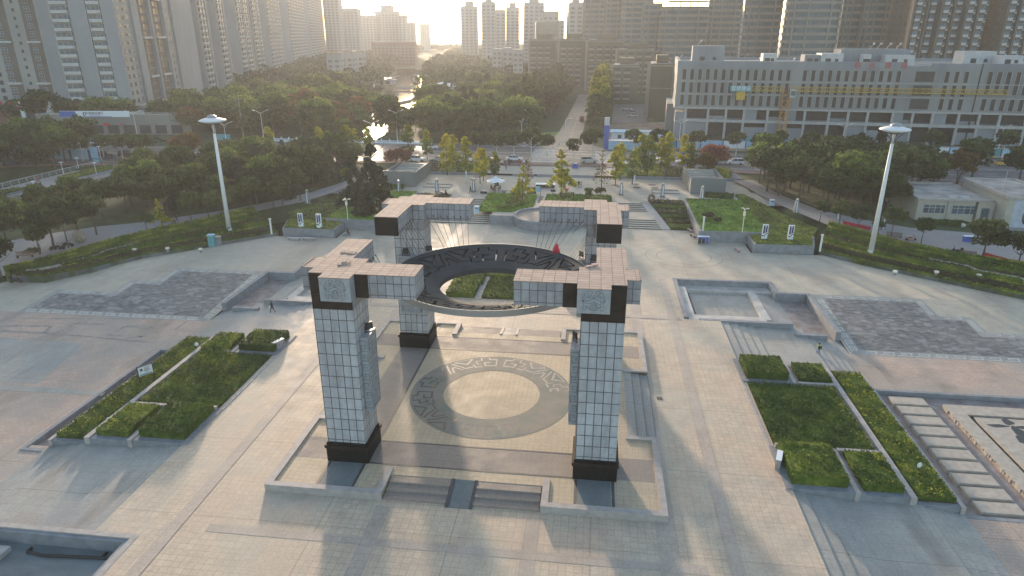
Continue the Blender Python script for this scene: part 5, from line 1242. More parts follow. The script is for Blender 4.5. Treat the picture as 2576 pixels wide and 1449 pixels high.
# undergrowth at the foot of the woods and bushes
def bush(x, y, z, r, h, mt, label, seed=0, group='bushes and shrubs'):
    rnd = random.Random(seed); b = MB(); L = lumps(rnd, 9, r, h / 2, 'round')
    for k in range(int(500 * min(2.2, r))):
        c = L[rnd.randrange(9)]; a = rnd.uniform(0, 2 * PI); t = rnd.uniform(-.5, 1); q = math.sqrt(1 - t * t) * r * .45
        leaf(b, (x + c[0] + q * math.cos(a), y + c[1] + q * math.sin(a), z + h * .5 + c[2] * .8 + t * r * .3), .15 * rnd.uniform(.7, 1.3), rnd)
    tag(b.build('shrub', MT[mt], center=True), label, 'shrub', group)
for k, (u, v, z, r, h, mt, lab) in enumerate(((555, 918, .1, 1.9, 3.2, 'leaf_fresh', 'feathery light green tamarisk bush in the left planter terrace'), (1480, 492, 1.6, 1.2, 1.8, 'leaf_fresh', 'leafy shrub at the left end of the right plant bed'), (1510, 490, 1.6, 1.2, 1.6, 'leaf_mid', 'leafy shrub at the right end of the right plant bed'),
        (1782, 548, 2.1, 1.1, .9, 'hedge_purple', 'purplish low shrub on the right raised lawn, left one'), (1803, 556, 2.1, .8, .7, 'hedge_purple', 'purplish low shrub on the right raised lawn, right one'), (870, 445, 1.8, 1.6, 2.2, 'leaf_ginkgo', 'yellow green bush among the left woods near the cedars'),
        (2005, 450, 1.9, 1.8, 3.0, 'leaf_fresh', 'fresh green bush behind the right woods'), (80, 640, 1.0, 1.0, 1.0, 'leaf_mid', 'low bush on the grass at the far left'), (415, 470, 1.5, 2.0, 2.4, 'leaf_mid', 'green bush at the foot of the left woods'), (255, 500, .5, 2.2, 3, 'leaf_mid', 'bush on the river bank below the footbridge'))):
    x, y = G(u, v, z); bush(x, y, z, r, h, mt, lab, k)
for key, (name, lst, H_) in KINDS.items():
    for v, (cr, tk) in enumerate(lst):
        if (key, v) not in _first: bpy.data.objects.remove(cr); bpy.data.objects.remove(tk)
# ------------------------------------------------------------------ buildings
def at(u, F):
    r = (u - 1288) / (FPX / _cp) * F
    return CX - F * _sy + r * _cy, CY + F * _cy + r * _sy
def top_z(v, F): return CZ + (86 - v) * F / (FPX / _cp) * (1 + .0)
_wm = {}
def win_mesh(w, h, st):
    k = (w, h, st)
    if k in _wm: return _wm[k]
    b = MB(); g = 1
    if st == 'plain': b.box(-w / 2, w / 2, -.05, .02, 0, h, 1); b.box(-w / 2 - .06, w / 2 + .06, -.10, .02, -.08, 0, 0)
    elif st == 'framed':
        b.box(-w / 2, w / 2, -.04, .02, 0, h, 1)
        for x in (-w / 2, 0, w / 2): b.box(x - .04, x + .04, -.08, .02, 0, h, 0)
        for z in (0, h * .62, h): b.box(-w / 2 - .04, w / 2 + .04, -.085, .02, z - .04, z + .04, 0)
    elif st == 'slot':
        b.box(-w / 2, w / 2, -.06, .02, 0, h, 1); b.box(w / 2, w / 2 + .12, -.30, .02, -.2, h + .1, 0); b.box(-w / 2 - .12, -w / 2, -.16, .02, -.2, h + .1, 0)
    elif st == 'bay':   # glazed balcony: white parapet with glass band above
        b.box(-w / 2, w / 2, -.9, .02, 0, 1.05, 0); b.box(-w / 2 + .05, w / 2 - .05, -.85, .02, 1.05, h, 1)
        for x in (-w / 2 + .1, -w / 6, w / 6, w / 2 - .1): b.box(x - .04, x + .04, -.88, .0, 1.05, h, 0)
    elif st == 'balcony':
        b.box(-w / 2, w / 2, -1.1, .02, 0, .12, 0); b.box(-w / 2, w / 2, -1.1, -1.0, .12, 1.0, 0); b.box(-w / 2 + .2, w / 2 - .2, -.03, .02, .1, h, 1)
    elif st == 'ac': b.box(-w / 2, w / 2, -.5, .02, 0, .08, 0); b.box(-w / 2 + .05, w / 2 - .05, -.45, -.05, .08, h, 0)
    elif st == 'pit': b.box(-w / 2, w / 2, -.06, .02, 0, h, 1)
    mats = {'plain': ('balcony_white', 'glass_dark'), 'framed': ('balcony_white', 'glass_blue'), 'slot': ('concrete', 'black_plastic'), 'bay': ('balcony_white', 'glass_blue'), 'balcony': ('olive_light', 'glass_dark'), 'ac': ('balcony_white', 'balcony_white'), 'pit': ('concrete', 'metal_dark')}[st]
    o = b.build('window', [MT[m] for m in mats]); me = o.data; bpy.data.objects.remove(o); _wm[k] = me; return me
class WS:
    def __init__(s, root, nmax=100): s.root = root; s.it = {}; s.nmax = nmax
    def add(s, name, x, y, z, face, w, h, st): s.it.setdefault(name, []).append((x, y, z, face, w, h, st))
    def grid(s, name, face, c, a0, da, na, z0, dz, nz, w, h, st, skip=None):
        """face 's' (normal -y at y=c), 'e' (normal +x at x=c), 'w' (normal -x at x=c)"""
        for j in range(nz):
            for i in range(na):
                if skip and skip(i, j): continue
                a = a0 + da * i
                if face == 's': s.add(name, a, c, z0 + dz * j, 0.0, w, h, st)
                elif face == 'e': s.add(name, c, a, z0 + dz * j, PI / 2, w, h, st)
                else: s.add(name, c, a, z0 + dz * j, -PI / 2, w, h, st)
    def done(s):
        mw = Matrix.Translation(s.root.location) @ Matrix.Rotation(s.root.rotation_euler.z, 4, 'Z')
        for name, L in s.it.items():
            def key(q):
                p = mw @ Vector(q[:3]); u, v = PX(*p); vis = (-20 < u < 2600 and v > -10)
                return (0 if vis else 1, (p - Vector((CX, CY, CZ))).length)
            L.sort(key=key); n = s.nmax
            for q in L[:n]:
                o = bpy.data.objects.new(name, win_mesh(*q[4:])); COL.objects.link(o); o.parent = s.root; o.location = q[:3]; o.rotation_euler = (0, 0, q[3])
            if len(L) > n:
                b = MB(); mats = []
                for q in L[n:]:
                    me = win_mesh(*q[4:]); M = Matrix.Translation(q[:3]) @ Matrix.Rotation(q[3], 4, 'Z')
                    idx = []
                    for m in me.materials:
                        if m not in mats: mats.append(m)
                        idx.append(mats.index(m))
                    k = len(b.v); b.v += [tuple(M @ v.co) for v in me.vertices]
                    for p in me.polygons: b.f.append(tuple(i + k for i in p.vertices)); b.m.append(idx[p.material_index])
                o = b.build(name, mats, s.root); o['kind'] = 'stuff'
def bpart(root, name, mt, *boxes, lab=None):
    b = MB()
    for q in boxes: b.box(*q)
    return tag(b.build(name, MT[mt], root), lab)

# --- row of residential towers on the left, facing the river
RZ = R(15.7); P0 = (-160.0, 177.0)
def onrow(L, e=0.0): return P0[0] - math.sin(RZ) * L + math.cos(RZ) * e, P0[1] + math.cos(RZ) * L + math.sin(RZ) * e
def Lof(u):
    lo, hi = -30, 6000
    for _ in range(60):
        m = (lo + hi) / 2
        if PX(*onrow(m), 20)[0] < u: lo = m
        else: hi = m
    return lo
def tower_left(L0, L1, label, near=False, w=21.0):
    x, y = onrow(L0); Ln = L1 - L0; H = 102
    t = thing('apartment_tower', label, 'apartment tower', (x, y, 1.9), RZ, 'residential towers on the left'); nf = int((H - 9) / 2.9)
    ws = WS(t, 100 if near else 60)
    if near:
        bpart(t, 'wall', 'tower_wall', (-w, 0, 0, Ln, 0, H)); 
        bpart(t, 'gable_panel', 'tower_gable', (-14.0, -8.6, -.9, 0, 6, H - 3), (-3.8, .5, -.9, 0.5, 6, H - 3))
        ws.grid('bay_window', 's', 0, -17.4, 0, 1, 7, 2.9, nf, 5.4, 2.35, 'bay'); ws.grid('bay_window', 's', 0, -6.2, 0, 1, 7, 2.9, nf, 4.2, 2.35, 'bay')
        bpart(t, 'pier', 'tower_gable', (0, .8, 15.0, 20.5, 6, H - 2), (0, 1.1, 33.5, 35.0, 6, H - 2), (0, 1.1, 49.5, 51.0, 6, H - 2), (0, .8, 62.0, 70.5, 6, H - 2), (0, .5, 71, Ln, 6, H))
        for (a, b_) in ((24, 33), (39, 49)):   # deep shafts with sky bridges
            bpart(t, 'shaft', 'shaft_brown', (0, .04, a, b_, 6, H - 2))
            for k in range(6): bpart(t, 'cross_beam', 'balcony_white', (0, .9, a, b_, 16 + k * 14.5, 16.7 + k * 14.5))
        ws.grid('window', 'e', 0, 3.2, 4.4, 2, 8.0, 2.9, nf, 1.7, 1.6, 'plain'); ws.grid('window', 'e', 0, 12.0, 0, 1, 8.0, 2.9, nf, 2.6, 1.9, 'framed')
        ws.grid('window', 'e', 0.05, 27, 3.4, 2, 8.0, 2.9, nf, 2.4, 1.8, 'plain'); ws.grid('window', 'e', 0, 36.9, 0, 1, 8.0, 2.9, nf, 1.3, 1.4, 'plain')
        ws.grid('window', 'e', 0.05, 42, 3.4, 2, 8.0, 2.9, nf, 2.4, 1.8, 'plain'); ws.grid('window', 'e', 0, 53.5, 3.6, 2, 8.0, 2.9, nf, 1.4, 1.5, 'plain'); ws.grid('window', 'e', 0, 59.5, 0, 1, 8.0, 2.9, nf, 2.2, 1.8, 'framed')
        ws.grid('air_conditioner', 'e', 0, 8.9, 0, 1, 8.4, 2.9, nf, .9, .7, 'ac')
    else:
        bpart(t, 'wall', 'tower_wall', (-w + 5, 0, 0, Ln, 0, H)); bpart(t, 'gable_panel', 'tower_gable', (-w + 5.5, -.4, -.3, 0, 4, H - 2))
        n = max(3, int(Ln / 6)); a = (Ln - 4) / n
        for i in range(n):
            c = 3 + a * (i + .3)
            if i % 3 == 2: bpart(t, 'pier', 'tower_gable', (0, .9, c - 1.6, c + 1.4, 4, H)); continue
            ws.grid('bay_window', 'e', 0, c, 0, 1, 7, 2.9, nf, min(3.4, a * .55), 2.3, 'bay')
            ws.grid('window', 'e', 0, c + a * .42, 0, 1, 7.9, 2.9, nf, min(1.3, a * .2), 1.4, 'plain')
    bpart(t, 'roof', 'roof_gray', (-w + 6, -1, 1, Ln - 1, H, H + 1.5))
    ws.done(); return t
tower_left(0, Lof(500), 'tall beige apartment tower above the blue bank sign', True)
us = [(515, 541, 'second'), (560, 581, 'third'), (608, 640, 'fourth'), (645, 664, 'fifth'), (682, 714, 'sixth'), (735, 773, 'seventh'), (785, 819, 'eighth, farthest')]
for a, b_, w in us: tower_left(Lof(a), Lof(b_), f'tall grey apartment tower, {w} of the row behind the bank sign')
# leftmost tower
x, y = G(206, 266, 8); t = thing('apartment_tower', 'beige apartment tower cut by the left edge behind the white portal building', 'apartment tower', (x, y, 1.9), R(4), 'residential towers on the left')
H = 102; nf = 32; ws = WS(t)
bpart(t, 'wall', 'tower_wall', (-70, 0, 0, 22, 0, H)); bpart(t, 'gable_panel', 'tower_gable', (-9, .4, -.6, 0, 6, H - 2), (-42, -36, -.6, 0, 6, H - 2))
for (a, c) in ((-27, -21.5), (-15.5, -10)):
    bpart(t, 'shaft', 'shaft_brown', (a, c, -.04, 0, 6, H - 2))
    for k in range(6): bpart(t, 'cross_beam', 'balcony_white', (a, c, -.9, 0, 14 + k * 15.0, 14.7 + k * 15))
ws.grid('window', 's', 0, -33.6, 3.6, 2, 8, 2.9, nf, 1.7, 1.6, 'plain'); ws.grid('window', 's', -.05, -25.5, 2.6, 1, 8, 2.9, nf, 2.4, 1.9, 'framed'); ws.grid('window', 's', 0, -18.4, 0, 1, 8, 2.9, nf, 1.0, 1.2, 'plain')
ws.grid('window', 's', -.05, -13, 2.6, 1, 8, 2.9, nf, 1.9, 1.9, 'framed'); ws.grid('window', 's', 0, -45, -4.2, 4, 8, 2.9, nf, 2.0, 1.7, 'plain'); ws.grid('window', 'e', 0, 3, 6, 3, 8, 2.9, nf, 1.8, 1.6, 'plain'); ws.done()
bpart(t, 'roof', 'roof_gray', (-69, -1, 1, 21, H, H + 1.5))

# --- simple far building with storey bands or window grid
def block(u0, u1, vt, F, depth, mt, label, style='grid', base=1.9, group=None, pitch=3.2, top=None, step=None):
    xa, ya = at(u0, F); xb, yb = at(u1, F); w = math.hypot(xb - xa, yb - ya); H = top or (top_z(vt, F) - base)
    t = thing('building', label, 'building', (xa, ya, base), YAW, group)
    bs = [(0, w, 0, depth, 0, H)]
    if step: bs.append((w * step[0], w * step[1], depth * .2, depth * .8, H, H + step[2]))
    bpart(t, 'wall', mt, *bs)
    b = MB(); n = int((H - 2) / pitch)
    if style == 'grid':
        nw = max(2, int(w / 4.2))
        for j in range(n):
            for i in range(nw):
                c = (i + .5) * w / nw; b.box(c - w / nw * .28, c + w / nw * .28, -.08, .02, 2 + j * pitch, 2 + j * pitch + 1.6)
        for j in range(n):
            for i in range(3): c = depth * (i + .5) / 3; sd = 0 if u0 > 1288 else 1; b.box((-.08, .02)[0] if not sd else w - .02, .02 if not sd else w + .08, c - 1, c + 1, 2 + j * pitch, 2 + j * pitch + 1.6)
    else:
        for j in range(n): b.box(-.1, w + .1, -.12, depth * .5, 2 + j * pitch, 2 + j * pitch + 1.5)
    if b.v: o = b.build('window', MT['glass_hazed'], t); o['kind'] = 'stuff'
    bpart(t, 'roof', 'roof_gray', (.6, w - .6, .6, depth - .6, H, H + .5)); return t
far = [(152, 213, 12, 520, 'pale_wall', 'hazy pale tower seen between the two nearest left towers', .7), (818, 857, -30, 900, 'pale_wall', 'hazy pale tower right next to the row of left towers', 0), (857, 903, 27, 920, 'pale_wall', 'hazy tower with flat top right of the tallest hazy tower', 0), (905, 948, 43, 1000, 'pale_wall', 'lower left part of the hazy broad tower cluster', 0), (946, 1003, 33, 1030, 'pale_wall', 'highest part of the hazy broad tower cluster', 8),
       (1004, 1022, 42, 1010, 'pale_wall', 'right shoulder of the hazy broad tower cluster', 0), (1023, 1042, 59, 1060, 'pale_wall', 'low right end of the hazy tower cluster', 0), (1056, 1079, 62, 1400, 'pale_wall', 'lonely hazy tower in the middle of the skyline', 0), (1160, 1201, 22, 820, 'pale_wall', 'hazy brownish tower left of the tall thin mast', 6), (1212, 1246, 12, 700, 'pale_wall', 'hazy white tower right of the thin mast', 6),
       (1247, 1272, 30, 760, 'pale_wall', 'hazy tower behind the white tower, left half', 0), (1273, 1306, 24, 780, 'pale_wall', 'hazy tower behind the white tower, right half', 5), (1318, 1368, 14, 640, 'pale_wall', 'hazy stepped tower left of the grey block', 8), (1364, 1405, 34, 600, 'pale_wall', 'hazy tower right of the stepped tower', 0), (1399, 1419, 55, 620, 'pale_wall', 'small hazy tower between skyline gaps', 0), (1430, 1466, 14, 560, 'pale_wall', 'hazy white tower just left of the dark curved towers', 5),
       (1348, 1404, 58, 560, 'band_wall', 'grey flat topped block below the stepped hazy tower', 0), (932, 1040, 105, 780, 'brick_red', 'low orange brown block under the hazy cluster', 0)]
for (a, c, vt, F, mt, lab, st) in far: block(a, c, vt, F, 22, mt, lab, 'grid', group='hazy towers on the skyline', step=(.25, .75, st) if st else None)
for k, (u0, u1, vt, F) in enumerate(((815, 850, 132, 460), (850, 882, 129, 480), (882, 908, 127, 500))):
    t = block(u0, u1, vt, F, 12, 'pale_wall', f'six storey block with brown roof left of the park, {ordw(k)} from the left', group='low blocks left of the park'); 
    b = MB(); w = math.hypot(*(at(u1, F)[i] - at(u0, F)[i] for i in (0, 1))); H = top_z(vt, F) - 1.9; b.prism([(-.5, -.6), (w + .5, -.6), (w + .5, 12.6), (-.5, 12.6)], H + .5, lambda x, y: H + 3.4 - abs(y - 6) * .45); b.build('pitched_roof', MT['brick_red'], t)
for k, (u0, u1, vt, F) in enumerate(((1238, 1262, 122, 520), (1264, 1290, 120, 500), (1291, 1316, 124, 480))): block(u0, u1, vt, F, 14, 'pale_wall', f'white village house among the treetops left of the olive blocks, {ordw(k)} from the left', group='village houses behind the park')
for k, (u0, u1, vt, F) in enumerate(((188, 210, 150, 400), (210, 236, 166, 330), (196, 240, 196, 300))):
    t = block(u0, u1, vt, F, 12, ('pale_wall', 'brick_red', 'tower_wall')[k], f'low house with reddish roof between the two nearest left towers, {("far", "middle", "near")[k]} one', group='low houses between the left towers')

# --- curved dark towers on the right
def curved(u0, u1, F, H, label, vt=None, mt='band_wall', dep=.62, crown=False):
    uc = (u0 + u1) / 2; x, y = at(uc, F); w = (u1 - u0) / (FPX / _cp) * F; 
    if vt is not None: H = top_z(vt, F) - 1.9
    t = thing('curved_tower', label, 'apartment tower', (x, y + w * dep * .5, 1.9), YAW, 'dark curved towers behind the construction site')
    rx, ry = w / 2, w * dep / 2; n = 40
    def ring(b, s_, z0, z1, m=0):
        b.prism([(rx * s_ * math.copysign(abs(math.cos(a)) ** .75, math.cos(a)), ry * s_ * math.copysign(abs(math.sin(a)) ** .75, math.sin(a))) for a in [2 * PI * i / n for i in range(n)]], z0, z1, m)
    b = MB(); g = MB(); k = 0; z = 0.0
    ring(g, .95, 0, H)
    while z < H: ring(b, 1.0, z, z + 1.25); z += 3.15
    for i in range(n):
        if i % 4 == 0:
            a = 2 * PI * i / n; cx_, cy_ = rx * .975 * math.copysign(abs(math.cos(a)) ** .75, math.cos(a)), ry * .975 * math.copysign(abs(math.sin(a)) ** .75, math.sin(a)); b.box(cx_ - .35, cx_ + .35, cy_ - .35, cy_ + .35, 0, H)
    b.build('storey_band', MT[mt], t); g.build('glazing', MT['glass_blue'], t)
    if crown:
        c = MB(); ring(c, 1.02, H, H + .5)
        for xx in (-.5, -.2, .2, .5): c.box(rx * xx - .2, rx * xx + .2, -.2, .2, H + .5, H + 3.0)
        c.box(-rx * .7, rx * .9, -ry * .5, ry * .5, H + 3.0, H + 3.5); c.build('roof_terrace', MT['olive_wall'], t)
for (a, c, F, lab, vt, cr) in ((1464, 1521, 490, 'dark curved tower, first from the left', None, 0), (1519, 1562, 470, 'narrow curved tower, second from the left', None, 0), (1562, 1640, 450, 'curved tower behind the lower green tower', None, 0), (1613, 1662, 410, 'low narrow olive curved tower left of the roof terrace', 16, 0), (1660, 1786, 390, 'broad low curved tower with a roof terrace', 24, 1),
                             (1781, 1866, 410, 'dark curved tower right of the roof terrace tower', None, 0), (1872, 1966, 350, 'dark curved tower right of the bright sky gap', None, 0), (1980, 2118, 310, 'biggest curved tower with sunlit left edge', None, 0), (2116, 2172, 340, 'grey curved tower right of the biggest one', None, 0), (2172, 2234, 330, 'curved tower with white window frames', None, 0), (2234, 2276, 345, 'narrow curved tower with sunlit stripe', None, 0)):
    curved(a, c, F, 98, lab, vt, crown=bool(cr))
block(1856, 1880, 34, 620, 18, 'pale_wall', 'pale distant tower in the sky gap between curved towers', group='hazy towers on the skyline')
def slim(u0, u1, F, label, mt='brown_tower'):
    xa, ya = at(u0, F); xb, yb = at(u1, F); w = math.hypot(xb - xa, yb - ya); H = 100
    t = thing('apartment_tower', label, 'apartment tower', (xa, ya, 1.9), YAW - R(6), 'brown towers at the right edge'); ws = WS(t, 60)
    bpart(t, 'wall', mt, (0, w, 0, 20, 0, H)); n = max(2, round(w / 5.2)); nf = 31
    for i in range(n):
        c = (i + .5) * w / n; bpart(t, 'pier', 'brown_tower', (c - w / n * .5, c - w / n * .5 + .9, -1.0, 0, 0, H))
        ws.grid('bay_window', 's', 0, c - .3, 0, 1, 3, 3.1, nf, 2.0, 2.3, 'bay'); ws.grid('window', 's', 0, c + w / n * .33, 0, 1, 4, 3.1, nf, .8, 1.3, 'plain')
        ws.grid('air_conditioner', 's', 0, c + w / n * .33, 0, 1, 5.6, 3.1, nf, .7, .6, 'ac')
    ws.grid('window', 'w', 0, 4, 6, 3, 4, 3.1, nf, 1.6, 1.6, 'plain'); bpart(t, 'roof', 'roof_gray', (.5, w - .5, .5, 19.5, H, H + 1)); ws.done()
for k, (a, c, F) in enumerate(((2282, 2348, 300), (2352, 2410, 296), (2414, 2468, 292), (2516, 2600, 286))): slim(a, c, F, f'slender brown apartment tower, {ordw(k)} from the left behind the grey construction')
slim(2470, 2514, 300, 'grey blue gable tower between the brown towers on the right', 'tower_gable')

# --- olive balcony blocks along the side road
def olive(u, v, w, dp, vt, label, rz=R(-3)):
    x, y = G(u, v, 2); F = -(x - CX) * _sy + (y - CY) * _cy; H = top_z(vt, F) - 1.9
    t = thing('balcony_block', label, 'apartment block', (x, y, 1.9), rz, 'olive balcony blocks behind the side road'); ws = WS(t, 100)
    bpart(t, 'wall', 'olive_wall', (0, w, 0, dp, 0, H), (w * .25, w * .8, dp * .2, dp * .7, H, H + 3.2)); bpart(t, 'floor_line', 'olive_light', (-.1, w, -.08, 0, H * .55, H * .55 + .35), (-.2, w + .2, -.25, dp, H - .9, H - .5))
    nf = max(3, int((H - 2) / 3.1)); na = max(2, int(dp / 4.6))
    ws.grid('balcony', 'w', 0, 2.4, 4.6, na, 1.6, 3.1, nf, 3.3, 2.4, 'balcony'); ws.grid('air_conditioner', 'w', 0, 4.9, 4.6, na, 2.4, 3.1, nf, .8, .6, 'ac')
    for i in range(na): bpart(t, 'pier', 'olive_light', (-1.2, 0, .3 + 4.6 * i, .6 + 4.6 * i, 0, H))
    bpart(t, 'roof_pergola', 'brick_red', *[(w * .2, w * .9, dp * .1 + k * .7, dp * .1 + k * .7 + .2, H + .9, H + 1.1) for k in range(9)]); bpart(t, 'roof', 'roof_gray', (.4, w - .4, .4, dp - .4, H, H + .25)); ws.done(); return t, H, nf, ws
for (u, v, w, dp, vt, lab, south) in ((1629, 296, 8.5, 22, 157, 'nearest olive block with plain windowless south wall', 0), (1537, 258, 13, 20, 160, 'olive block with glazed corner room left of the nearest block', 1), (1548, 240, 20, 20, 122, 'higher olive block behind the glazed corner block', 1), (1474, 228, 20, 22, 100, 'terraced balcony block, middle of the receding row', 1), (1405, 222, 16, 22, 98, 'terraced balcony block, second farthest of the row', 1), (1332, 214, 17, 26, 98, 'terraced balcony block at the far left end of the row', 1)):
    t, H, nf, ws = olive(u, v, w, dp, vt, lab)
    if south:
        w2 = WS(t, 60); w2.grid('balcony', 's', 0, 2.6, 4.6, int((w - 1) / 4.6), 1.6, 3.1, nf, 3.4, 2.4, 'balcony'); w2.done()
b = MB(); 
# parking court and site ground right of the road
def flat(name, mt, pts, z, label, uv=True):
    P = [G(u, v, z) for u, v in pts] if uv else pts; b = MB(); b._add([(x, y, z) for x, y in P], [tuple(range(len(P)))])
    ar = sum(P[i][0] * P[(i + 1) % len(P)][1] - P[(i + 1) % len(P)][0] * P[i][1] for i in range(len(P)))
    if ar < 0: b.f = [b.f[0][::-1]]
    return tag(b.build(name, MT[mt]), label, kind='structure')
flat('parking_court', 'asphalt', ((1545, 262), (1625, 262), (1628, 308), (1538, 310)), 2.03, 'grey parking court in front of the olive blocks')
flat('site_ground', 'dirt', ((1520, 312), (1690, 306), (1750, 352), (2576, 372), (2576, 392), (1520, 374)), 2.02, 'pale sandy ground of the building site')

# --- grey concrete building under construction
x, y = G(1700, 345, 2); CBR = math.atan2(163.7 - 172.5, 138.7 - 36.1)
t = thing('unfinished_building', 'long grey concrete office building under construction behind the blue site fence', 'building', (x, y, 1.9), CBR)
CB = t; Lb = 150; DP = 46
lev = [0, 5.6, 6.6, 9.4, 10.2, 14.3, 15.0, 18.6, 19.0, 22.6, 24.4]
bpart(t, 'upper_floors', 'concrete_raw', (-1.2, Lb, 0, DP, 10.0, 22.9)); bpart(t, 'parapet', 'concrete_block', (-1.3, 66, -.12, 1, 21.9, 24.2), (-1.3, -.3, 1, DP, 21.9, 24.2), (73, Lb, -.12, 1, 22.0, 23.9), (0, Lb, DP - 1, DP, 21.9, 24))
bpart(t, 'roof', 'roof_gray', (-.3, Lb, 1, DP - 1, 22.9, 23.1))
bpart(t, 'floor_slab', 'concrete', (-1.4, Lb, -.35, DP, 9.4, 10.0), (.5, Lb, -.4, DP, 5.3, 6.2), (-.5, Lb, -.15, 0, 13.9, 14.15), (-.5, Lb, -.15, 0, 17.9, 18.15))
bpart(t, 'ground_floor_wall', 'concrete_block', (3, Lb, 4, DP, 0, 9.4))
pn = MB(); rnd = random.Random(8); xx = 2.0; k = 0
cols = []
while xx < Lb - 6: cols.append(xx); xx += 5.6 if k % 3 else 7.2; k += 1
[bpart(t, 'column', 'concrete', (c, c + .7, -.3, .4, 0, 9.4)) for c in cols]
for i, c in enumerate(cols[:-1]):
    w = cols[i + 1] - c - .7
    if (i * 7) % 5 in (0, 1, 3): bpart(t, 'infill_wall', 'concrete_block', (c + .7, c + .7 + w, .15, .35, .2, 3.9 if i % 2 else 5.2))
    if (i * 5) % 7 in (1, 4): bpart(t, 'infill_wall', 'concrete_block', (c + .7, c + .7 + w * .55, .15, .35, 6.2, 9.4))
    if i % 3 == 1: bpart(t, 'infill_wall', 'concrete_block', (c + .7, c + .7 + w, 1.2, 1.4, 6.2, 7.2))
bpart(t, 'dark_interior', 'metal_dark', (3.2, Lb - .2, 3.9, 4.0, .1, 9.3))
ws = WS(t); 
for r_, (z, h) in enumerate(((10.6, 3.1), (14.5, 3.1), (18.5, 3.1))):
    k = 0; xx = 1.0
    while xx < 66:
        if not (33.6 < xx < 36.5): ws.add('window_slot', xx, 0, z, 0, 1.12, h, 'slot')
        xx += 2.43; k += 1
    for xx in (77.5, 80.1, 82.7): ws.add('window_slot', xx, 0, z, 0, 1.12, h, 'slot')
xx = 89
while xx < Lb - 3:
    ws.add('window_slot', xx, 0, 10.6, 0, 1.15, 3.4, 'slot'); ws.add('window_slot', xx, 0, 15.2, 0, 1.15, 6.4, 'slot'); xx += 2.5
for r_ in range(3):
    ws.add('open_bay', 71.5, 0, 10.6 + 4.0 * r_, 0, 5.2, 3.0, 'pit')
    for k in range(6): ws.add('side_opening', -1.2, 5.5 + k * 7.0, 10.8 + 4.0 * r_, -PI / 2, 5.6, 2.8, 'pit')
ws.done()
bpart(t, 'joint', 'black_plastic', (86.3, 86.6, -.2, .2, 0, 24))
bpart(t, 'side_wing', 'concrete_block', (-3.5, 3, 16, 40, 0, 9.4), (-.8, 3, .5, 9, 0, 8.2))
bpart(t, 'low_wall', 'brick_red', (-3.6, -3.3, 10, 16, 7.6, 8.4))
def uvx(u): return (u - 1700) / 876 * 103
for (u0, u1, y0, y1, h, mt) in ((1731, 1820, 16, 24, 5.3, 'concrete_block'), (1915, 1950, 6, 12, 3.2, 'balcony_white'), (2020, 2062, 5, 12, 2.9, 'concrete_block'), (2060, 2115, 4, 12, 3.4, 'balcony_white'), (2118, 2290, 10, 20, 4.6, 'concrete_block'), (2163, 2180, 3, 8, 3.2, 'balcony_white'), (2220, 2290, 5, 11, 3.0, 'balcony_white'), (2433, 2510, 14, 22, 4.0, 'balcony_white'), (2495, 2545, 6, 12, 3.0, 'balcony_white')):
    o = bpart(t, 'roof_house', mt, (uvx(u0), uvx(u1), y0, y1, 23.1, 23.1 + h)); w = uvx(u1) - uvx(u0)
    
    for bb_ in ((-w * .18 - .8, -w * .18 + .8, -.05, 0, .5, 1.9), (w * .2 - .5, w * .2 + .5, -.05, 0, .8, 1.8)): q = MB(); q.box(*bb_); dd = q.build('opening', MT['metal_dark'], o); dd.location = ((uvx(u0) + uvx(u1)) / 2, y0, 23.1)
for k, ch in enumerate('乾元建设'): text_mesh(ch, 2.0, .03, MT['red_paint'], 'red_character', t, (uvx((2144, 2178, 2216, 2254)[k]), -.2, 23.15))
for k, (u, yy) in enumerate(((1745, 18), (1908, 14), (1994, 10), (2196, 13), (2214, 13), (2238, 13), (2262, 13), (1700, 40))):
    b = MB(); M = Matrix.Translation((uvx(u), yy, 23.1 + (4.6 if 2118 < u < 2290 else 5.3 if u == 1745 else 0.0))); b.M = M
    b.path([(0, 0, 0), (0, 0, .6), (1.0, 0, 1.5)], .12); b.tube((1.0, -.7, 1.6), (1.0, .7, 1.6), .25); b.build('roof_heater', MT['balcony_white'], t)
# tower crane in front of it
x, y = G(1962, 354, 2); t = thing('tower_crane', 'yellow lattice tower crane with blue lettered board on its counter jib', 'crane', (x, y, 1.9), CBR)
def lattice(b, p0, p1, w, n, up=Vector((0, 0, 1)), r=.07, tri=False):
    p0 = Vector(p0); p1 = Vector(p1); d = (p1 - p0).normalized(); s_ = d.cross(up).normalized() if abs(d.dot(up)) < .9 else Vector((1, 0, 0)); q = d.cross(s_).normalized()
    cs = [s_ * w / 2 + q * w / 2, -s_ * w / 2 + q * w / 2, -s_ * w / 2 - q * w / 2, s_ * w / 2 - q * w / 2]
    if tri: cs = [s_ * w / 2, -s_ * w / 2, up * w]
    m = len(cs)
    for c in cs: b.tube(p0 + c, p1 + c, r, r, 4)
    for k in range(n):
        a = p0.lerp(p1, k / n); e = p0.lerp(p1, (k + 1) / n)
        for i in range(m): b.tube(a + cs[i], e + cs[(i + 1) % m], r * .6, r * .6, 4, cap=False); b.tube(a + cs[i], a + cs[(i + 1) % m], r * .6, r * .6, 4, cap=False)
b = MB(); lattice(b, (0, 0, 0), (0, 0, 16), 2.2, 9, r=.11); b.build('mast', MT['orange_steel'], t)
b = MB(); lattice(b, (1, 0, 15.4), (62, 0, 15.4), 1.3, 34, tri=True, r=.09); b.build('jib', MT['yellow_steel'], t)
b = MB(); lattice(b, (-1, 0, 15.4), (-16.5, 0, 15.4), 1.3, 8, tri=True, r=.09); b.build('counter_jib', MT['yellow_steel'], t)
b = MB(); b.box(-15, -12.4, -.6, .6, 12.6, 15.2); b.build('counterweight', MT['yellow_steel'], t)
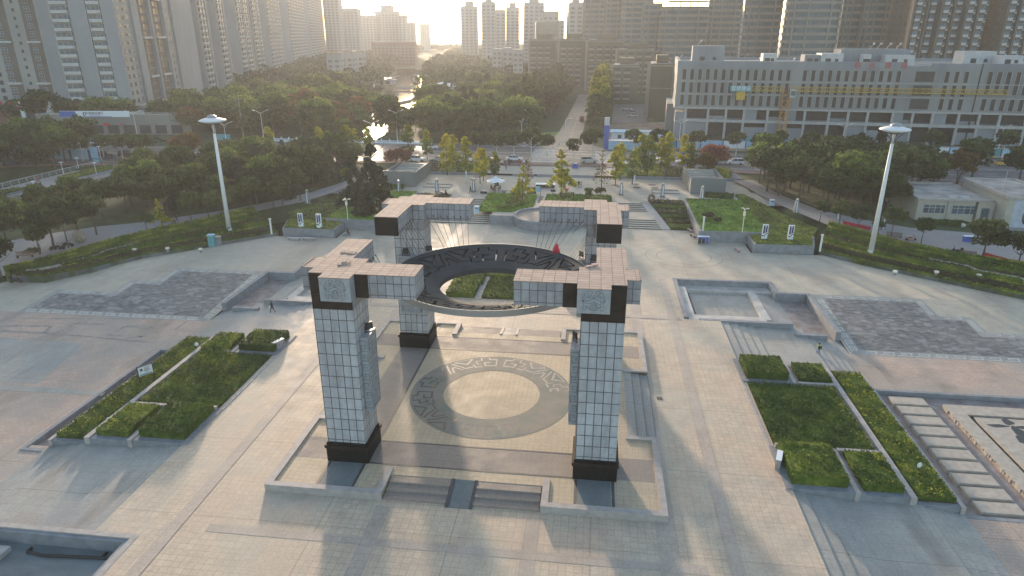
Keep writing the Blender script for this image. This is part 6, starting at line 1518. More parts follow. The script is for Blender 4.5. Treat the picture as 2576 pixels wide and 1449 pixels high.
b = MB(); b.box(.9, 2.5, -1.3, .3, 13.6, 16.0); b.build('cab', MT['balcony_white'], t); 
b = MB(); b.box(1.1, 2.3, -1.34, -1.3, 14.2, 15.6); b.build('cab_window', MT['glass_blue'], t)
b = MB(); b.box(-17.2, -10.6, -1.0, -.9, 15.2, 16.9); sg = b.build('sign_board', MT['skyblue_panel'], t, lab := None) if False else b.build('sign_board', MT['teal'], t)
text_mesh('宜建建设', 1.5, .02, MT['sign_white'], 'lettering', sg, (-13.9, -1.03, 16.05))
# blue site office, gate pillar, boxes
x, y = G(1536, 358, 2); t = thing('site_office', 'long white site cabin with pale blue corrugated roof', 'cabin', (x, y, 1.9), R(-4)); bpart(t, 'wall', 'shed_white', (0, 17.5, 3, 8, 0, 2.9)); bpart(t, 'window', 'glass_dark', (2, 3.2, 2.95, 3, 1, 2.1)); bpart(t, 'window', 'glass_dark', (4.2, 5.2, 2.95, 3, 1, 2.1)); bpart(t, 'door', 'blue_panel', (7.0, 8.0, 2.95, 3, 0, 2.1))
b = MB(); b.prism([(-.5, 2.2), (18, 2.2), (18, 8.8), (-.5, 8.8)], 2.9, lambda x, y: 3.05 + .9 - abs(y - 5.5) * .26); [b.box(k * .9 - .4, k * .9 - .34, 2.2, 8.8, 3.05, 3.1) for k in range(20)]; b.build('roof', MT['skyblue_panel'], t)
x, y = G(1530, 376, 2); t = thing('container', 'pale blue container cabin at the site gate in front of the long cabin', 'container', (x, y, 1.9), R(-3)); bpart(t, 'box', 'skyblue_panel', (0, 11, 0, 2.4, 0, 2.6)); bpart(t, 'door', 'balcony_white', (7.2, 8.2, -.05, 0, .1, 2.2)); bpart(t, 'roof', 'balcony_white', (-.1, 11.1, -.1, 2.5, 2.6, 2.72))
x, y = G(1592, 371, 2); t = thing('container', 'white container cabin right of the blue one at the site gate', 'container', (x, y, 1.9), R(-3)); bpart(t, 'box', 'shed_white', (0, 8.4, 0, 2.6, 0, 4.6)); bpart(t, 'roof', 'balcony_white', (-.1, 8.5, -.1, 2.7, 4.6, 4.8)); bpart(t, 'window', 'glass_dark', (1, 2.2, -.04, 0, 1.2, 2.2))
x, y = G(1524, 374, 2); t = thing('gate_pillar', 'tall blue gate pillar with white top at the site entrance', 'pillar', (x, y, 1.9)); bpart(t, 'shaft', 'blue_panel', (-.7, .7, -.7, .7, 0, 7.0)); bpart(t, 'cap', 'balcony_white', (-.75, .75, -.75, .75, 7.0, 9.2))
# site fence: blue and white hoarding
cols_ = ['teal', 'skyblue_panel', 'skyblue_panel', 'sign_white', 'skyblue_panel', 'teal', 'skyblue_panel', 'sign_white']
P = [G(u, v, 2) for u, v in ((1640, 372), (1760, 374), (1930, 377), (2110, 384), (2320, 391), (2580, 398))]
fi = 0
for (p, q) in zip(P, P[1:]):
    L = math.hypot(q[0] - p[0], q[1] - p[1]); n = max(1, round(L / 7)); a = math.atan2(q[1] - p[1], q[0] - p[0])
    for k in range(n):
        x, y = lerp(p[0], q[0], k / n), lerp(p[1], q[1], k / n); t = thing('site_fence', f'pale blue site hoarding along the far side of the road, {ordw(fi)} section from the left', 'fence', (x, y, 1.95), a, 'site hoarding sections')
        w = L / n; bpart(t, 'panel', cols_[fi % 8], (.25, w, -.05, .05, .35, 2.4)); bpart(t, 'post', 'navy', (0, .25, -.12, .12, 0, 2.5)); bpart(t, 'top_rail', 'balcony_white', (.25, w, -.08, .08, 2.4, 2.52)); bpart(t, 'plinth', 'inlay_light', (0, w, -.15, .15, 0, .35))
        for i in range(7): 
            if i % 2: bpart(t, 'warning_stripe', 'yellow_steel', (w * i / 7, w * (i + 1) / 7 - .1, -.17, -.15, .02, .33))
        fi += 1
x, y = G(2045, 372, 2)
for (u, v, w, lab) in ((2020, 345, 11, 'blue roofed material shed in front of the grey building, middle'), (2560, 352, 12, 'blue roofed material shed at the right edge')):
    x, y = G(u, v, 2); t = thing('material_shed', lab, 'shed', (x - w / 2, y, 1.9), CBR, 'blue sheds of the site'); bpart(t, 'post', 'steel', (0, .2, 0, .2, 0, 2.8), (w - .2, w, 0, .2, 0, 2.8), (0, .2, 4, 4.2, 0, 2.8), (w - .2, w, 4, 4.2, 0, 2.8)); bpart(t, 'roof', 'concrete_block', (-.3, w + .3, -.3, 4.5, 2.9, 3.05)); bpart(t, 'banner', 'blue_panel', (.0, w, -.38, -.3, 2.2, 2.95))
x, y = G(2110, 372, 2); t = thing('scaffold', 'rusty orange stack of scaffolding poles beside the crane', 'scaffold', (x - 6, y, 1.9), CBR); b = MB()
for k in range(30): b.tube((k * .42, 0, 0), (k * .42 + .05, .1, 3.6 + (k * 7 % 5) * .1), .05, .05, 4)
for z in (1.0, 2.2, 3.2): b.tube((0, .1, z), (12.3, .1, z), .05, .05, 4)
b.build('poles', MT['orange_steel'], t)
for k, (u, v, w, mt, lab) in enumerate(((1890, 358, 8, 'teal', 'green tarpaulin stack left of the crane foot'), (1975, 362, 10, 'teal', 'green tarpaulin stack right of the crane foot'))):
    x, y = G(u, v, 2); b = MB(); b.prism([(0, 0), (w, .3), (w - .4, 2.6), (.5, 2.4)], 0, lambda x_, y_: 1.1 + .3 * math.sin(x_)); o = b.build('tarpaulin_stack', MT[mt], loc=(x - w / 2, y, 1.9)); tag(o, lab, 'material stack')

# --- shops and bank on the left
x, y = G(60, 342, 2)
x0, y0 = G(160, 338, 2); t = thing('bank_building', 'two storey bank building with long blue and white sign on the left', 'building', (x0, y0, 1.9), R(6.9))
bpart(t, 'wall', 'band_wall', (-8, 44, 0, 22, 0, 6.6)); bpart(t, 'roof', 'roof_gray', (-7.6, 43.6, .4, 21.6, 6.6, 6.8)); bpart(t, 'roof_railing', 'balcony_white', (22, 40, .4, .5, 7.3, 7.4), (22, 40, .4, .5, 6.8, 6.9)); 
for k in range(9): bpart(t, 'shop_window', 'glass_dark', (-6 + k * 5.4, -2.2 + k * 5.4, -.06, 0, .4, 3.2))
b = MB(); b.box(.5, 24, -.5, -.1, 5.9, 7.9); sg = b.build('sign_board', MT['sign_white'], t)
b = MB(); b.prism([(.5, 0), (6.3, 0), (6.3, .04), (.5, .04)], 0, 1); bl = MB(); bl._add([(.5, -.53, 5.95), (6.4, -.53, 5.95), (5.9, -.53, 7.85), (.5, -.53, 7.85), (6.4, -.53, 5.95), (18, -.53, 5.95), (18, -.53, 6.15), (6.35, -.53, 6.15)], [(0, 1, 2, 3), (4, 5, 6, 7)]); bl.build('blue_field', MT['blue_panel'], sg)
text_mesh('中国建设银行', 1.0, .02, MT['navy'], 'lettering', sg, (12.4, -.55, 7.1)); text_mesh('China Construction Bank', .34, .01, MT['navy'], 'lettering', sg, (12.4, -.55, 6.45))
b = MB()
for i in range(20):
    if 3 <= i < 17 or 0: a0, a1 = 2 * PI * i / 20, 2 * PI * (i + 1) / 20; b._add([(9.0 + r * math.cos(a), -.55, 6.95 + r * math.sin(a)) for r, a in ((.32, a0), (.62, a0), (.62, a1), (.32, a1))], [(0, 1, 2, 3)])
b._add([(9.15, -.55, 6.7), (9.5, -.55, 6.7), (9.5, -.55, 7.2), (9.15, -.55, 7.2)], [(0, 1, 2, 3)]); b.build('logo', MT['navy'], sg)
for k, (xx, w) in enumerate(((3.0, 1.6), (14.5, 2.2), (20.0, .9))): bpart(t, 'red_lantern_sign', 'red_cloth', (xx, xx + w, -.5, -.3, 3.1, 3.8))
t = thing('podium', 'low grey podium block at the foot of the left towers', 'building', (*G(352, 325, 2), 1.9), R(12)); bpart(t, 'wall', 'band_wall', (0, 34, 0, 30, 0, 8.2)); bpart(t, 'opening', 'metal_dark', (4, 6, -.05, 0, .5, 3.5)); bpart(t, 'opening', 'metal_dark', (14, 22, -.05, 0, .3, 5.5)); bpart(t, 'roof', 'roof_gray', (.4, 33.6, .4, 29.6, 8.2, 8.5))
x0, y0 = G(66, 325, 2); t = thing('portal_building', 'white portal shaped building front with dark glass left of the bank sign', 'building', (x0, y0, 1.9), R(6.9)); bpart(t, 'frame', 'sign_white', (0, 1.4, -.6, .6, 0, 9.8), (9.2, 10.8, -.6, .6, 0, 9.8), (1.4, 9.2, -.6, .6, 7.0, 9.8), (5.0, 5.6, -.5, .5, .5, 7.0)); bpart(t, 'glazing', 'glass_dark', (1.4, 9.2, .1, .3, .4, 7.0)); bpart(t, 'wall', 'brick_red', (-26, 20, .6, 22, 0, 8.0)); bpart(t, 'roof', 'roof_gray', (-25.6, 19.6, 1, 21.6, 8, 8.3))
rnd = random.Random(2); b = MB()
for r_, z in ((0, 8.7), (1, 7.5)):
    for k in range(9 if r_ else 3): c = (2.0 if r_ else 4.1) + k * .85; b.box(c, c + .55, -.66, -.6, z, z + .06); b.box(c + .2, c + .28, -.66, -.6, z - .3, z + .35); b.box(c, c + .5, -.66, -.6, z - .3, z - .24)
b.build('blurred_lettering', MT['brick_red'] if 0 else MT['wood'], t)
b = MB()
for k in range(13): c = -25 + k * 3.4; b.box(c, c + 1.2, .4, .6, 8.2 + (k % 3) * .1, 9.4 + (k % 3) * .2) if not 0 < c < 9 else 0
b.build('roof_letter_boards', MT['red_cloth'], t)

# --- park pavilions, small bridge, balustrade
def pavilion(u, v, w, dp, label, h=3.2):
    x, y = G(u, v, 2); t = thing('pavilion', label, 'pavilion', (x, y, 1.9), R(-8), 'white roofed pavilions in the park'); bpart(t, 'wall', 'pale_wall', (1, w - 1, 1, dp - 1, 0, h)); bpart(t, 'window', 'glass_dark', (2, w * .4, .94, 1, .8, 2.4)); bpart(t, 'window', 'glass_dark', (w * .6, w * .8, .94, 1, .3, 2.4))
    b = MB(); n = 8
    for i in range(n):
        xa, xb = w * i / n, w * (i + 1) / n; f = lambda q: h + 1.6 * abs(q / w * 2 - 1) ** 1.5
        b._add([(xa, 0, f(xa)), (xb, 0, f(xb)), (xb, dp, f(xb) + .4), (xa, dp, f(xa) + .4), (xa, 0, f(xa) + .25), (xb, 0, f(xb) + .25), (xb, dp, f(xb) + .65), (xa, dp, f(xa) + .65)], [(0, 3, 2, 1), (4, 5, 6, 7), (0, 1, 5, 4), (2, 3, 7, 6), (1, 2, 6, 5), (3, 0, 4, 7)])
    b.build('roof', MT['sign_white'], t)
pavilion(936, 212, 16, 10, 'pavilion with swept white roof left of the river in the park'); pavilion(1088, 184, 22, 12, 'pavilion with pale roof farthest up the river'); pavilion(1100, 236, 17, 11, 'larger pavilion with tangled white roof right of the river', 4)
for k, (u0, u1, v) in enumerate(((996, 1090, 223), (1040, 1085, 189), (1045, 1070, 168))):
    p, q = G(u0, v, -.2), G(u1, v, -.2); a = math.atan2(q[1] - p[1], q[0] - p[0]); L = math.hypot(q[0] - p[0], q[1] - p[1]); t = thing('river_bridge', f'low pale footbridge crossing the park river, {ordw(k)} one upstream', 'bridge', (*p, -.2), a, 'footbridges over the park river'); bpart(t, 'deck', 'curb_stone', (0, L, -1.5, 1.5, -.3, .2)); bpart(t, 'railing', 'balcony_white', (0, L, -1.5, -1.4, .2, 1.0)); bpart(t, 'pier', 'concrete', (L * .3, L * .3 + .8, -1, 1, -3.5, -.3), (L * .7, L * .7 + .8, -1, 1, -3.5, -.3))
# curved quay wall beside the river
b = MB(); Q = [G(u, v, -.6) for u, v in ((960, 262), (1000, 258), (1030, 252), (1048, 240), (1052, 228))]; Q2 = [G(u, v, -.6) for u, v in ((1072, 222), (1070, 236), (1082, 244), (1100, 246))]
for PP in (Q, Q2):
    for (p, q) in zip(PP, PP[1:]): dx, dy = q[0] - p[0], q[1] - p[1]; L = math.hypot(dx, dy); nx, ny = -dy / L * .5, dx / L * .5; b.prism([(p[0] - nx, p[1] - ny), (q[0] - nx, q[1] - ny), (q[0] + nx, q[1] + ny), (p[0] + nx, p[1] + ny)], -3.5, -.3)
tag(b.build('quay_wall', MT['curb_stone'], center=True), 'curved pale quay wall around the river bend in the park', 'wall')
# white stone balustrade over the river
for (name, u0, u1, v0, v1, yoff, lab) in (('stone_balustrade', 690, 900, 355.5, 359.5, 0, 'white stone balustrade on the road bridge, left stretch'), ('stone_balustrade', 900, 1062, 359.5, 363, 0, 'white stone balustrade on the road bridge, right stretch')):
    p, q = G(u0, v0, 2), G(u1, v1, 2); a = math.atan2(q[1] - p[1], q[0] - p[0]); L = math.hypot(q[0] - p[0], q[1] - p[1]); t = thing(name, lab, 'balustrade', (*p, 2.0), a, 'stone balustrades of the road bridge')
    n = int(L / 2.4)
    for k in range(n + 1): b = MB(); c = L * k / n; b.box(c - .16, c + .16, -.16, .16, 0, 1.25); b.lathe([(.12, 1.25), (.17, 1.38), (.05, 1.52)], (c, 0, 0), 8); b.build('post', MT['sign_white'], t)
    b = MB(); b.box(0, L, -.08, .08, .1, .62); b.box(0, L, -.1, .1, .80, .95); b.box(0, L, -.2, .2, 0, .1); b.build('panel', MT['sign_white'], t)

# --- pavilion (public house) at the right
x, y = G(2300, 556, 1.4); t = thing('service_building', 'beige flat roofed service building with blue windows at the right edge', 'building', (x, y, 1.3), R(-1.5))
bpart(t, 'wall', 'beige_wall', (0, 9.8, 0, 15, 0, 4.1), (10.2, 13.0, -.2, 15, 0, 4.1), (22, 34, 2, 16, 0, 4.1)); bpart(t, 'cornice', 'curb_stone', (-.3, 12.4, -.35, .25, 4.1, 4.55), (-.3, .2, .25, 15, 4.1, 4.55), (-.3, 12, 14.6, 15.2, 4.1, 4.55), (22, 34, 1.6, 2.2, 4.1, 4.55)); bpart(t, 'roof', 'roof_gray', (.2, 13, .25, 14.6, 4.1, 4.3), (22, 34, 2.2, 15.6, 4.1, 4.3))
for (a, w) in ((1.0, 4.0), (5.9, 4.2)): 
    b = MB(); b.box(a, a + w - .3, -.06, .02, 1.75, 3.25, 1); [b.box(a + k * w / 4, a + k * w / 4 + .08, -.09, 0, 1.75, 3.25) for k in range(4)]; b.box(a, a + w - .3, -.09, 0, 2.75, 2.82); b.box(a - .1, a + w - .2, -.12, 0, 1.65, 1.75); b.build('window', [MT['balcony_white'], MT['glass_blue']], t)
bpart(t, 'glass_door', 'glass_blue', (10.9, 12.2, -.26, -.2, .1, 3.0)); bpart(t, 'pilaster', 'curb_stone', (5.1, 5.5, -.25, 0, 0, 4.1))
bpart(t, 'portico', 'marble_blue', (14.4, 21.4, -3.2, -2.6, 4.0, 5.6), (14.4, 16.2, -3.2, -2.6, 0, 4.0), (19.6, 21.4, -3.2, -2.6, 0, 4.0)); bpart(t, 'portico_side', 'beige_wall', (13.2, 14.4, -3.4, 13, 0, 5.6), (21.4, 22.4, -3.4, 13, 0, 5.6), (14.4, 21.4, 4, 13, 0, 5.6)); bpart(t, 'portico_roof', 'roof_gray', (13.2, 22.4, -3.4, 13, 5.6, 5.8)); bpart(t, 'roof_rim', 'curb_stone', (12.9, 13.3, -3.6, 13.2, 5.5, 6.1), (22.3, 22.7, -3.6, 13.2, 5.5, 6.1), (13.3, 22.3, -3.6, -3.25, 5.5, 6.0), (13.3, 22.3, 12.9, 13.2, 5.5, 6.1))
b = MB(); n = 16
for i in range(n):   # round moon gate: ring of stone around the opening
    a0, a1 = PI * 2 * i / n, PI * 2 * (i + 1) / n; r0, r1 = 1.75, 2.5; c = (17.9, 2.3)
    b._add([(c[0] + r * math.cos(a), yy, c[1] + r * math.sin(a)) for yy in (-3.25, -2.6) for r, a in ((r0, a0), (r1, a0), (r1, a1), (r0, a1))], [(0, 1, 2, 3), (7, 6, 5, 4), (0, 3, 7, 4), (1, 5, 6, 2)])
b.build('moon_gate', MT['marble_blue'], t); bpart(t, 'doorway', 'beige_wall', (14.4, 21.4, 1.0, 1.2, 0, 4.5)); bpart(t, 'inner_door', 'metal_dark', (17.3, 18.3, .9, 1.0, 0, 2.4))
for k in range(3): bpart(t, 'step', 'path_paving', (12.5 - .4 * k, 24 + .4 * k, -5.2 - .4 * k, -3.2, 0 - .01 * k, .36 - .12 * k))
bpart(t, 'roof_box', 'balcony_white', (5.6, 6.8, .7, 1.4, 4.3, 4.8)); bpart(t, 'roof_box', 'balcony_white', (7.4, 8.9, .7, 1.4, 4.3, 4.8)); b = MB(); b.tube((14.2, 1, 5.8), (14.2, 1, 9.2), .05); b.lathe([(.05, 0), (.12, .2), (.05, .4)], (14.2, 1, 9.2), 6); b.build('antenna', MT['balcony_white'], t)
b = MB(); [b.tube((16 + k * .3, -1, 5.8), (16 + k * .3, -1, 6.3 + .2 * (k % 2)), .04, .04, 5) for k in range(4)]; b.build('roof_fitting', MT['steel'], t)
xx, yy = x, y; hedge('hedge', 'low trimmed hedge in front of the service building windows', [(xx + .4, yy - 3.2), (xx + 8.6, yy - 3.6), (xx + 8.0, yy - 1.0), (xx + .3, yy - .6)], 1.2, 2.1, [MT['hedge_leaf']], dens=16, size=.17, rough=.05)
hedge('hedge', 'dark low hedge strip across the path from the service building', [(xx + 6, yy - 9.4), (xx + 16, yy - 12), (xx + 17, yy - 9.4), (xx + 6.5, yy - 7.0)], 1.0, 1.7, [MT['hedge_purple'], MT['hedge_leaf']], dens=12, size=.18, rough=.05)
# ------------------------------------------------------------------ road
NEAR = [(-150, 96), (-126, 104.5), (-99, 106), (-77, 116.5), (0, 118.5), (31, 119), (45, 114.5), (75, 108), (105, 103), (140, 98), (200, 92)]
FAR = [(-178, 128), (-148, 133), (-117, 134.5), (-91, 148.6), (-20, 149), (18, 146), (48, 141), (75, 141.5), (100, 142), (140, 140), (200, 137)]
def strip2(name, mt, A, B, z, label, f0=0.0, f1=1.0):
    b = MB()
    for (a0, a1), (b0, b1) in zip(zip(A, A[1:]), zip(B, B[1:])):
        p = [(lerp(a0[0], b0[0], f0), lerp(a0[1], b0[1], f0), z), (lerp(a1[0], b1[0], f0), lerp(a1[1], b1[1], f0), z), (lerp(a1[0], b1[0], f1), lerp(a1[1], b1[1], f1), z), (lerp(a0[0], b0[0], f1), lerp(a0[1], b0[1], f1), z)]
        b.quad(*p)
    return tag(b.build(name, MT[mt]), label, kind='structure')
strip2('road', 'asphalt', NEAR, FAR, 2.04, 'grey asphalt main road behind the plaza')
simple('red_paving', (0.24, 0.15, 0.12), 0.85, 0.15, 1.0)
strip2('sidewalk', 'red_paving', [(x, y - 3.2) for x, y in NEAR], NEAR, 2.09, 'reddish brown pavement along the near side of the road')
b = MB()
for f in (.1, .3, .38, .53, .56, .72, .9):
    for (a0, a1), (b0, b1) in zip(zip(NEAR, NEAR[1:]), zip(FAR, FAR[1:])):
        p = Vector((lerp(a0[0], b0[0], f), lerp(a0[1], b0[1], f))); q = Vector((lerp(a1[0], b1[0], f), lerp(a1[1], b1[1], f))); d = (q - p); L = d.length; d /= L; n_ = Vector((-d.y, d.x)) * .09
        if f in (.53, .56, .1, .9): segs = [(0, L)]
        else: segs = [(k * 9.0, min(L, k * 9.0 + 4)) for k in range(int(L / 9))]
        for s0, s1 in segs: a, c = p + d * s0, p + d * s1; b.quad((a.x - n_.x, a.y - n_.y, 2.048), (c.x - n_.x, c.y - n_.y, 2.048), (c.x + n_.x, c.y + n_.y, 2.048), (a.x + n_.x, a.y + n_.y, 2.048))
tag(b.build('lane_lines', MT['road_paint']), 'white lane lines of the main road', 'road marking', kind='structure')
for k, (u0, u1, v0, v1, uu) in enumerate(((1326, 1400, 408, 376, 1345), (1497, 1580, 411, 382, 1500))):
    b = MB(); n = 15 if k == 0 else 12
    for i in range(n):
        v = lerp(v0, v1, i / (n - 1)); xl = lerp(u0, uu if k == 0 else u0, i / (n - 1)); xr = lerp(u1, 1395 if k == 0 else 1560, i / (n - 1))
        (x0, y0), (x1, y1) = G(xl, v, 2.05), G(xr, v, 2.05); yy = (y0 + y1) / 2; b.quad((x0, yy, 2.052), (x1, yy, 2.052), (x1, yy + .55, 2.052), (x0, yy + .55, 2.052))
    tag(b.build('zebra_crossing', MT['road_paint']), ('wide zebra crossing below the side road mouth', 'zebra crossing right of the side road mouth')[k], 'road marking', kind='structure')
b = MB()
for k in range(12): p, q = G(418 + k * 9, 396 - 0 * k, 2.05), G(470 + k * 9, 384, 2.05); d = Vector((q[0] - p[0], q[1] - p[1])).normalized(); n_ = (-d.y * .12, d.x * .12); b.quad((p[0] - n_[0], p[1] - n_[1], 2.056), (q[0] - n_[0], q[1] - n_[1], 2.056), (q[0] + n_[0], q[1] + n_[1], 2.056), (p[0] + n_[0], p[1] + n_[1], 2.056)) if k % 3 == 0 else 0
tag(b.build('road_lines', MT['road_paint']), 'slanting white lines at the road corner on the left', 'road marking', kind='structure')
A = [(-8.5, 145), (-6, 152), (-4.2, 160), (-3.0, 185), (-1.4, 266), (-.5, 338)]; B = [(12, 145), (8.5, 152), (5.8, 160), (5.2, 185), (6.0, 266), (6.6, 338)]
strip2('side_road', 'asphalt', A, B, 2.03, 'narrow side road leading away between tall trees')
b = MB()
for k in range(14): y = 152 + k * 8; x = 1.2 + (y - 150) * .012; b.quad((x - .09, y, 2.044), (x + .09, y, 2.044), (x + .09, y + 4, 2.044), (x - .09, y + 4, 2.044))
tag(b.build('centre_line', MT['inlay_light']), 'dashed centre line of the side road', 'road marking', kind='structure')
strip2('park_pavement', 'red_paving', [(-36, 149.5), (-8.6, 149.5), (-6.3, 153)], [(-36, 152), (-12, 152.5), (-7.2, 156)], 2.07, 'reddish pavement on the park side of the road')
flat('park_path', 'curb_stone', ((1300, 364), (1345, 350), (1352, 355), (1318, 370)), 2.05, 'pale curved path in the park beside the road')
flat('park_lawn', 'lawn', ((1345, 362), (1450, 348), (1460, 330), (1340, 335)), 2.0, 'small green lawn at the park corner')
b = MB()
for k in range(7): u = 1384 + k * 8.2; x, y = G(u, 377 - k * 5.2, 2); b.box(x - .12, x + .12, y - .12, y + .12, 1.95, 3.0)
for k in range(7):
    pass
bol = None
for k in range(7):
    u = 1384 + k * 7.6; x, y = G(u, 381 - k * 5.0, 2); b = MB(); b.lathe([(.1, 0), (.1, .85), (.06, .95)], (x, y, 2.0), 8); tag(b.build('bollard', MT['balcony_white'], center=True), f'white bollard at the side road corner, {ordw(k)} from the near end', 'bollard', 'white bollards at the side road corner')
# mural on the small retaining wall below the road corner
p, q = G(400, 416, 1.9), G(478, 426, 1.9)
b = MB(); b.prism([p, q, (q[0], q[1] - .4), (p[0], p[1] - .4)], -2.5, 1.95); tag(b.build('retaining_wall', MT['dark_strip'], center=True), 'dark grey retaining wall below the road corner beside the footbridge', 'wall')

# ------------------------------------------------------------------ footbridge on the left
t = thing('footbridge', 'wide pale footbridge with planters and railings crossing the river arm on the left', 'footbridge', (-116, 86, 0))
def wpart(b, name, mt, par=t, lab=None): o = wchild(b.build(name, MT[mt], center=True), par); return tag(o, lab)
DK = lambda x, y: 1.45 + .0 * y
b = MB(); b.prism([(-111.2, 55), (-108.3, 97), (-104, 105), (-119, 118), (-121.6, 108), (-124.5, 55)], 0.75, 1.45); wpart(b, 'deck', 'path_paving')
for (sx, name) in ((1, 'near'), (-1, 'far')):
    R0 = [(-111.4, 55), (-108.5, 97)] if sx > 0 else [(-124.3, 55), (-121.5, 107)]
    n = 24; b = MB()
    for k in range(n + 1): x, y = lerp(R0[0][0], R0[1][0], k / n), lerp(R0[0][1], R0[1][1], k / n); b.path([(x, y, 1.45), (x + .18 * sx, y, 2.0), (x + .05 * sx, y, 2.55)], .06, 5)
    for z in (1.8, 2.1, 2.35): b.tube((R0[0][0] + .15 * sx, R0[0][1], z), (R0[1][0] + .15 * sx, R0[1][1], z), .025, .025, 4)
    b.tube((R0[0][0] + .05 * sx, R0[0][1], 2.57), (R0[1][0] + .05 * sx, R0[1][1], 2.57), .07, .07, 6); wpart(b, 'railing', 'balcony_white')
b = MB(); [b.box(-122.5, -112, y, y + 1.0, -4, .75) for y in (70, 84)]; wpart(b, 'pier', 'concrete')
for (P, lab) in (([(-116.5, 84), (-112.2, 87), (-111.5, 98), (-115, 103), (-117, 97)], 'planter on the footbridge, upper one'), ([(-121.5, 55), (-115.2, 55), (-114.6, 75), (-118.2, 73)], 'planter on the footbridge, lower one at the left edge')):
    r = thing('bridge_planter', lab, 'planter', (P[0][0], P[0][1], 1.45), group='planters on the footbridge'); b = MB(); b.prism(P, 1.45, 2.1); wchild(b.build('planter_wall', MT['wall_granite'], center=True), r)
    cx_ = sum(p[0] for p in P) / len(P); cy_ = sum(p[1] for p in P) / len(P); I = [(lerp(p[0], cx_, .08), lerp(p[1], cy_, .08)) for p in P]; hedge('bed', None, I, 2.0, 2.45, [MT['hedge_leaf'], MT['hedge_yellow']], dens=12, size=.2, rough=.09, parent=r)
# bank below the bridge
hedge('hedge', 'low green bank planting between footbridge and woods', [(-110.5, 50), (-97, 52), (-101, 62), (-109.5, 66)], 0, 1.6, [MT['hedge_leaf'], MT['hedge_yellow']], dens=8, size=.25, rough=.15)

# ------------------------------------------------------------------ vehicles
def profile(b, pts, w0, w1, z_split, m=0):
    """closed side outline (x, z); half width shrinks above z_split"""
    n = len(pts); hw = lambda z: w0 if z <= z_split else lerp(w0, w1, clamp((z - z_split) / .55))
    vs = [(x, -hw(z), z) for x, z in pts] + [(x, hw(z), z) for x, z in pts]
    b._add(vs, [tuple(range(n - 1, -1, -1))[::-1], tuple(range(n, 2 * n))[::-1]] + [(i, n + i, n + (i + 1) % n, (i + 1) % n) for i in range(n)], m)
for nm_, c_ in (('car_white', (.72, .73, .74)), ('car_black', (.02, .02, .024)), ('car_grey', (.16, .17, .18)), ('car_silver', (.42, .43, .44)), ('car_red', (.35, .02, .02)), ('car_teal', (.04, .30, .28)), ('car_yellow', (.55, .30, .03))): simple(nm_, c_, .22, spec=.6)
def make_car(kind, mt):
    t = bpy.data.objects.new('proto', None); COL.objects.link(t)
    if kind == 'van': L, H = 4.7, 1.85; out = [(-2.35, .35), (2.35, .35), (2.35, .8), (2.2, 1.0), (1.55, 1.2), (-2.3, 1.2)]; cab = [(-2.28, 1.19), (1.55, 1.19), (.95, H), (-2.1, H)]
    elif kind == 'bus': L, H = 9, 2.9; out = [(-4.5, .4), (4.5, .4), (4.5, 1.4), (-4.5, 1.4)]; cab = [(-4.48, 1.39), (4.48, 1.39), (4.35, H), (-4.4, H)]
    elif kind == 'suv': L, H = 4.5, 1.65; out = [(-2.25, .35), (2.25, .35), (2.25, .75), (2.1, .95), (1.0, 1.05), (-2.2, 1.08)]; cab = [(-2.15, 1.05), (1.0, 1.03), (.35, 1.6), (-.3, H), (-1.8, 1.6)]
    else: L, H = 4.6, 1.45; out = [(-2.3, .32), (2.3, .32), (2.3, .65), (2.1, .82), (1.05, .93), (-1.7, .98), (-2.25, .92)]; cab = [(-1.75, .95), (1.1, .91), (.35, 1.4), (-.35, H), (-1.1, 1.4)]
    b = MB(); profile(b, out, .88, .80, .6); b.box(cab[-1][0] + .1, cab[2][0] - .1, -.62, .62, H - .03, H + .02); o = b.build('body', MT[mt], t); bv = o.modifiers.new('b', 'BEVEL'); bv.width = .05; bv.segments = 2
    b = MB(); profile(b, cab, .80, .62, .95); b.build('windows', MT['glass_dark'], t)
    b = MB()
    for x in (-.45, .35) if kind != 'bus' else (-2.5, -.8, .9, 2.6): b.box(x - .04, x + .04, -.81, .81, .95, H - .05)
    b.build('pillar', MT[mt], t)
    for x in (-L * .31, L * .31):
        for y in (-.80, .80):
            b = MB(); b.lathe([(.33, -.11), (.33, .11)], (x, y, .33), 14, ax='y'); w = b.build('wheel', MT['rubber'], t); b = MB(); b.lathe([(.19, -.12), (.19, .12)], (x, y, .33), 10, ax='y'); b.build('rim', MT['steel'], w)
    for y in (-.62, .62): b = MB(); b.box(L / 2 - .08, L / 2 + .02, y - .18, y + .18, .58, .74); b.build('headlight', MT['cream'], t); b = MB(); b.box(-L / 2 - .02, -L / 2 + .08, y - .16, y + .16, .68, .85); b.build('tail_light', MT['red_paint'], t)
    return t
protos = {}
def car(u, v, kind, col, rz, label, z=2.05, g='cars on the main road', cat='car'):
    k = (kind, col)
    if k not in protos: protos[k] = make_car(kind, 'car_' + col); t = protos[k]
    else: t = copy_tree(protos[k])
    t.name = {'van': 'van', 'suv': 'parked_car', 'sedan': 'parked_car', 'bus': 'bus'}[kind]; x, y = G(u, v, z); t.location = (x, y, z); t.rotation_euler = (0, 0, rz); t.empty_display_size = .3; tag(t, label, cat if kind != 'bus' else 'bus', g)
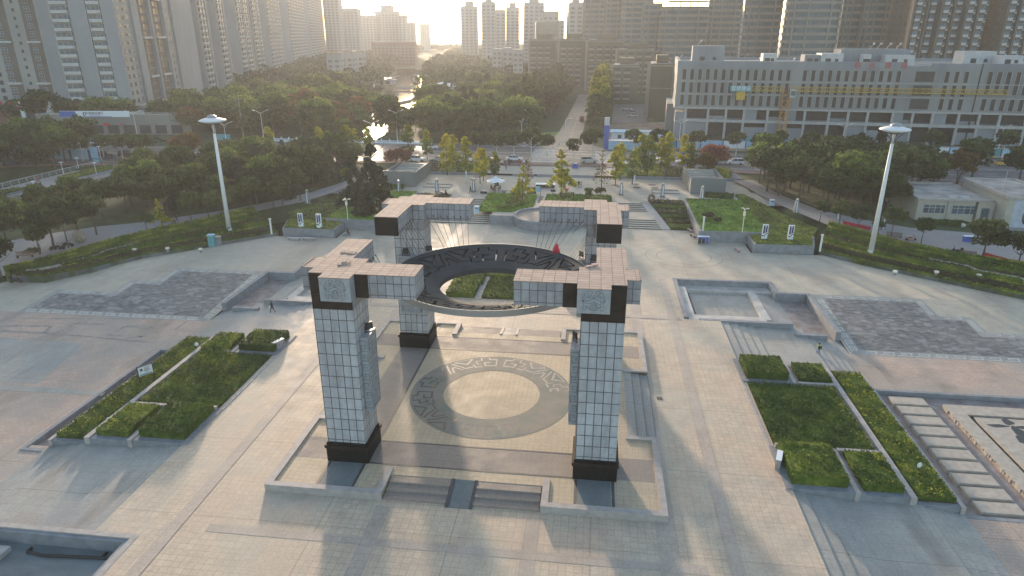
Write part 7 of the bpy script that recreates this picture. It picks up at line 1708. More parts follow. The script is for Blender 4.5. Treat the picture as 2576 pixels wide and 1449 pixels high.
for q in ((82, 352, 'sedan', 'white', .1, 'white saloon car before the white portal building on the left'), (248, 365, 'suv', 'white', -.1, 'white car below the bank sign, next to a street lamp'), (111, 387, 'sedan', 'white', .1, 'white car half hidden by trees left of the light blue hoarding'), (150, 389, 'sedan', 'silver', .1, 'silver car behind the light blue hoarding'), (212, 388, 'sedan', 'white', .1, 'car roof showing above the light blue hoarding'),
          (270, 396, 'suv', 'black', .1, 'black car left of the black van'), (322, 395, 'van', 'black', .1, 'big black van on the near lane at left'), (454, 399, 'suv', 'white', -.1, 'white car behind the pair of brown corner trees'), (540, 401, 'sedan', 'white', 3.2, 'white saloon car just left of the left lamp mast foot line'),
          (553, 369, 'sedan', 'grey', 0, 'dark grey car behind the left lamp mast'), (598, 370, 'sedan', 'white', 3.14, 'white saloon on the far lane right of the left lamp mast'), (658, 369, 'van', 'silver', 3.14, 'silver minivan left end of the white balustrade'), (1084, 375, 'suv', 'white', 0, 'white car on the far lane beyond the maple bush'),
          (1050, 406, 'suv', 'white', 0, 'white car parked on the near kerb, first right of the maple bush'), (1103, 406, 'sedan', 'silver', 3.14, 'silver car parked on the near kerb, second right of the maple bush'), (1166, 406, 'sedan', 'white', 0, 'white car parked on the near kerb behind the yellow trees'), (1224, 405, 'sedan', 'grey', 0, 'dark car parked behind a round street tree left of the crossing'), (1294, 404, 'sedan', 'white', 0, 'white car parked just left of the wide zebra crossing'),
          (1481, 409, 'suv', 'silver', .2, 'silver hatchback under the round tree right of the wide crossing'), (1656, 411, 'sedan', 'white', 3.14, 'white car partly behind the slender trees on the right'), (1722, 412, 'sedan', 'white', 3.14, 'clearly visible white saloon right of the crossing'), (1812, 413, 'sedan', 'silver', 3.14, 'silver car behind the orange tree on the right'), (1848, 414, 'suv', 'white', 3.14, 'white car left of the right woods'),
          (2312, 424, 'sedan', 'white', 0, 'white car behind the woods right of the right lamp mast'), (2106, 414, 'bus', 'teal', 0, 'teal bus behind the right woods'), (2526, 416, 'sedan', 'yellow', 0, 'orange yellow taxi at the right edge'),
          (1464, 304, 'van', 'red', 1.6, 'red van driving up the side road')):
    car(*q)
for k, (u, v, c, lab) in enumerate(((1577, 277, 'white', 'far'), (1589, 287, 'silver', 'middle'), (1592, 294, 'white', 'near'))): car(u, v, 'sedan', c, 2.8, f'car parked in the court of the olive blocks, {lab} one of three', g='cars in the court')
def make_moto(col, scooter=False):
    t = bpy.data.objects.new('proto', None); COL.objects.link(t)
    for x in (-.62, .62): b = MB(); b.lathe([(.30, -.05), (.30, .05)], (x, 0, .30), 12, ax='y'); b.build('wheel', MT['rubber'], t)
    b = MB(); b.prism([(-.55, -.14), (.25, -.14), (.25, .14), (-.55, .14)], .35, lambda x, y: .62); b.tube((.62, 0, .3), (.42, 0, .95), .05, .05, 6); b.tube((-.2, 0, .45), (.45, 0, .6), .09, .09, 6)
    if scooter: b.prism([(.36, -.2), (.48, -.2), (.48, .2), (.36, .2)], .3, .95); b.box(-.15, .4, -.16, .16, .26, .33); b.box(-.85, -.45, -.2, .2, .72, 1.02)
    b.build('body', MT[col], t); b = MB(); b.box(-.6, .1, -.13, .13, .62, .74); b.build('seat', MT['black_plastic'], t); b = MB(); b.tube((.42, -.33, 1.0), (.42, .33, 1.0), .025, .025, 5); b.tube((.42, -.3, 1.0), (.4, -.34, 1.2), .015, .04, 5); b.tube((.42, .3, 1.0), (.4, .34, 1.2), .015, .04, 5); b.build('handlebar', MT['metal_dark'], t)
    b = MB(); b.lathe([(.02, 0), (.08, .05), (.07, .1)], (.5, 0, .85), 8); b.build('headlight', MT['cream'], t); return t
mp = {}
def moto(u, v, z, col, rz, label, sc=True, g='scooters and motorcycles'):
    k = (col, sc)
    if k not in mp: mp[k] = make_moto(col, sc); t = mp[k]
    else: t = copy_tree(mp[k])
    t.name = 'scooter' if sc else 'motorcycle'; x, y = G(u, v, z); t.location = (x, y, z); t.rotation_euler = (0, 0, rz); t.empty_display_size = .3; tag(t, label, 'scooter' if sc else 'motorcycle', g); return x, y
moto(141, 629, 1.15, 'car_black', .5, 'black motorcycle in the parked group on the left path, leftmost', False); moto(150, 628, 1.15, 'metal_dark', .3, 'dark motorcycle in the middle of the parked group on the left path', False); moto(172, 621, 1.2, 'car_black', .2, 'single dark motorcycle right of the parked group', False)
moto(497, 567, 1.35, 'car_black', .1, 'black motorcycle standing alone left of the left lamp mast', False); RX_, RY_ = moto(42, 712, .0, 'car_black', .25, 'scooter ridden along the wall at the left edge')
moto(2405, 638, 1.1, 'car_black', 2.8, 'black scooter beside the right slope bench'); moto(2290, 607, 1.3, 'pink_stone', .1, 'pink scooter above the right hedge slope'); moto(2421, 576, 1.4, 'car_white', 1.3, 'white scooter in front of the service building door'); moto(1250, 470, 1.5, 'car_black', 1.2, 'dark scooter parked behind the white parasol'); moto(1119, 494, 1.5, 'car_black', .2, 'dark scooter on the upper plaza behind the far left capital')
k = 0
for u in (1124, 1134, 1148, 1208, 1222, 1234, 1248, 1262, 1270, 1284, 1308, 1318, 1326): moto(u, 412 + (u % 3) * .5, 2.1, ('car_black', 'metal_dark', 'car_red', 'car_white')[k % 4], 1.3 + .2 * (k % 3), f'small scooter parked on the road pavement, {ordw(k)} from the left', g='scooters parked along the pavement'); k += 1
for k, (u, v) in enumerate(((380, 357), (388, 361), (396, 352), (412, 358), (1162, 400))): moto(u, v, 2.06, 'car_black', .3, f'scooter waiting on the road, {ordw(k)} from the left', g='scooters on the road')
moto(1174, 401, 2.06, 'car_white', .2, 'white scooter on the road beyond the yellow trees')
moto(898, 369, 2.06, 'car_white', .2, 'scooter riding on the bare road before the balustrade'); moto(2572, 672, 1.0, 'car_red', .3, 'red scooter cut by the right edge')

# ------------------------------------------------------------------ lamps and small furniture
def ztop(u, v, vt, z):
    x, y = G(u, v, z); lo, hi = z, z + 120
    for _ in range(50):
        m = (lo + hi) / 2
        if PX(x, y, m)[1] > vt: lo = m
        else: hi = m
    return lo - z
for (u, v, vt, z, nm) in ((577, 580, 300, 1.1, 'left'), (2190, 636, 322, 1.1, 'right')):
    x, y = G(u, v, z); h = ztop(u, v, vt, z) - .4; t = thing('lamp_mast', f'tall white lamp mast with saucer shaped head, {nm} of the plaza', 'lamp mast', (x, y, z), group='two saucer lamp masts')
    b = MB(); b.tube((0, 0, -.5), (0, 0, h), .42, .20, 12); b.build('pole', MT['white_paint'], t, smooth=True); b = MB(); b.tube((0, 0, -.4), (0, 0, .5), .55, .5, 12); b.build('base', MT['white_paint'], t)
    b = MB(); b.lathe([(.5, -.35), (1.6, -.1), (2.15, .12), (2.2, .22), (2.0, .36), (1.2, .6), (.8, .68)], (0, 0, h), 28); b.build('saucer', MT['white_paint'], t, smooth=True)
    b = MB(); b.lathe([(.8, .66), (.76, .85), (.5, 1.08), (.1, 1.16)], (0, 0, h), 18); b.build('dome', MT['steel'], t, smooth=True)
    b = MB(); b.lathe([(.25, -1.6), (.5, -1.0), (1.5, -.42)], (0, 0, h), 10)
    b = MB()
    for k in range(8): a = 2 * PI * k / 8; b.path([(.2 * math.cos(a), .2 * math.sin(a), h - 1.9), (.5 * math.cos(a), .5 * math.sin(a), h - 1.1), (1.5 * math.cos(a), 1.5 * math.sin(a), h - .15)], .045)
    b.build('bracket', MT['metal_dark'], t); b = MB(); b.lathe([(.9, -.38), (1.0, -.22)], (0, 0, h), 16); b.build('light_unit', MT['metal_dark'], t)
def make_lamp(h, w=1.5):
    t = bpy.data.objects.new('proto', None); COL.objects.link(t); b = MB(); b.tube((0, 0, 0), (0, 0, h - .9), .11, .06, 8); b.build('pole', MT['white_paint'], t)
    for s in (-1, 1):
        b = MB(); b.path([(0, 0, h - .95), (.45 * s * w, 0, h - .55), (1.0 * s * w, 0, h - .2), (1.2 * s * w, 0, h - .1)], .05, 6); a = b.build('arm', MT['white_paint'], t)
        b = MB(); b.M = Matrix.Translation((1.35 * s * w, 0, h - .02)) @ Matrix.Rotation(-.35 * s, 4, 'Y'); b.box(-.42, .42, -.14, .14, -.06, .06); b.build('lamp_head', MT['white_paint'], a)
    return t
k = 0; lp = sorted(((215, 364, 301), (348, 352, 279), (574, 388, 307), (665, 360, 277), (938, 362, 304), (1000, 352, 277), (1325, 352, 275), (1312, 358, 302), (1708, 360, 302), (2116, 370, 312), (2510, 380, 315)))
for (u, v, vt) in lp:
    x, y = G(u, v, 2.0); h = ztop(u, v, vt, 2.0); t = make_lamp(h); t.name = 'street_lamp'; t.location = (x, y, 2.0); t.rotation_euler = (0, 0, .2 if u < 1300 or u > 1700 else 1.4); t.empty_display_size = .3; tag(t, f'white double armed street lamp along the main road, {ordw(k)} from the left', 'street lamp', 'double armed street lamps'); k += 1
for (u, v, vt, lab) in ((1140, 330, 250, 'thick grey pole among the park trees'), (613, 347, 248, 'thin grey pole above the trees left of the balustrade'), (1333, 210, 177, 'small T shaped pole above the park trees'), (1215, 178, 92, 'tall thin mast in front of the skyline')):
    x, y = G(u, v, 2); h = ztop(u, v, vt, 2); b = MB(); b.tube((0, 0, 0), (0, 0, h), .22, .14, 8); b.box(-.8, .8, -.1, .1, h - .15, h); b.box(-.25, .25, -.2, .2, h * .7, h * .7 + .9); o = b.build('pole', MT['steel'], loc=(x, y, 2)); tag(o, lab, 'pole')
x, y = G(1422, 352, 2); b = MB(); b.path([(0, 0, 0), (0, 0, 6.2), (.4, 0, 6.7), (1.6, 0, 6.9)], .07); b.box(1.2, 2.0, -.14, .14, 6.8, 6.95); tag(b.build('street_lamp', MT['white_paint'], loc=(x, y, 2)), 'single armed street lamp at the side road mouth', 'street lamp')
for k, (u, v, z) in enumerate(((1004, 487, 1.5), (1100, 483, 1.5), (1192, 482, 1.5), (1562, 490, 1.5), (1666, 495, 1.5), (1765, 503, 1.5), (775, 513, 1.5), (2001, 537, 1.4), (2104, 556, 1.35), (2218, 580, 1.3))):
    where = ('beside the left stairwell block', 'on the upper plaza, left of the walking person', 'on the upper plaza next to the walking person', 'on the upper plaza right of the thinning tree', 'on the upper plaza left of the right stairwell', 'behind the right raised lawn', 'on the left side path by the sloping lawn', 'at the start of the right side path', 'beside the red banner on the right path', 'on the right path right of the red banner')[k]
    x, y = G(u, v, z); t = thing('light_column', f'tapered grey stone light column {where}', 'light column', (x, y, z), .1, 'tapered stone light columns')
    b = MB(); h = 2.75; b._add([(-.42, -.42, 0), (.42, -.42, 0), (.42, .42, 0), (-.42, .42, 0), (-.24, -.24, h), (.24, -.24, h), (.24, .24, h), (-.24, .24, h)], [(0, 3, 2, 1), (4, 5, 6, 7), (0, 1, 5, 4), (1, 2, 6, 5), (2, 3, 7, 6), (3, 0, 4, 7)]); b.build('shaft', MT['wall_granite'], t)
    b = MB(); b._add([(-.10, -.45, .35), (.10, -.45, .35), (.08, -.27, h - .35), (-.08, -.27, h - .35), (-.10, -.37, .35), (.10, -.37, .35), (.08, -.2, h - .35), (-.08, -.2, h - .35)], [(0, 1, 2, 3), (0, 3, 7, 4), (1, 5, 6, 2)]); b.build('light_slot', MT['sign_white'], t); b = MB(); b.box(-.15, .15, -.15, .15, h, h + .22); b.build('cap', MT['cream'], t); b = MB(); b.box(-.5, .5, -.5, .5, -.02, .1); b.build('foot', MT['metal_dark'], t)
def post(u, v, z, h, r, lab, mt='white_paint', cap='cream', name='post_light', g='white cylinder lights'):
    x, y = G(u, v, z); t = thing(name, lab, 'post light', (x, y, z), group=g); b = MB(); b.tube((0, 0, -.3), (0, 0, h - .25), r, r, 10); b.build('post', MT[mt], t); b = MB(); b.tube((0, 0, h - .25), (0, 0, h), r * 1.5, r * 1.5, 10); b.build('head', MT[cap], t)
post(683, 585, 1.0, 2.6, .16, 'white cylinder light in the left hedge slope near the planter'); post(2063, 628, 1.0, 2.6, .16, 'white cylinder light in the right hedge slope near the planter'); post(1768, 580, 2.0, 2.5, .14, 'white cylinder light on the right raised lawn corner'); post(1595, 464, 1.5, 2.4, .16, 'white cylinder light among young trees right on the upper plaza'); post(1173, 455, 1.5, 2.3, .16, 'white cylinder light among young trees left on the upper plaza'); post(1783, 480, 1.5, 1.9, .12, 'white post in front of the right stairwell block')
for k, (u, v, z) in enumerate(((248, 637, .9), (339, 632, .95), (422, 629, 1.0), (505, 631, .9), (2251, 688, .8), (2355, 689, .9), (2462, 697, .9))): post(u, v, z, .45, .22, f'short square path light in the {"left" if u < 1000 else "right"} hedge slope, {ordw(k if k < 4 else k - 4)} from the left', 'wall_granite', 'cream', 'path_light', 'short lights in the hedge slopes')
for (u, v, vt, z, lab) in ((255, 403, 369, 2, 'path lamp by the road right of the light blue hoarding'), (160, 438, 409, 2.0, 'path lamp on the footbridge, far left'), (198, 423, 398, 2.0, 'path lamp on the footbridge near the hoarding'), (243, 439, 410, 2, 'path lamp on the footbridge planter'), (89, 482, 457, 1.5, 'path lamp on the footbridge near the left edge'), (8, 523, 503, 1.4, 'path lamp cut by the left edge below the footbridge')):
    x, y = G(u, v, z); h = ztop(u, v, vt, z); t = thing('path_lamp', lab, 'lamp', (x, y, z), group='path lamps near the footbridge'); b = MB(); b.tube((0, 0, 0), (0, 0, h), .08, .06, 6); b.build('pole', MT['white_paint'], t); b = MB(); b.lathe([(.5, 0), (.45, .08), (.1, .2)], (0, 0, h), 10); b.build('shade', MT['white_paint'], t)
for (u, v, vt, z, lab) in ((875, 553, 502, 2.0, 'white pole with surveillance cameras on the left raised lawn'), (1867, 584, 526, 2.0, 'white pole with surveillance cameras on the right raised lawn')):
    x, y = G(u, v, z); h = ztop(u, v, vt, z); t = thing('camera_pole', lab, 'camera pole', (x, y, z), group='surveillance camera poles'); b = MB(); b.tube((0, 0, 0), (0, 0, h), .08, .07, 7); b.build('pole', MT['cream'], t)
    for a in (.3, 2.2, 4.3): b = MB(); b.M = Matrix.Translation((0, 0, h - .1)) @ Matrix.Rotation(a, 4, 'Z'); b.tube((0, 0, 0), (.35, 0, .12), .03, .03, 5); b.box(.25, .75, -.08, .08, .08, .25); b.build('camera', MT['cream'], t)
    b = MB(); b.box(-.18, .18, -.18, .12, h * .72, h * .9); b.build('control_box', MT['cream'], t)
for k, (u, v, lab) in enumerate(((758, 571, 'first from the left'), (804, 573, 'second from the left'), (1922, 601, 'third from the left'), (1987, 603, 'rightmost'))):
    x, y = G(u, v, 1.6); t = thing('sign_pillar', f'white sign pillar with dark blue lettered face, {lab} of four', 'sign', (x, y, 1.55), 0, 'white sign pillars in the planters')
    b = MB(); b.prism([(-.45, -.12), (.45, -.12), (.45, .12), (-.45, .12)], 0, 2.6); b.build('board', MT['sign_white'], t)
    b = MB(); b._add([(-.33, -.13, .95), (.33, -.13, 1.25), (.33, -.13, 2.45), (-.33, -.13, 2.45)], [(0, 1, 2, 3)]); f = b.build('blue_face', MT['navy'], t)
    b = MB(); b._add([(-.45, -.135, .62), (-.05, -.135, .5), (.2, -.135, .95), (.45, -.135, 1.05), (.45, -.135, 1.18), (.12, -.135, 1.05), (-.1, -.135, .68), (-.45, -.135, .78)], [(0, 1, 6, 7), (1, 2, 5, 6), (2, 3, 4, 5)]); b.build('wave_stripe', MT['navy'], t)
    b = MB(); b.box(-.12, .12, -.145, -.13, 2.18, 2.38)
    for i in range(6): z0 = 1.98 - i * .15; b.box(-.09, .09, -.145, -.13, z0, z0 + .03); b.box(-.015, .015, -.145, -.13, z0 - .04, z0 + .09); b.box(-.09, .09, -.145, -.13, z0 - .04, z0 - .015)
    b.build('lettering', MT['sign_white'], t)
def bench(u, v, z, w, rz, lab, mt='balcony_white', leg='wall_granite', back=False, g='benches', h=.45):
    x, y = G(u, v, z); t = thing('bench', lab, 'bench', (x, y, z), rz, g); b = MB(); b.box(-w / 2, w / 2, -.22, .22, h - .07, h); b.build('seat', MT[mt], t)
    for s in (-1, 1): b = MB(); b.box(s * w * .4 - .09, s * w * .4 + .09, -.18, .18, 0, h - .07); b.build('leg', MT[leg], t)
    if back: b = MB(); [b.box(-w / 2, w / 2, .20, .25, h + .12 + k * .16, h + .22 + k * .16) for k in range(3)]; b.build('backrest', MT[mt], t)
bench(741, 604, 0, 2.3, 0, 'white stone bench in front of the left planter wall, left one'); bench(777, 604, 0, 2.3, 0, 'white stone bench in front of the left planter wall, right one'); bench(870, 592, 0, 1.2, 1.2, 'short stone bench under the person sitting by the left wall')
bench(1735, 583, 0, 1.7, 1.9, 'pink topped stone bench by the right lawn wall, rear one', 'pink_stone'); bench(1743, 596, 0, 1.7, 1.9, 'pink topped stone bench by the right lawn wall, front one', 'pink_stone'); bench(1855, 632, 0, 1.7, 1.7, 'pink topped stone bench left of the right planter wall', 'pink_stone')
bench(64, 648, .9, 2.6, .35, 'dark park bench on the grass edge at the far left', 'wood', 'metal_dark', True); bench(2248, 599, 1.3, 2.4, -.3, 'park bench above the right hedge slope, upper one', 'wood', 'metal_dark', True); bench(2433, 647, 1.1, 2.4, -.3, 'park bench above the right hedge slope, lower one', 'wood', 'metal_dark', True); bench(1452, 468, 1.5, 2.2, 0, 'dark bench with two seated people on the upper plaza', 'wood', 'metal_dark', True)
def boxy(name, u, v, z, boxes, lab, cat, g=None, rz=0.0):
    x, y = G(u, v, z); t = thing(name, lab, cat, (x, y, z), rz, g)
    for (nm, mt, q) in boxes: b = MB(); b.box(*q); b.build(nm, MT[mt], t)
    return t
boxy('recycling_station', 1768, 613, 0, [('frame', 'steel', (-.95, .95, -.3, .3, .05, 1.3)), ('bin', 'black_plastic', (-.85, -.35, -.33, -.3, .15, 1.0)), ('bin', 'black_plastic', (-.25, .25, -.33, -.3, .15, 1.0)), ('bin', 'blue_panel', (.35, .85, -.33, -.3, .15, 1.0)), ('board', 'blue_panel', (-.9, .9, -.34, -.3, 1.02, 1.28)), ('roof', 'sign_white', (-1.0, 1.0, -.42, .35, 1.3, 1.36))], 'blue recycling station with three bins at the right lawn wall corner', 'recycling bins')
boxy('utility_cabinet', 535, 620, .9, [('body', 'teal', (-.5, .5, -.35, .35, 0, 2.0)), ('roof', 'skyblue_panel', (-.58, .58, -.43, .43, 2.0, 2.1)), ('door_seam', 'navy', (-.01, .01, -.36, -.35, .1, 1.9))], 'tall teal utility cabinet in the left hedge slope', 'cabinet', 'utility cabinets', .1)
boxy('utility_cabinet', 551, 617, .9, [('body', 'wall_granite', (-.42, .42, -.3, .3, 0, 1.5)), ('roof', 'steel', (-.5, .5, -.38, .38, 1.5, 1.58))], 'smaller grey utility cabinet right of the teal one', 'cabinet', 'utility cabinets', .1)
for (u, v, z, lab) in ((1447, 423, 1.95, 'dark blue litter bin station near the wide zebra crossing'), (2433, 611, 1.25, 'blue recycling bins in front of the service building'), (1941, 517, 1.6, 'grey litter bin beside the right side path'), (1200, 534, 1.5, 'pale blue litter bin at the foot of the left plant bed')):
    boxy('litter_bin', u, v, z, [('body', 'blue_panel' if 'blue re' in lab or 'dark blue' in lab else 'skyblue_panel', (-.75 if 'station' in lab or 'bins' in lab else -.4, .75 if 'station' in lab or 'bins' in lab else .4, -.3, .3, 0, 1.15)), ('lid', 'sign_white', (-.8 if 'bins' in lab else -.45, .8 if 'bins' in lab else .45, -.36, .36, 1.15, 1.25)), ('slot', 'black_plastic', (-.3, .3, -.315, -.3, .8, .95))], lab, 'litter bin', 'litter bins')
# notice boards
boxy('notice_board', 1353, 492, 1.5, [('post', 'metal_dark', (-.62, -.55, -.05, .05, 0, 2.1)), ('post', 'metal_dark', (.55, .62, -.05, .05, 0, 2.1)), ('panel', 'skyblue_panel', (-.55, .55, -.04, .04, .8, 2.0))], 'upright blue notice board at the near end of the water channel', 'notice board')
boxy('notice_board', 1391, 493, 1.5, [('post', 'metal_dark', (-.05, .05, -.05, .05, 0, 1.3)), ('panel', 'metal_dark', (-.5, .5, -.06, .0, .9, 1.4))], 'small grey plate sign right of the water channel', 'sign')
boxy('notice_board', 2152, 548, 1.4, [('post', 'metal_dark', (-.55, -.5, -.05, .05, 0, 1.7)), ('post', 'metal_dark', (.5, .55, -.05, .05, 0, 1.7)), ('panel', 'sign_white', (-.5, .5, -.04, .04, .9, 1.6)), ('frame', 'metal_dark', (-.56, .56, -.02, .05, .85, 1.68))], 'white framed notice board among trees on the right path', 'notice board')
t = boxy('information_board', 372, 962, -.4, [('post', 'black_plastic', (-.78, -.7, -.05, .05, -.2, 2.1)), ('post', 'black_plastic', (.7, .78, -.05, .05, -.2, 2.1)), ('panel', 'sign_white', (-.7, .7, -.05, .03, .95, 1.95)), ('frame', 'metal_dark', (-.74, .74, -.04, .06, .9, 2.0))], 'white information board on dark posts in the left planter', 'information board', rz=.95)
b = MB(); b.box(-.6, .6, -.06, -.05, 1.0, 1.12); b.build('green_footer', MT['teal'], t)
b = MB(); [b.box(-.1, .5 - .1 * (k % 3), -.062, -.05, 1.75 - k * .09, 1.78 - k * .09) for k in range(6)]; b.box(-.5, -.25, -.062, -.05, 1.5, 1.75); b.build('print', MT['dark_strip'], t)
x, y = G(204, 403, 2); t = thing('hoarding', 'light blue printed hoarding beside the road at the far left', 'hoarding', (x, y, 1.95), R(3)); bpart(t, 'panel', 'skyblue_panel', (-7.5, -3.0, -.06, .06, .3, 2.9), (-2.3, 2.4, -.06, .06, .3, 2.9)); bpart(t, 'panel', 'skyblue_panel', (3.1, 5.2, -.06, .06, .3, 3.6)); bpart(t, 'post', 'navy', (-3.0, -2.3, -.1, .1, 0, 2.9), (2.4, 3.1, -.1, .1, 0, 2.9), (-8, -7.5, -.1, .1, 0, 2.9))
boxy('notice_board', 246, 418, 1.9, [('post', 'metal_dark', (-1.5, -1.42, -.05, .05, 0, 2.2)), ('post', 'metal_dark', (1.42, 1.5, -.05, .05, 0, 2.2)), ('panel', 'teal', (-1.42, 1.42, -.04, .04, .9, 2.1)), ('text_line', 'sign_white', (-1.1, .9, -.06, -.04, 1.5, 1.6)), ('text_line', 'sign_white', (-1.1, .5, -.06, -.04, 1.2, 1.28))], 'teal notice board at the end of the footbridge', 'notice board', rz=-.25)
boxy('notice_board', 565, 362, 2.0, [('post', 'metal_dark', (-2.4, -2.3, -.05, .05, 0, 2.4)), ('post', 'metal_dark', (2.3, 2.4, -.05, .05, 0, 2.4)), ('panel', 'teal', (-2.3, 2.3, -.06, .06, 1.2, 3.0))], 'green roadside billboard behind the left lamp mast', 'billboard')
# red banners on the right slope
for k, (p, q, lab) in enumerate((((2119, 571), (2187, 586), 'long red banner along the right side path, upper one'), ((2472, 652), (2554, 676), 'long red banner along the right side path, lower one'))):
    a, c = G(*p, 1.1), G(*q, 1.1); L = math.hypot(c[0] - a[0], c[1] - a[1]); t = thing('banner', lab, 'banner', (*a, 1.1), math.atan2(c[1] - a[1], c[0] - a[0]), 'red banners on the right path')
    b = MB(); n = 12
    for i in range(n): b._add([(L * i / n, .05 * math.sin(i), .25), (L * (i + 1) / n, .05 * math.sin(i + 1), .25), (L * (i + 1) / n, .05 * math.sin(i + 1), 1.15), (L * i / n, .05 * math.sin(i), 1.15)], [(0, 1, 2, 3)])
    b.build('cloth', MT['red_cloth'], t)
    for s in (0, .5, 1): b = MB(); b.tube((L * s, .1, 0), (L * s, .1, 1.25), .04, .04, 5); b.build('post', MT['metal_dark'], t)
# stone markers with lettering, round garden signs
for (u, v, z, lab, rz) in ((702, 876, 0, 'white topped stone marker at the far inner corner of the left planter', 1.2), (1957, 1170, 0, 'white topped stone marker at the near inner corner of the right planter', -1.9)):
    t = boxy('stone_marker', u, v, z, [('block', 'curb_stone', (-.75, .75, -.2, .2, 0, .95)), ('cap', 'sign_white', (-.78, .78, -.23, .23, .95, 1.0))], lab, 'stone marker', 'stone markers of the planters', rz)
    b = MB()
    for i in range(4): c = -.5 + i * .32; b.box(c, c + .2, -.215, -.2, .55, .6); b.box(c + .08, c + .12, -.215, -.2, .35, .75); b.box(c, c + .2, -.215, -.2, .35, .4)
    b.build('lettering', MT['blue_panel'], t)
for (u, v, z, lab) in ((497, 880, -.3, 'small white flower shaped sign at the far end of the left planter'), (278, 1072, -.3, 'small white flower shaped sign in the near part of the left planter'), (2309, 1188, -.3, 'small white round sign in the outer strip of the right planter')):
    x, y = G(u, v, z); t = thing('garden_sign', lab, 'sign', (x, y, z), .3, 'small garden signs'); b = MB(); b.tube((0, 0, -.1), (0, 0, .6), .02, .02, 5); b.build('stake', MT['metal_dark'], t); b = MB(); b.M = Matrix.Translation((0, 0, .72)); b.lathe([(.24, -.02), (.24, .02)], (0, 0, 0), 8, ax='y'); b.build('plate', MT['sign_white'], t)
# stone things on the upper plaza
boxy('stone_counter', 1382, 472, 1.5, [('wall', 'metal_dark', (-3.0, 1.2, -.3, .3, 0, .75)), ('top', 'sign_white', (-3.1, 1.3, -.8, .8, .75, .9))], 'long low stone counter with white top behind the middle ginkgo', 'counter')
for (u, v, lab) in ((1297, 489, 'T shaped grey stone table at the edge of the left plant bed'), (1268, 487, 'grey stone table right of the white parasol')): boxy('stone_table', u, v, 1.5, [('foot', 'wall_granite', (-.35, .35, -.3, .3, 0, .7)), ('top', 'curb_stone', (-.95, .95, -.5, .5, .7, .9))], lab, 'table', 'stone tables')
boxy('stone_box', 1337, 486, 1.5, [('body', 'metal_dark', (-1.0, 1.0, -.4, .4, 0, 1.3)), ('top', 'dark_strip', (-1.05, 1.05, -.45, .45, 1.3, 1.4))], 'dark stone box behind the left ginkgo', 'stone box'); boxy('stone_box', 1217, 486, 1.5, [('body', 'metal_dark', (-.7, .7, -.4, .4, 0, .5)), ('top', 'curb_stone', (-.75, .75, -.45, .45, .5, .56))], 'small dark box left of the parasol group', 'stone box')
x, y = G(1425, 482, 1.5); t = thing('flower_bowl', 'red flower bowl on a foot beside the middle ginkgo', 'planter', (x, y, 1.5)); b = MB(); b.lathe([(.28, 0), (.2, .15), (.25, .3), (.7, .75), (.75, .8), (.5, .78)], (0, 0, 0), 12); b.build('bowl', MT['red_paint'], t)
x, y = G(1638, 508, 1.5); t = thing('ball_sculpture', 'dark brown ring shaped sculpture behind the terrace hedges', 'sculpture', (x, y, 1.5), .3); b = MB(); n = 18
for i in range(n):
    a0, a1 = 2 * PI * i / n, 2 * PI * (i + 1) / n; b.tube((.55 * math.cos(a0), 0, .85 + .55 * math.sin(a0)), (.55 * math.cos(a1), 0, .85 + .55 * math.sin(a1)), .3, .3, 8)
b.build('ring', MT['wood'], t)
# tree pits
for k, (u, v) in enumerate(((1190, 452), (1200, 445), (1233, 456), (1257, 450), (1548, 466), (1560, 470), (1598, 463), (1602, 472), (1640, 465), (1647, 473))):
    x, y = G(u, v, 1.5); b = MB(); b.lathe([(.95, 0), (.95, .015)], (x, y, 1.5), 18); tag(b.build('tree_pit', MT['dark_strip'], center=True), f'round dark tree pit in the upper plaza paving, {ordw(k)} from the left', 'tree pit', 'round tree pits')
# grey boulder, parasol
x, y = G(202, 605, 1.2); b = MB(); rnd = random.Random(4); b.lathe([(.9, 0), (1.25, .5), (1.15, 1.2), (.7, 1.75), (.2, 1.9)], (0, 0, 0), 9); b.v = [(p[0] * rnd.uniform(.85, 1.15), p[1] * .6 * rnd.uniform(.85, 1.15), p[2] * rnd.uniform(.93, 1.05)) for p in b.v]; tag(b.build('boulder', MT['stone_rough'], loc=(x, y, 1.15)), 'pale grey boulder on the grass by the left path', 'boulder')
x, y = G(1247, 481, 1.5); t = thing('parasol', 'white tent shaped parasol on the upper plaza over three seated people', 'parasol', (x, y, 1.5)); b = MB(); b.tube((0, 0, 0), (0, 0, 3.3), .05, .05, 8); b.build('pole', MT['steel'], t)
b = MB(); n = 8; ring = [(2.3 * (1 if i % 2 == 0 else .82) * math.cos(2 * PI * i / 16), 2.3 * (1 if i % 2 == 0 else .82) * math.sin(2 * PI * i / 16), 2.25 + (.0 if i % 2 == 0 else .12)) for i in range(16)]; mid = [(p[0] * .3, p[1] * .3, 2.85) for p in ring]; b._add(ring + mid + [(0, 0, 3.5)], [(i, (i + 1) % 16, 16 + (i + 1) % 16, 16 + i) for i in range(16)] + [(16 + i, 16 + (i + 1) % 16, 32) for i in range(16)]); b.build('canopy', MT['sign_white'], t); b = MB(); b.lathe([(.35, 0), (.35, .1)], (0, 0, 0), 10); b.build('foot', MT['concrete'], t)
b = MB(); x, y = G(1246, 480, 1.5); b.lathe([(.06, 0), (.06, .68), (.5, .70), (.5, .74)], (x + .1, y - .2, 1.5), 12); tag(b.build('table', MT['wood'], center=True), 'small round table under the white parasol', 'table')

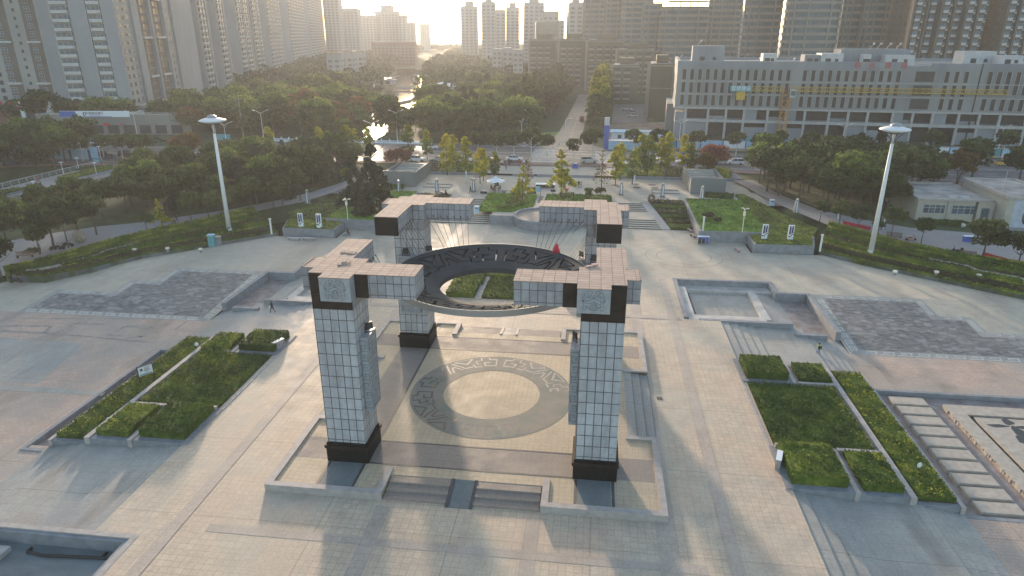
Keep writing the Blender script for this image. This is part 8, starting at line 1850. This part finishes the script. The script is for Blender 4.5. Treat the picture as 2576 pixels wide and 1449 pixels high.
# ------------------------------------------------------------------ people
simple('skin', (.42, .26, .19), .6); simple('hair', (.012, .01, .01), .6); simple('cloth_black', (.02, .02, .022), .85); simple('cloth_navy', (.03, .04, .08), .85); simple('cloth_grey', (.14, .14, .15), .85); simple('cloth_lime', (.42, .48, .16), .8); simple('cloth_jeans', (.25, .32, .48), .85); simple('cloth_pink', (.42, .16, .18), .85); simple('cloth_white', (.6, .6, .6), .8)
def person(u, v, z, rz, pose, shirt, legs, label, hold=None, h=1.0, xy=None, grp=None):
    J = {'hip': (0, 0, .95), 'waist': (0, 0, 1.08), 'chest': (.0, 0, 1.32), 'neck': (0.01, 0, 1.46), 'head': (.03, 0, 1.60), 'crown': (.02, 0, 1.70)}
    stride, lean, arm = (.28, .03, .25) if pose == 'walk' else (.04, 0, .05)
    E_ = [('hip', 'waist', 'shirt', .145, .135), ('waist', 'chest', 'shirt', .135, .165), ('chest', 'neck', 'shirt', .165, .06), ('neck', 'head', 'skin', .06, .1), ('head', 'crown', 'skin', .1, .075)]
    for s, nm in ((1, 'l'), (-1, 'r')):
        f = stride * s
        if pose == 'sit': J[nm + 'hj'] = (.02, .1 * s, .52); J[nm + 'kn'] = (.45, .12 * s, .52); J[nm + 'an'] = (.42, .12 * s, .09); J[nm + 'to'] = (.58, .13 * s, .04)
        else: J[nm + 'hj'] = (0, .09 * s, .90); J[nm + 'kn'] = (f * .55 + .04, .10 * s, .50); J[nm + 'an'] = (f * .95 - (.12 if f < 0 else 0), .10 * s, .09 + (.07 if f < -.1 else 0)); J[nm + 'to'] = (f * .95 + .14, .11 * s, .04)
        J[nm + 'sh'] = (0, .19 * s, 1.40); a = -arm * s
        if pose == 'sit': J[nm + 'el'] = (.12, .24 * s, 1.12 - .42); J[nm + 'wr'] = (.34, .16 * s, .66); J[nm + 'ha'] = (.42, .14 * s, .64)
        else: J[nm + 'el'] = (a * .45, .25 * s, 1.12); J[nm + 'wr'] = (a + .06, .25 * s, .88); J[nm + 'ha'] = (a + .10, .25 * s, .79)
        E_ += [('hip', nm + 'hj', 'legs', .145, .105), (nm + 'hj', nm + 'kn', 'legs', .105, .065), (nm + 'kn', nm + 'an', 'legs', .065, .04), (nm + 'an', nm + 'to', 'shoe', .045, .04), ('neck', nm + 'sh', 'shirt', .06, .065), (nm + 'sh', nm + 'el', 'shirt', .065, .048), (nm + 'el', nm + 'wr', 'shirt', .048, .032), (nm + 'wr', nm + 'ha', 'skin', .032, .036)]
        hx, hy, hz = J[nm + 'ha']; dn = (1, 0, 0) if pose == 'sit' else (.25, 0, -1)
        for q in range(4): J[f'{nm}f{q}'] = (hx + dn[0] * (.085 - abs(q - 1.3) * .012), hy + (q - 1.5) * .02 if pose == 'sit' else hy, hz + dn[2] * (.085 - abs(q - 1.3) * .012) + (0 if pose == 'sit' else 0)); J[f'{nm}f{q}'] = (J[f'{nm}f{q}'][0] + (0 if pose == 'sit' else (q - 1.5) * .02), J[f'{nm}f{q}'][1], J[f'{nm}f{q}'][2]); E_.append((nm + 'ha', f'{nm}f{q}', 'skin', .034, .009))
        J[nm + 'th'] = (hx + .045, hy - .02 * s, hz - .02); E_.append((nm + 'ha', nm + 'th', 'skin', .034, .010))
    if pose == 'sit':
        for k in ('hip', 'waist', 'chest', 'neck', 'head', 'crown', 'lsh', 'rsh'): J[k] = (J[k][0] + (.05 if k in ('neck', 'head', 'crown') else 0), J[k][1], J[k][2] - .42)
    names = list(J); idx = {n: i for i, n in enumerate(names)}; rad = {}
    for a, b_, m, r0, r1 in E_: rad[a] = max(rad.get(a, 0), r0); rad[b_] = max(rad.get(b_, 0), r1) if b_ not in rad else rad[b_]
    me = bpy.data.meshes.new('p'); me.from_pydata([J[n] for n in names], [(idx[a], idx[b_]) for a, b_, *_ in E_], []); o = bpy.data.objects.new('p', me); COL.objects.link(o)
    md = o.modifiers.new('s', 'SKIN'); md.use_smooth_shade = True
    for n in names: sv = me.skin_vertices[0].data[idx[n]]; r = rad[n]; sv.radius = (r, r * (.8 if n in ('hip', 'waist', 'chest') else 1)) if n in ('hip', 'waist', 'chest') else (r, r); sv.use_root = (n == 'hip')
    sb = o.modifiers.new('u', 'SUBSURF'); sb.levels = 1; sb.render_levels = 1
    bpy.context.view_layer.update(); m2 = bpy.data.meshes.new_from_object(o.evaluated_get(bpy.context.evaluated_depsgraph_get())); bpy.data.objects.remove(o)
    m2.materials.clear(); mt = {'shirt': shirt, 'legs': legs, 'skin': 'skin', 'shoe': 'cloth_black'}; keys = ['shirt', 'legs', 'skin', 'shoe']
    for k in keys: m2.materials.append(MT[mt[k]])
    segs = [(Vector(J[a]), Vector(J[b_]), keys.index(m)) for a, b_, m, *_ in E_]
    for p in m2.polygons:
        c = p.center; best = (9, 0)
        for a, b_, m in segs:
            d = b_ - a; t_ = clamp((c - a).dot(d) / max(1e-6, d.length_squared)); q = (c - a - d * t_).length
            if q < best[0]: best = (q, m)
        p.material_index = best[1]
    if xy is None: xy = G(u, v, z)
    t = thing('person', label, 'person', (xy[0], xy[1], z), rz, grp); t.scale = (h, h, h)
    bo = bpy.data.objects.new('body', m2); COL.objects.link(bo); bo.parent = t
    hx, hy, hz = J['head']; b = MB(); b.M = Matrix.Translation((hx - .015, hy, hz + .03)) @ Matrix.Rotation(-.35, 4, 'Y'); b.lathe([(.112, -.03), (.118, .02), (.10, .08), (.06, .115), (.01, .125)], (0, 0, 0), 12); b.build('hair', MT['hair'], t, smooth=True)
    b = MB(); b.box(hx + .085, hx + .115, -.012, .012, hz - .02, hz + .01); b.box(hx + .085, hx + .1, -.045, -.025, hz + .005, hz + .018); b.box(hx + .085, hx + .1, .025, .045, hz + .005, hz + .018); b.box(hx + .08, hx + .095, -.025, .025, hz - .055, hz - .046); b.build('face', MT['skin'], t)
    if hold == 'bag': b = MB(); b.box(J['rha'][0] - .05, J['rha'][0] + .25, J['rha'][1] - .06, J['rha'][1] + .06, J['rha'][2] - .38, J['rha'][2] - .06); tag(b.build('handbag', MT['cloth_white'], loc=(0, 0, 0)), 'white bag in the hand of the walking person in dark clothes', 'bag'); o = COL.objects[-1] if 0 else bpy.data.objects['handbag']; o.location = (xy[0], xy[1], z); o.rotation_euler = (0, 0, rz)
    if hold == 'pack': b = MB(); b.box(-.30, -.12, -.15, .15, 1.05, 1.42); o = b.build('backpack', MT['cloth_black']); o.location = (xy[0], xy[1], z); o.rotation_euler = (0, 0, rz); tag(o, 'black backpack on the back of the person in a lime shirt', 'backpack')
    return t
person(686, 787, 0, 3.0, 'walk', 'cloth_black', 'cloth_black', 'person in dark suit walking left beside the left basin wall', 'bag', .98)
person(2056, 897, -1.1, 1.9, 'walk', 'cloth_lime', 'cloth_jeans', 'person in lime shirt and light jeans walking away right of the planters', 'pack', 1.02)
person(1184, 488, 1.5, 3.1, 'walk', 'cloth_black', 'cloth_black', 'person in black walking past a stone light column on the upper plaza'); person(1273, 428, 1.95, -1.5, 'walk', 'cloth_grey', 'cloth_black', 'person in grey walking near the steps before the road')
person(439, 566, 1.35, .3, 'walk', 'cloth_pink', 'cloth_black', 'person in reddish top walking on the left path, left of a pair'); person(446, 563, 1.35, .3, 'walk', 'cloth_black', 'cloth_grey', 'person in black walking on the left path, right of a pair'); person(103, 639, 1.0, 1.2, 'stand', 'cloth_grey', 'cloth_black', 'person standing on the left path between bench and motorcycles')
person(577, 552, 1.4, 1.2, 'stand', 'cloth_navy', 'cloth_black', 'person in navy standing right behind the left lamp mast foot')
person(93, 462, 1.45, .8, 'walk', 'cloth_pink', 'cloth_grey', 'person in pink on the footbridge, left of a pair'); person(99, 460, 1.45, .8, 'walk', 'cloth_pink', 'cloth_navy', 'person in red on the footbridge, right of a pair')
person(875, 592, 0, -.4, 'sit', 'cloth_black', 'cloth_navy', 'person in black sitting on the short bench by the left wall')
for k, (dx, dy, rz, c, w) in enumerate(((-1.0, .3, -.3, 'cloth_black', 'left'), (-.1, -1.0, 1.6, 'cloth_pink', 'front'), (1.1, .1, 3.1, 'cloth_black', 'right'))):
    x, y = G(1246, 480, 1.5); x += dx; y += dy; b = MB(); b.box(-.2, .2, -.2, .2, .36, .42); [b.tube((sx_ * .17, sy_ * .17, 0), (sx_ * .17, sy_ * .17, .36), .02, .02, 5) for sx_ in (-1, 1) for sy_ in (-1, 1)]; tag(b.build('stool', MT['wood'], loc=(x, y, 1.5)), f'low stool under the white parasol, {w} one', 'stool', 'stools under the parasol'); person(0, 0, 1.5, rz, 'sit', c, 'cloth_black', f'person seated under the white parasol, {w} one of three', xy=(x, y), grp='people under the parasol')
for k, (du, c, w) in enumerate(((-5, 'cloth_navy', 'left'), (4, 'cloth_black', 'right'))): person(1452 + du, 469.0, 1.5, -PI / 2, 'sit', c, 'cloth_black', f'person seated on the dark bench of the upper plaza, {w} of two', grp='people on the bench')
person(1121, 493, 1.5, .2, 'sit', 'cloth_black', 'cloth_black', 'person seated on the scooter behind the far left capital'); person(0, 0, .18, .25, 'sit', 'cloth_grey', 'cloth_navy', 'rider in grey on the scooter at the left edge', xy=(RX_ - .2, RY_))

# ------------------------------------------------------------------ haze
b = MB(); b.box(-2700, 2700, -420, 4300, -8, 150)
hz_ = b.build('haze', []); me = hz_.data; m = bpy.data.materials.new('haze'); m.use_nodes = True; nt = m.node_tree; nt.nodes.clear(); out = nt.nodes.new('ShaderNodeOutputMaterial'); pv = nt.nodes.new('ShaderNodeVolumePrincipled')
pv.inputs['Color'].default_value = (0.90, 0.93, 0.97, 1); pv.inputs['Density'].default_value = 0.00024; pv.inputs['Anisotropy'].default_value = 0.4
nt.links.new(pv.outputs[0], out.inputs['Volume']); me.materials.append(m)
tag(hz_, 'thin warm evening haze over the whole city', 'haze', kind='stuff')
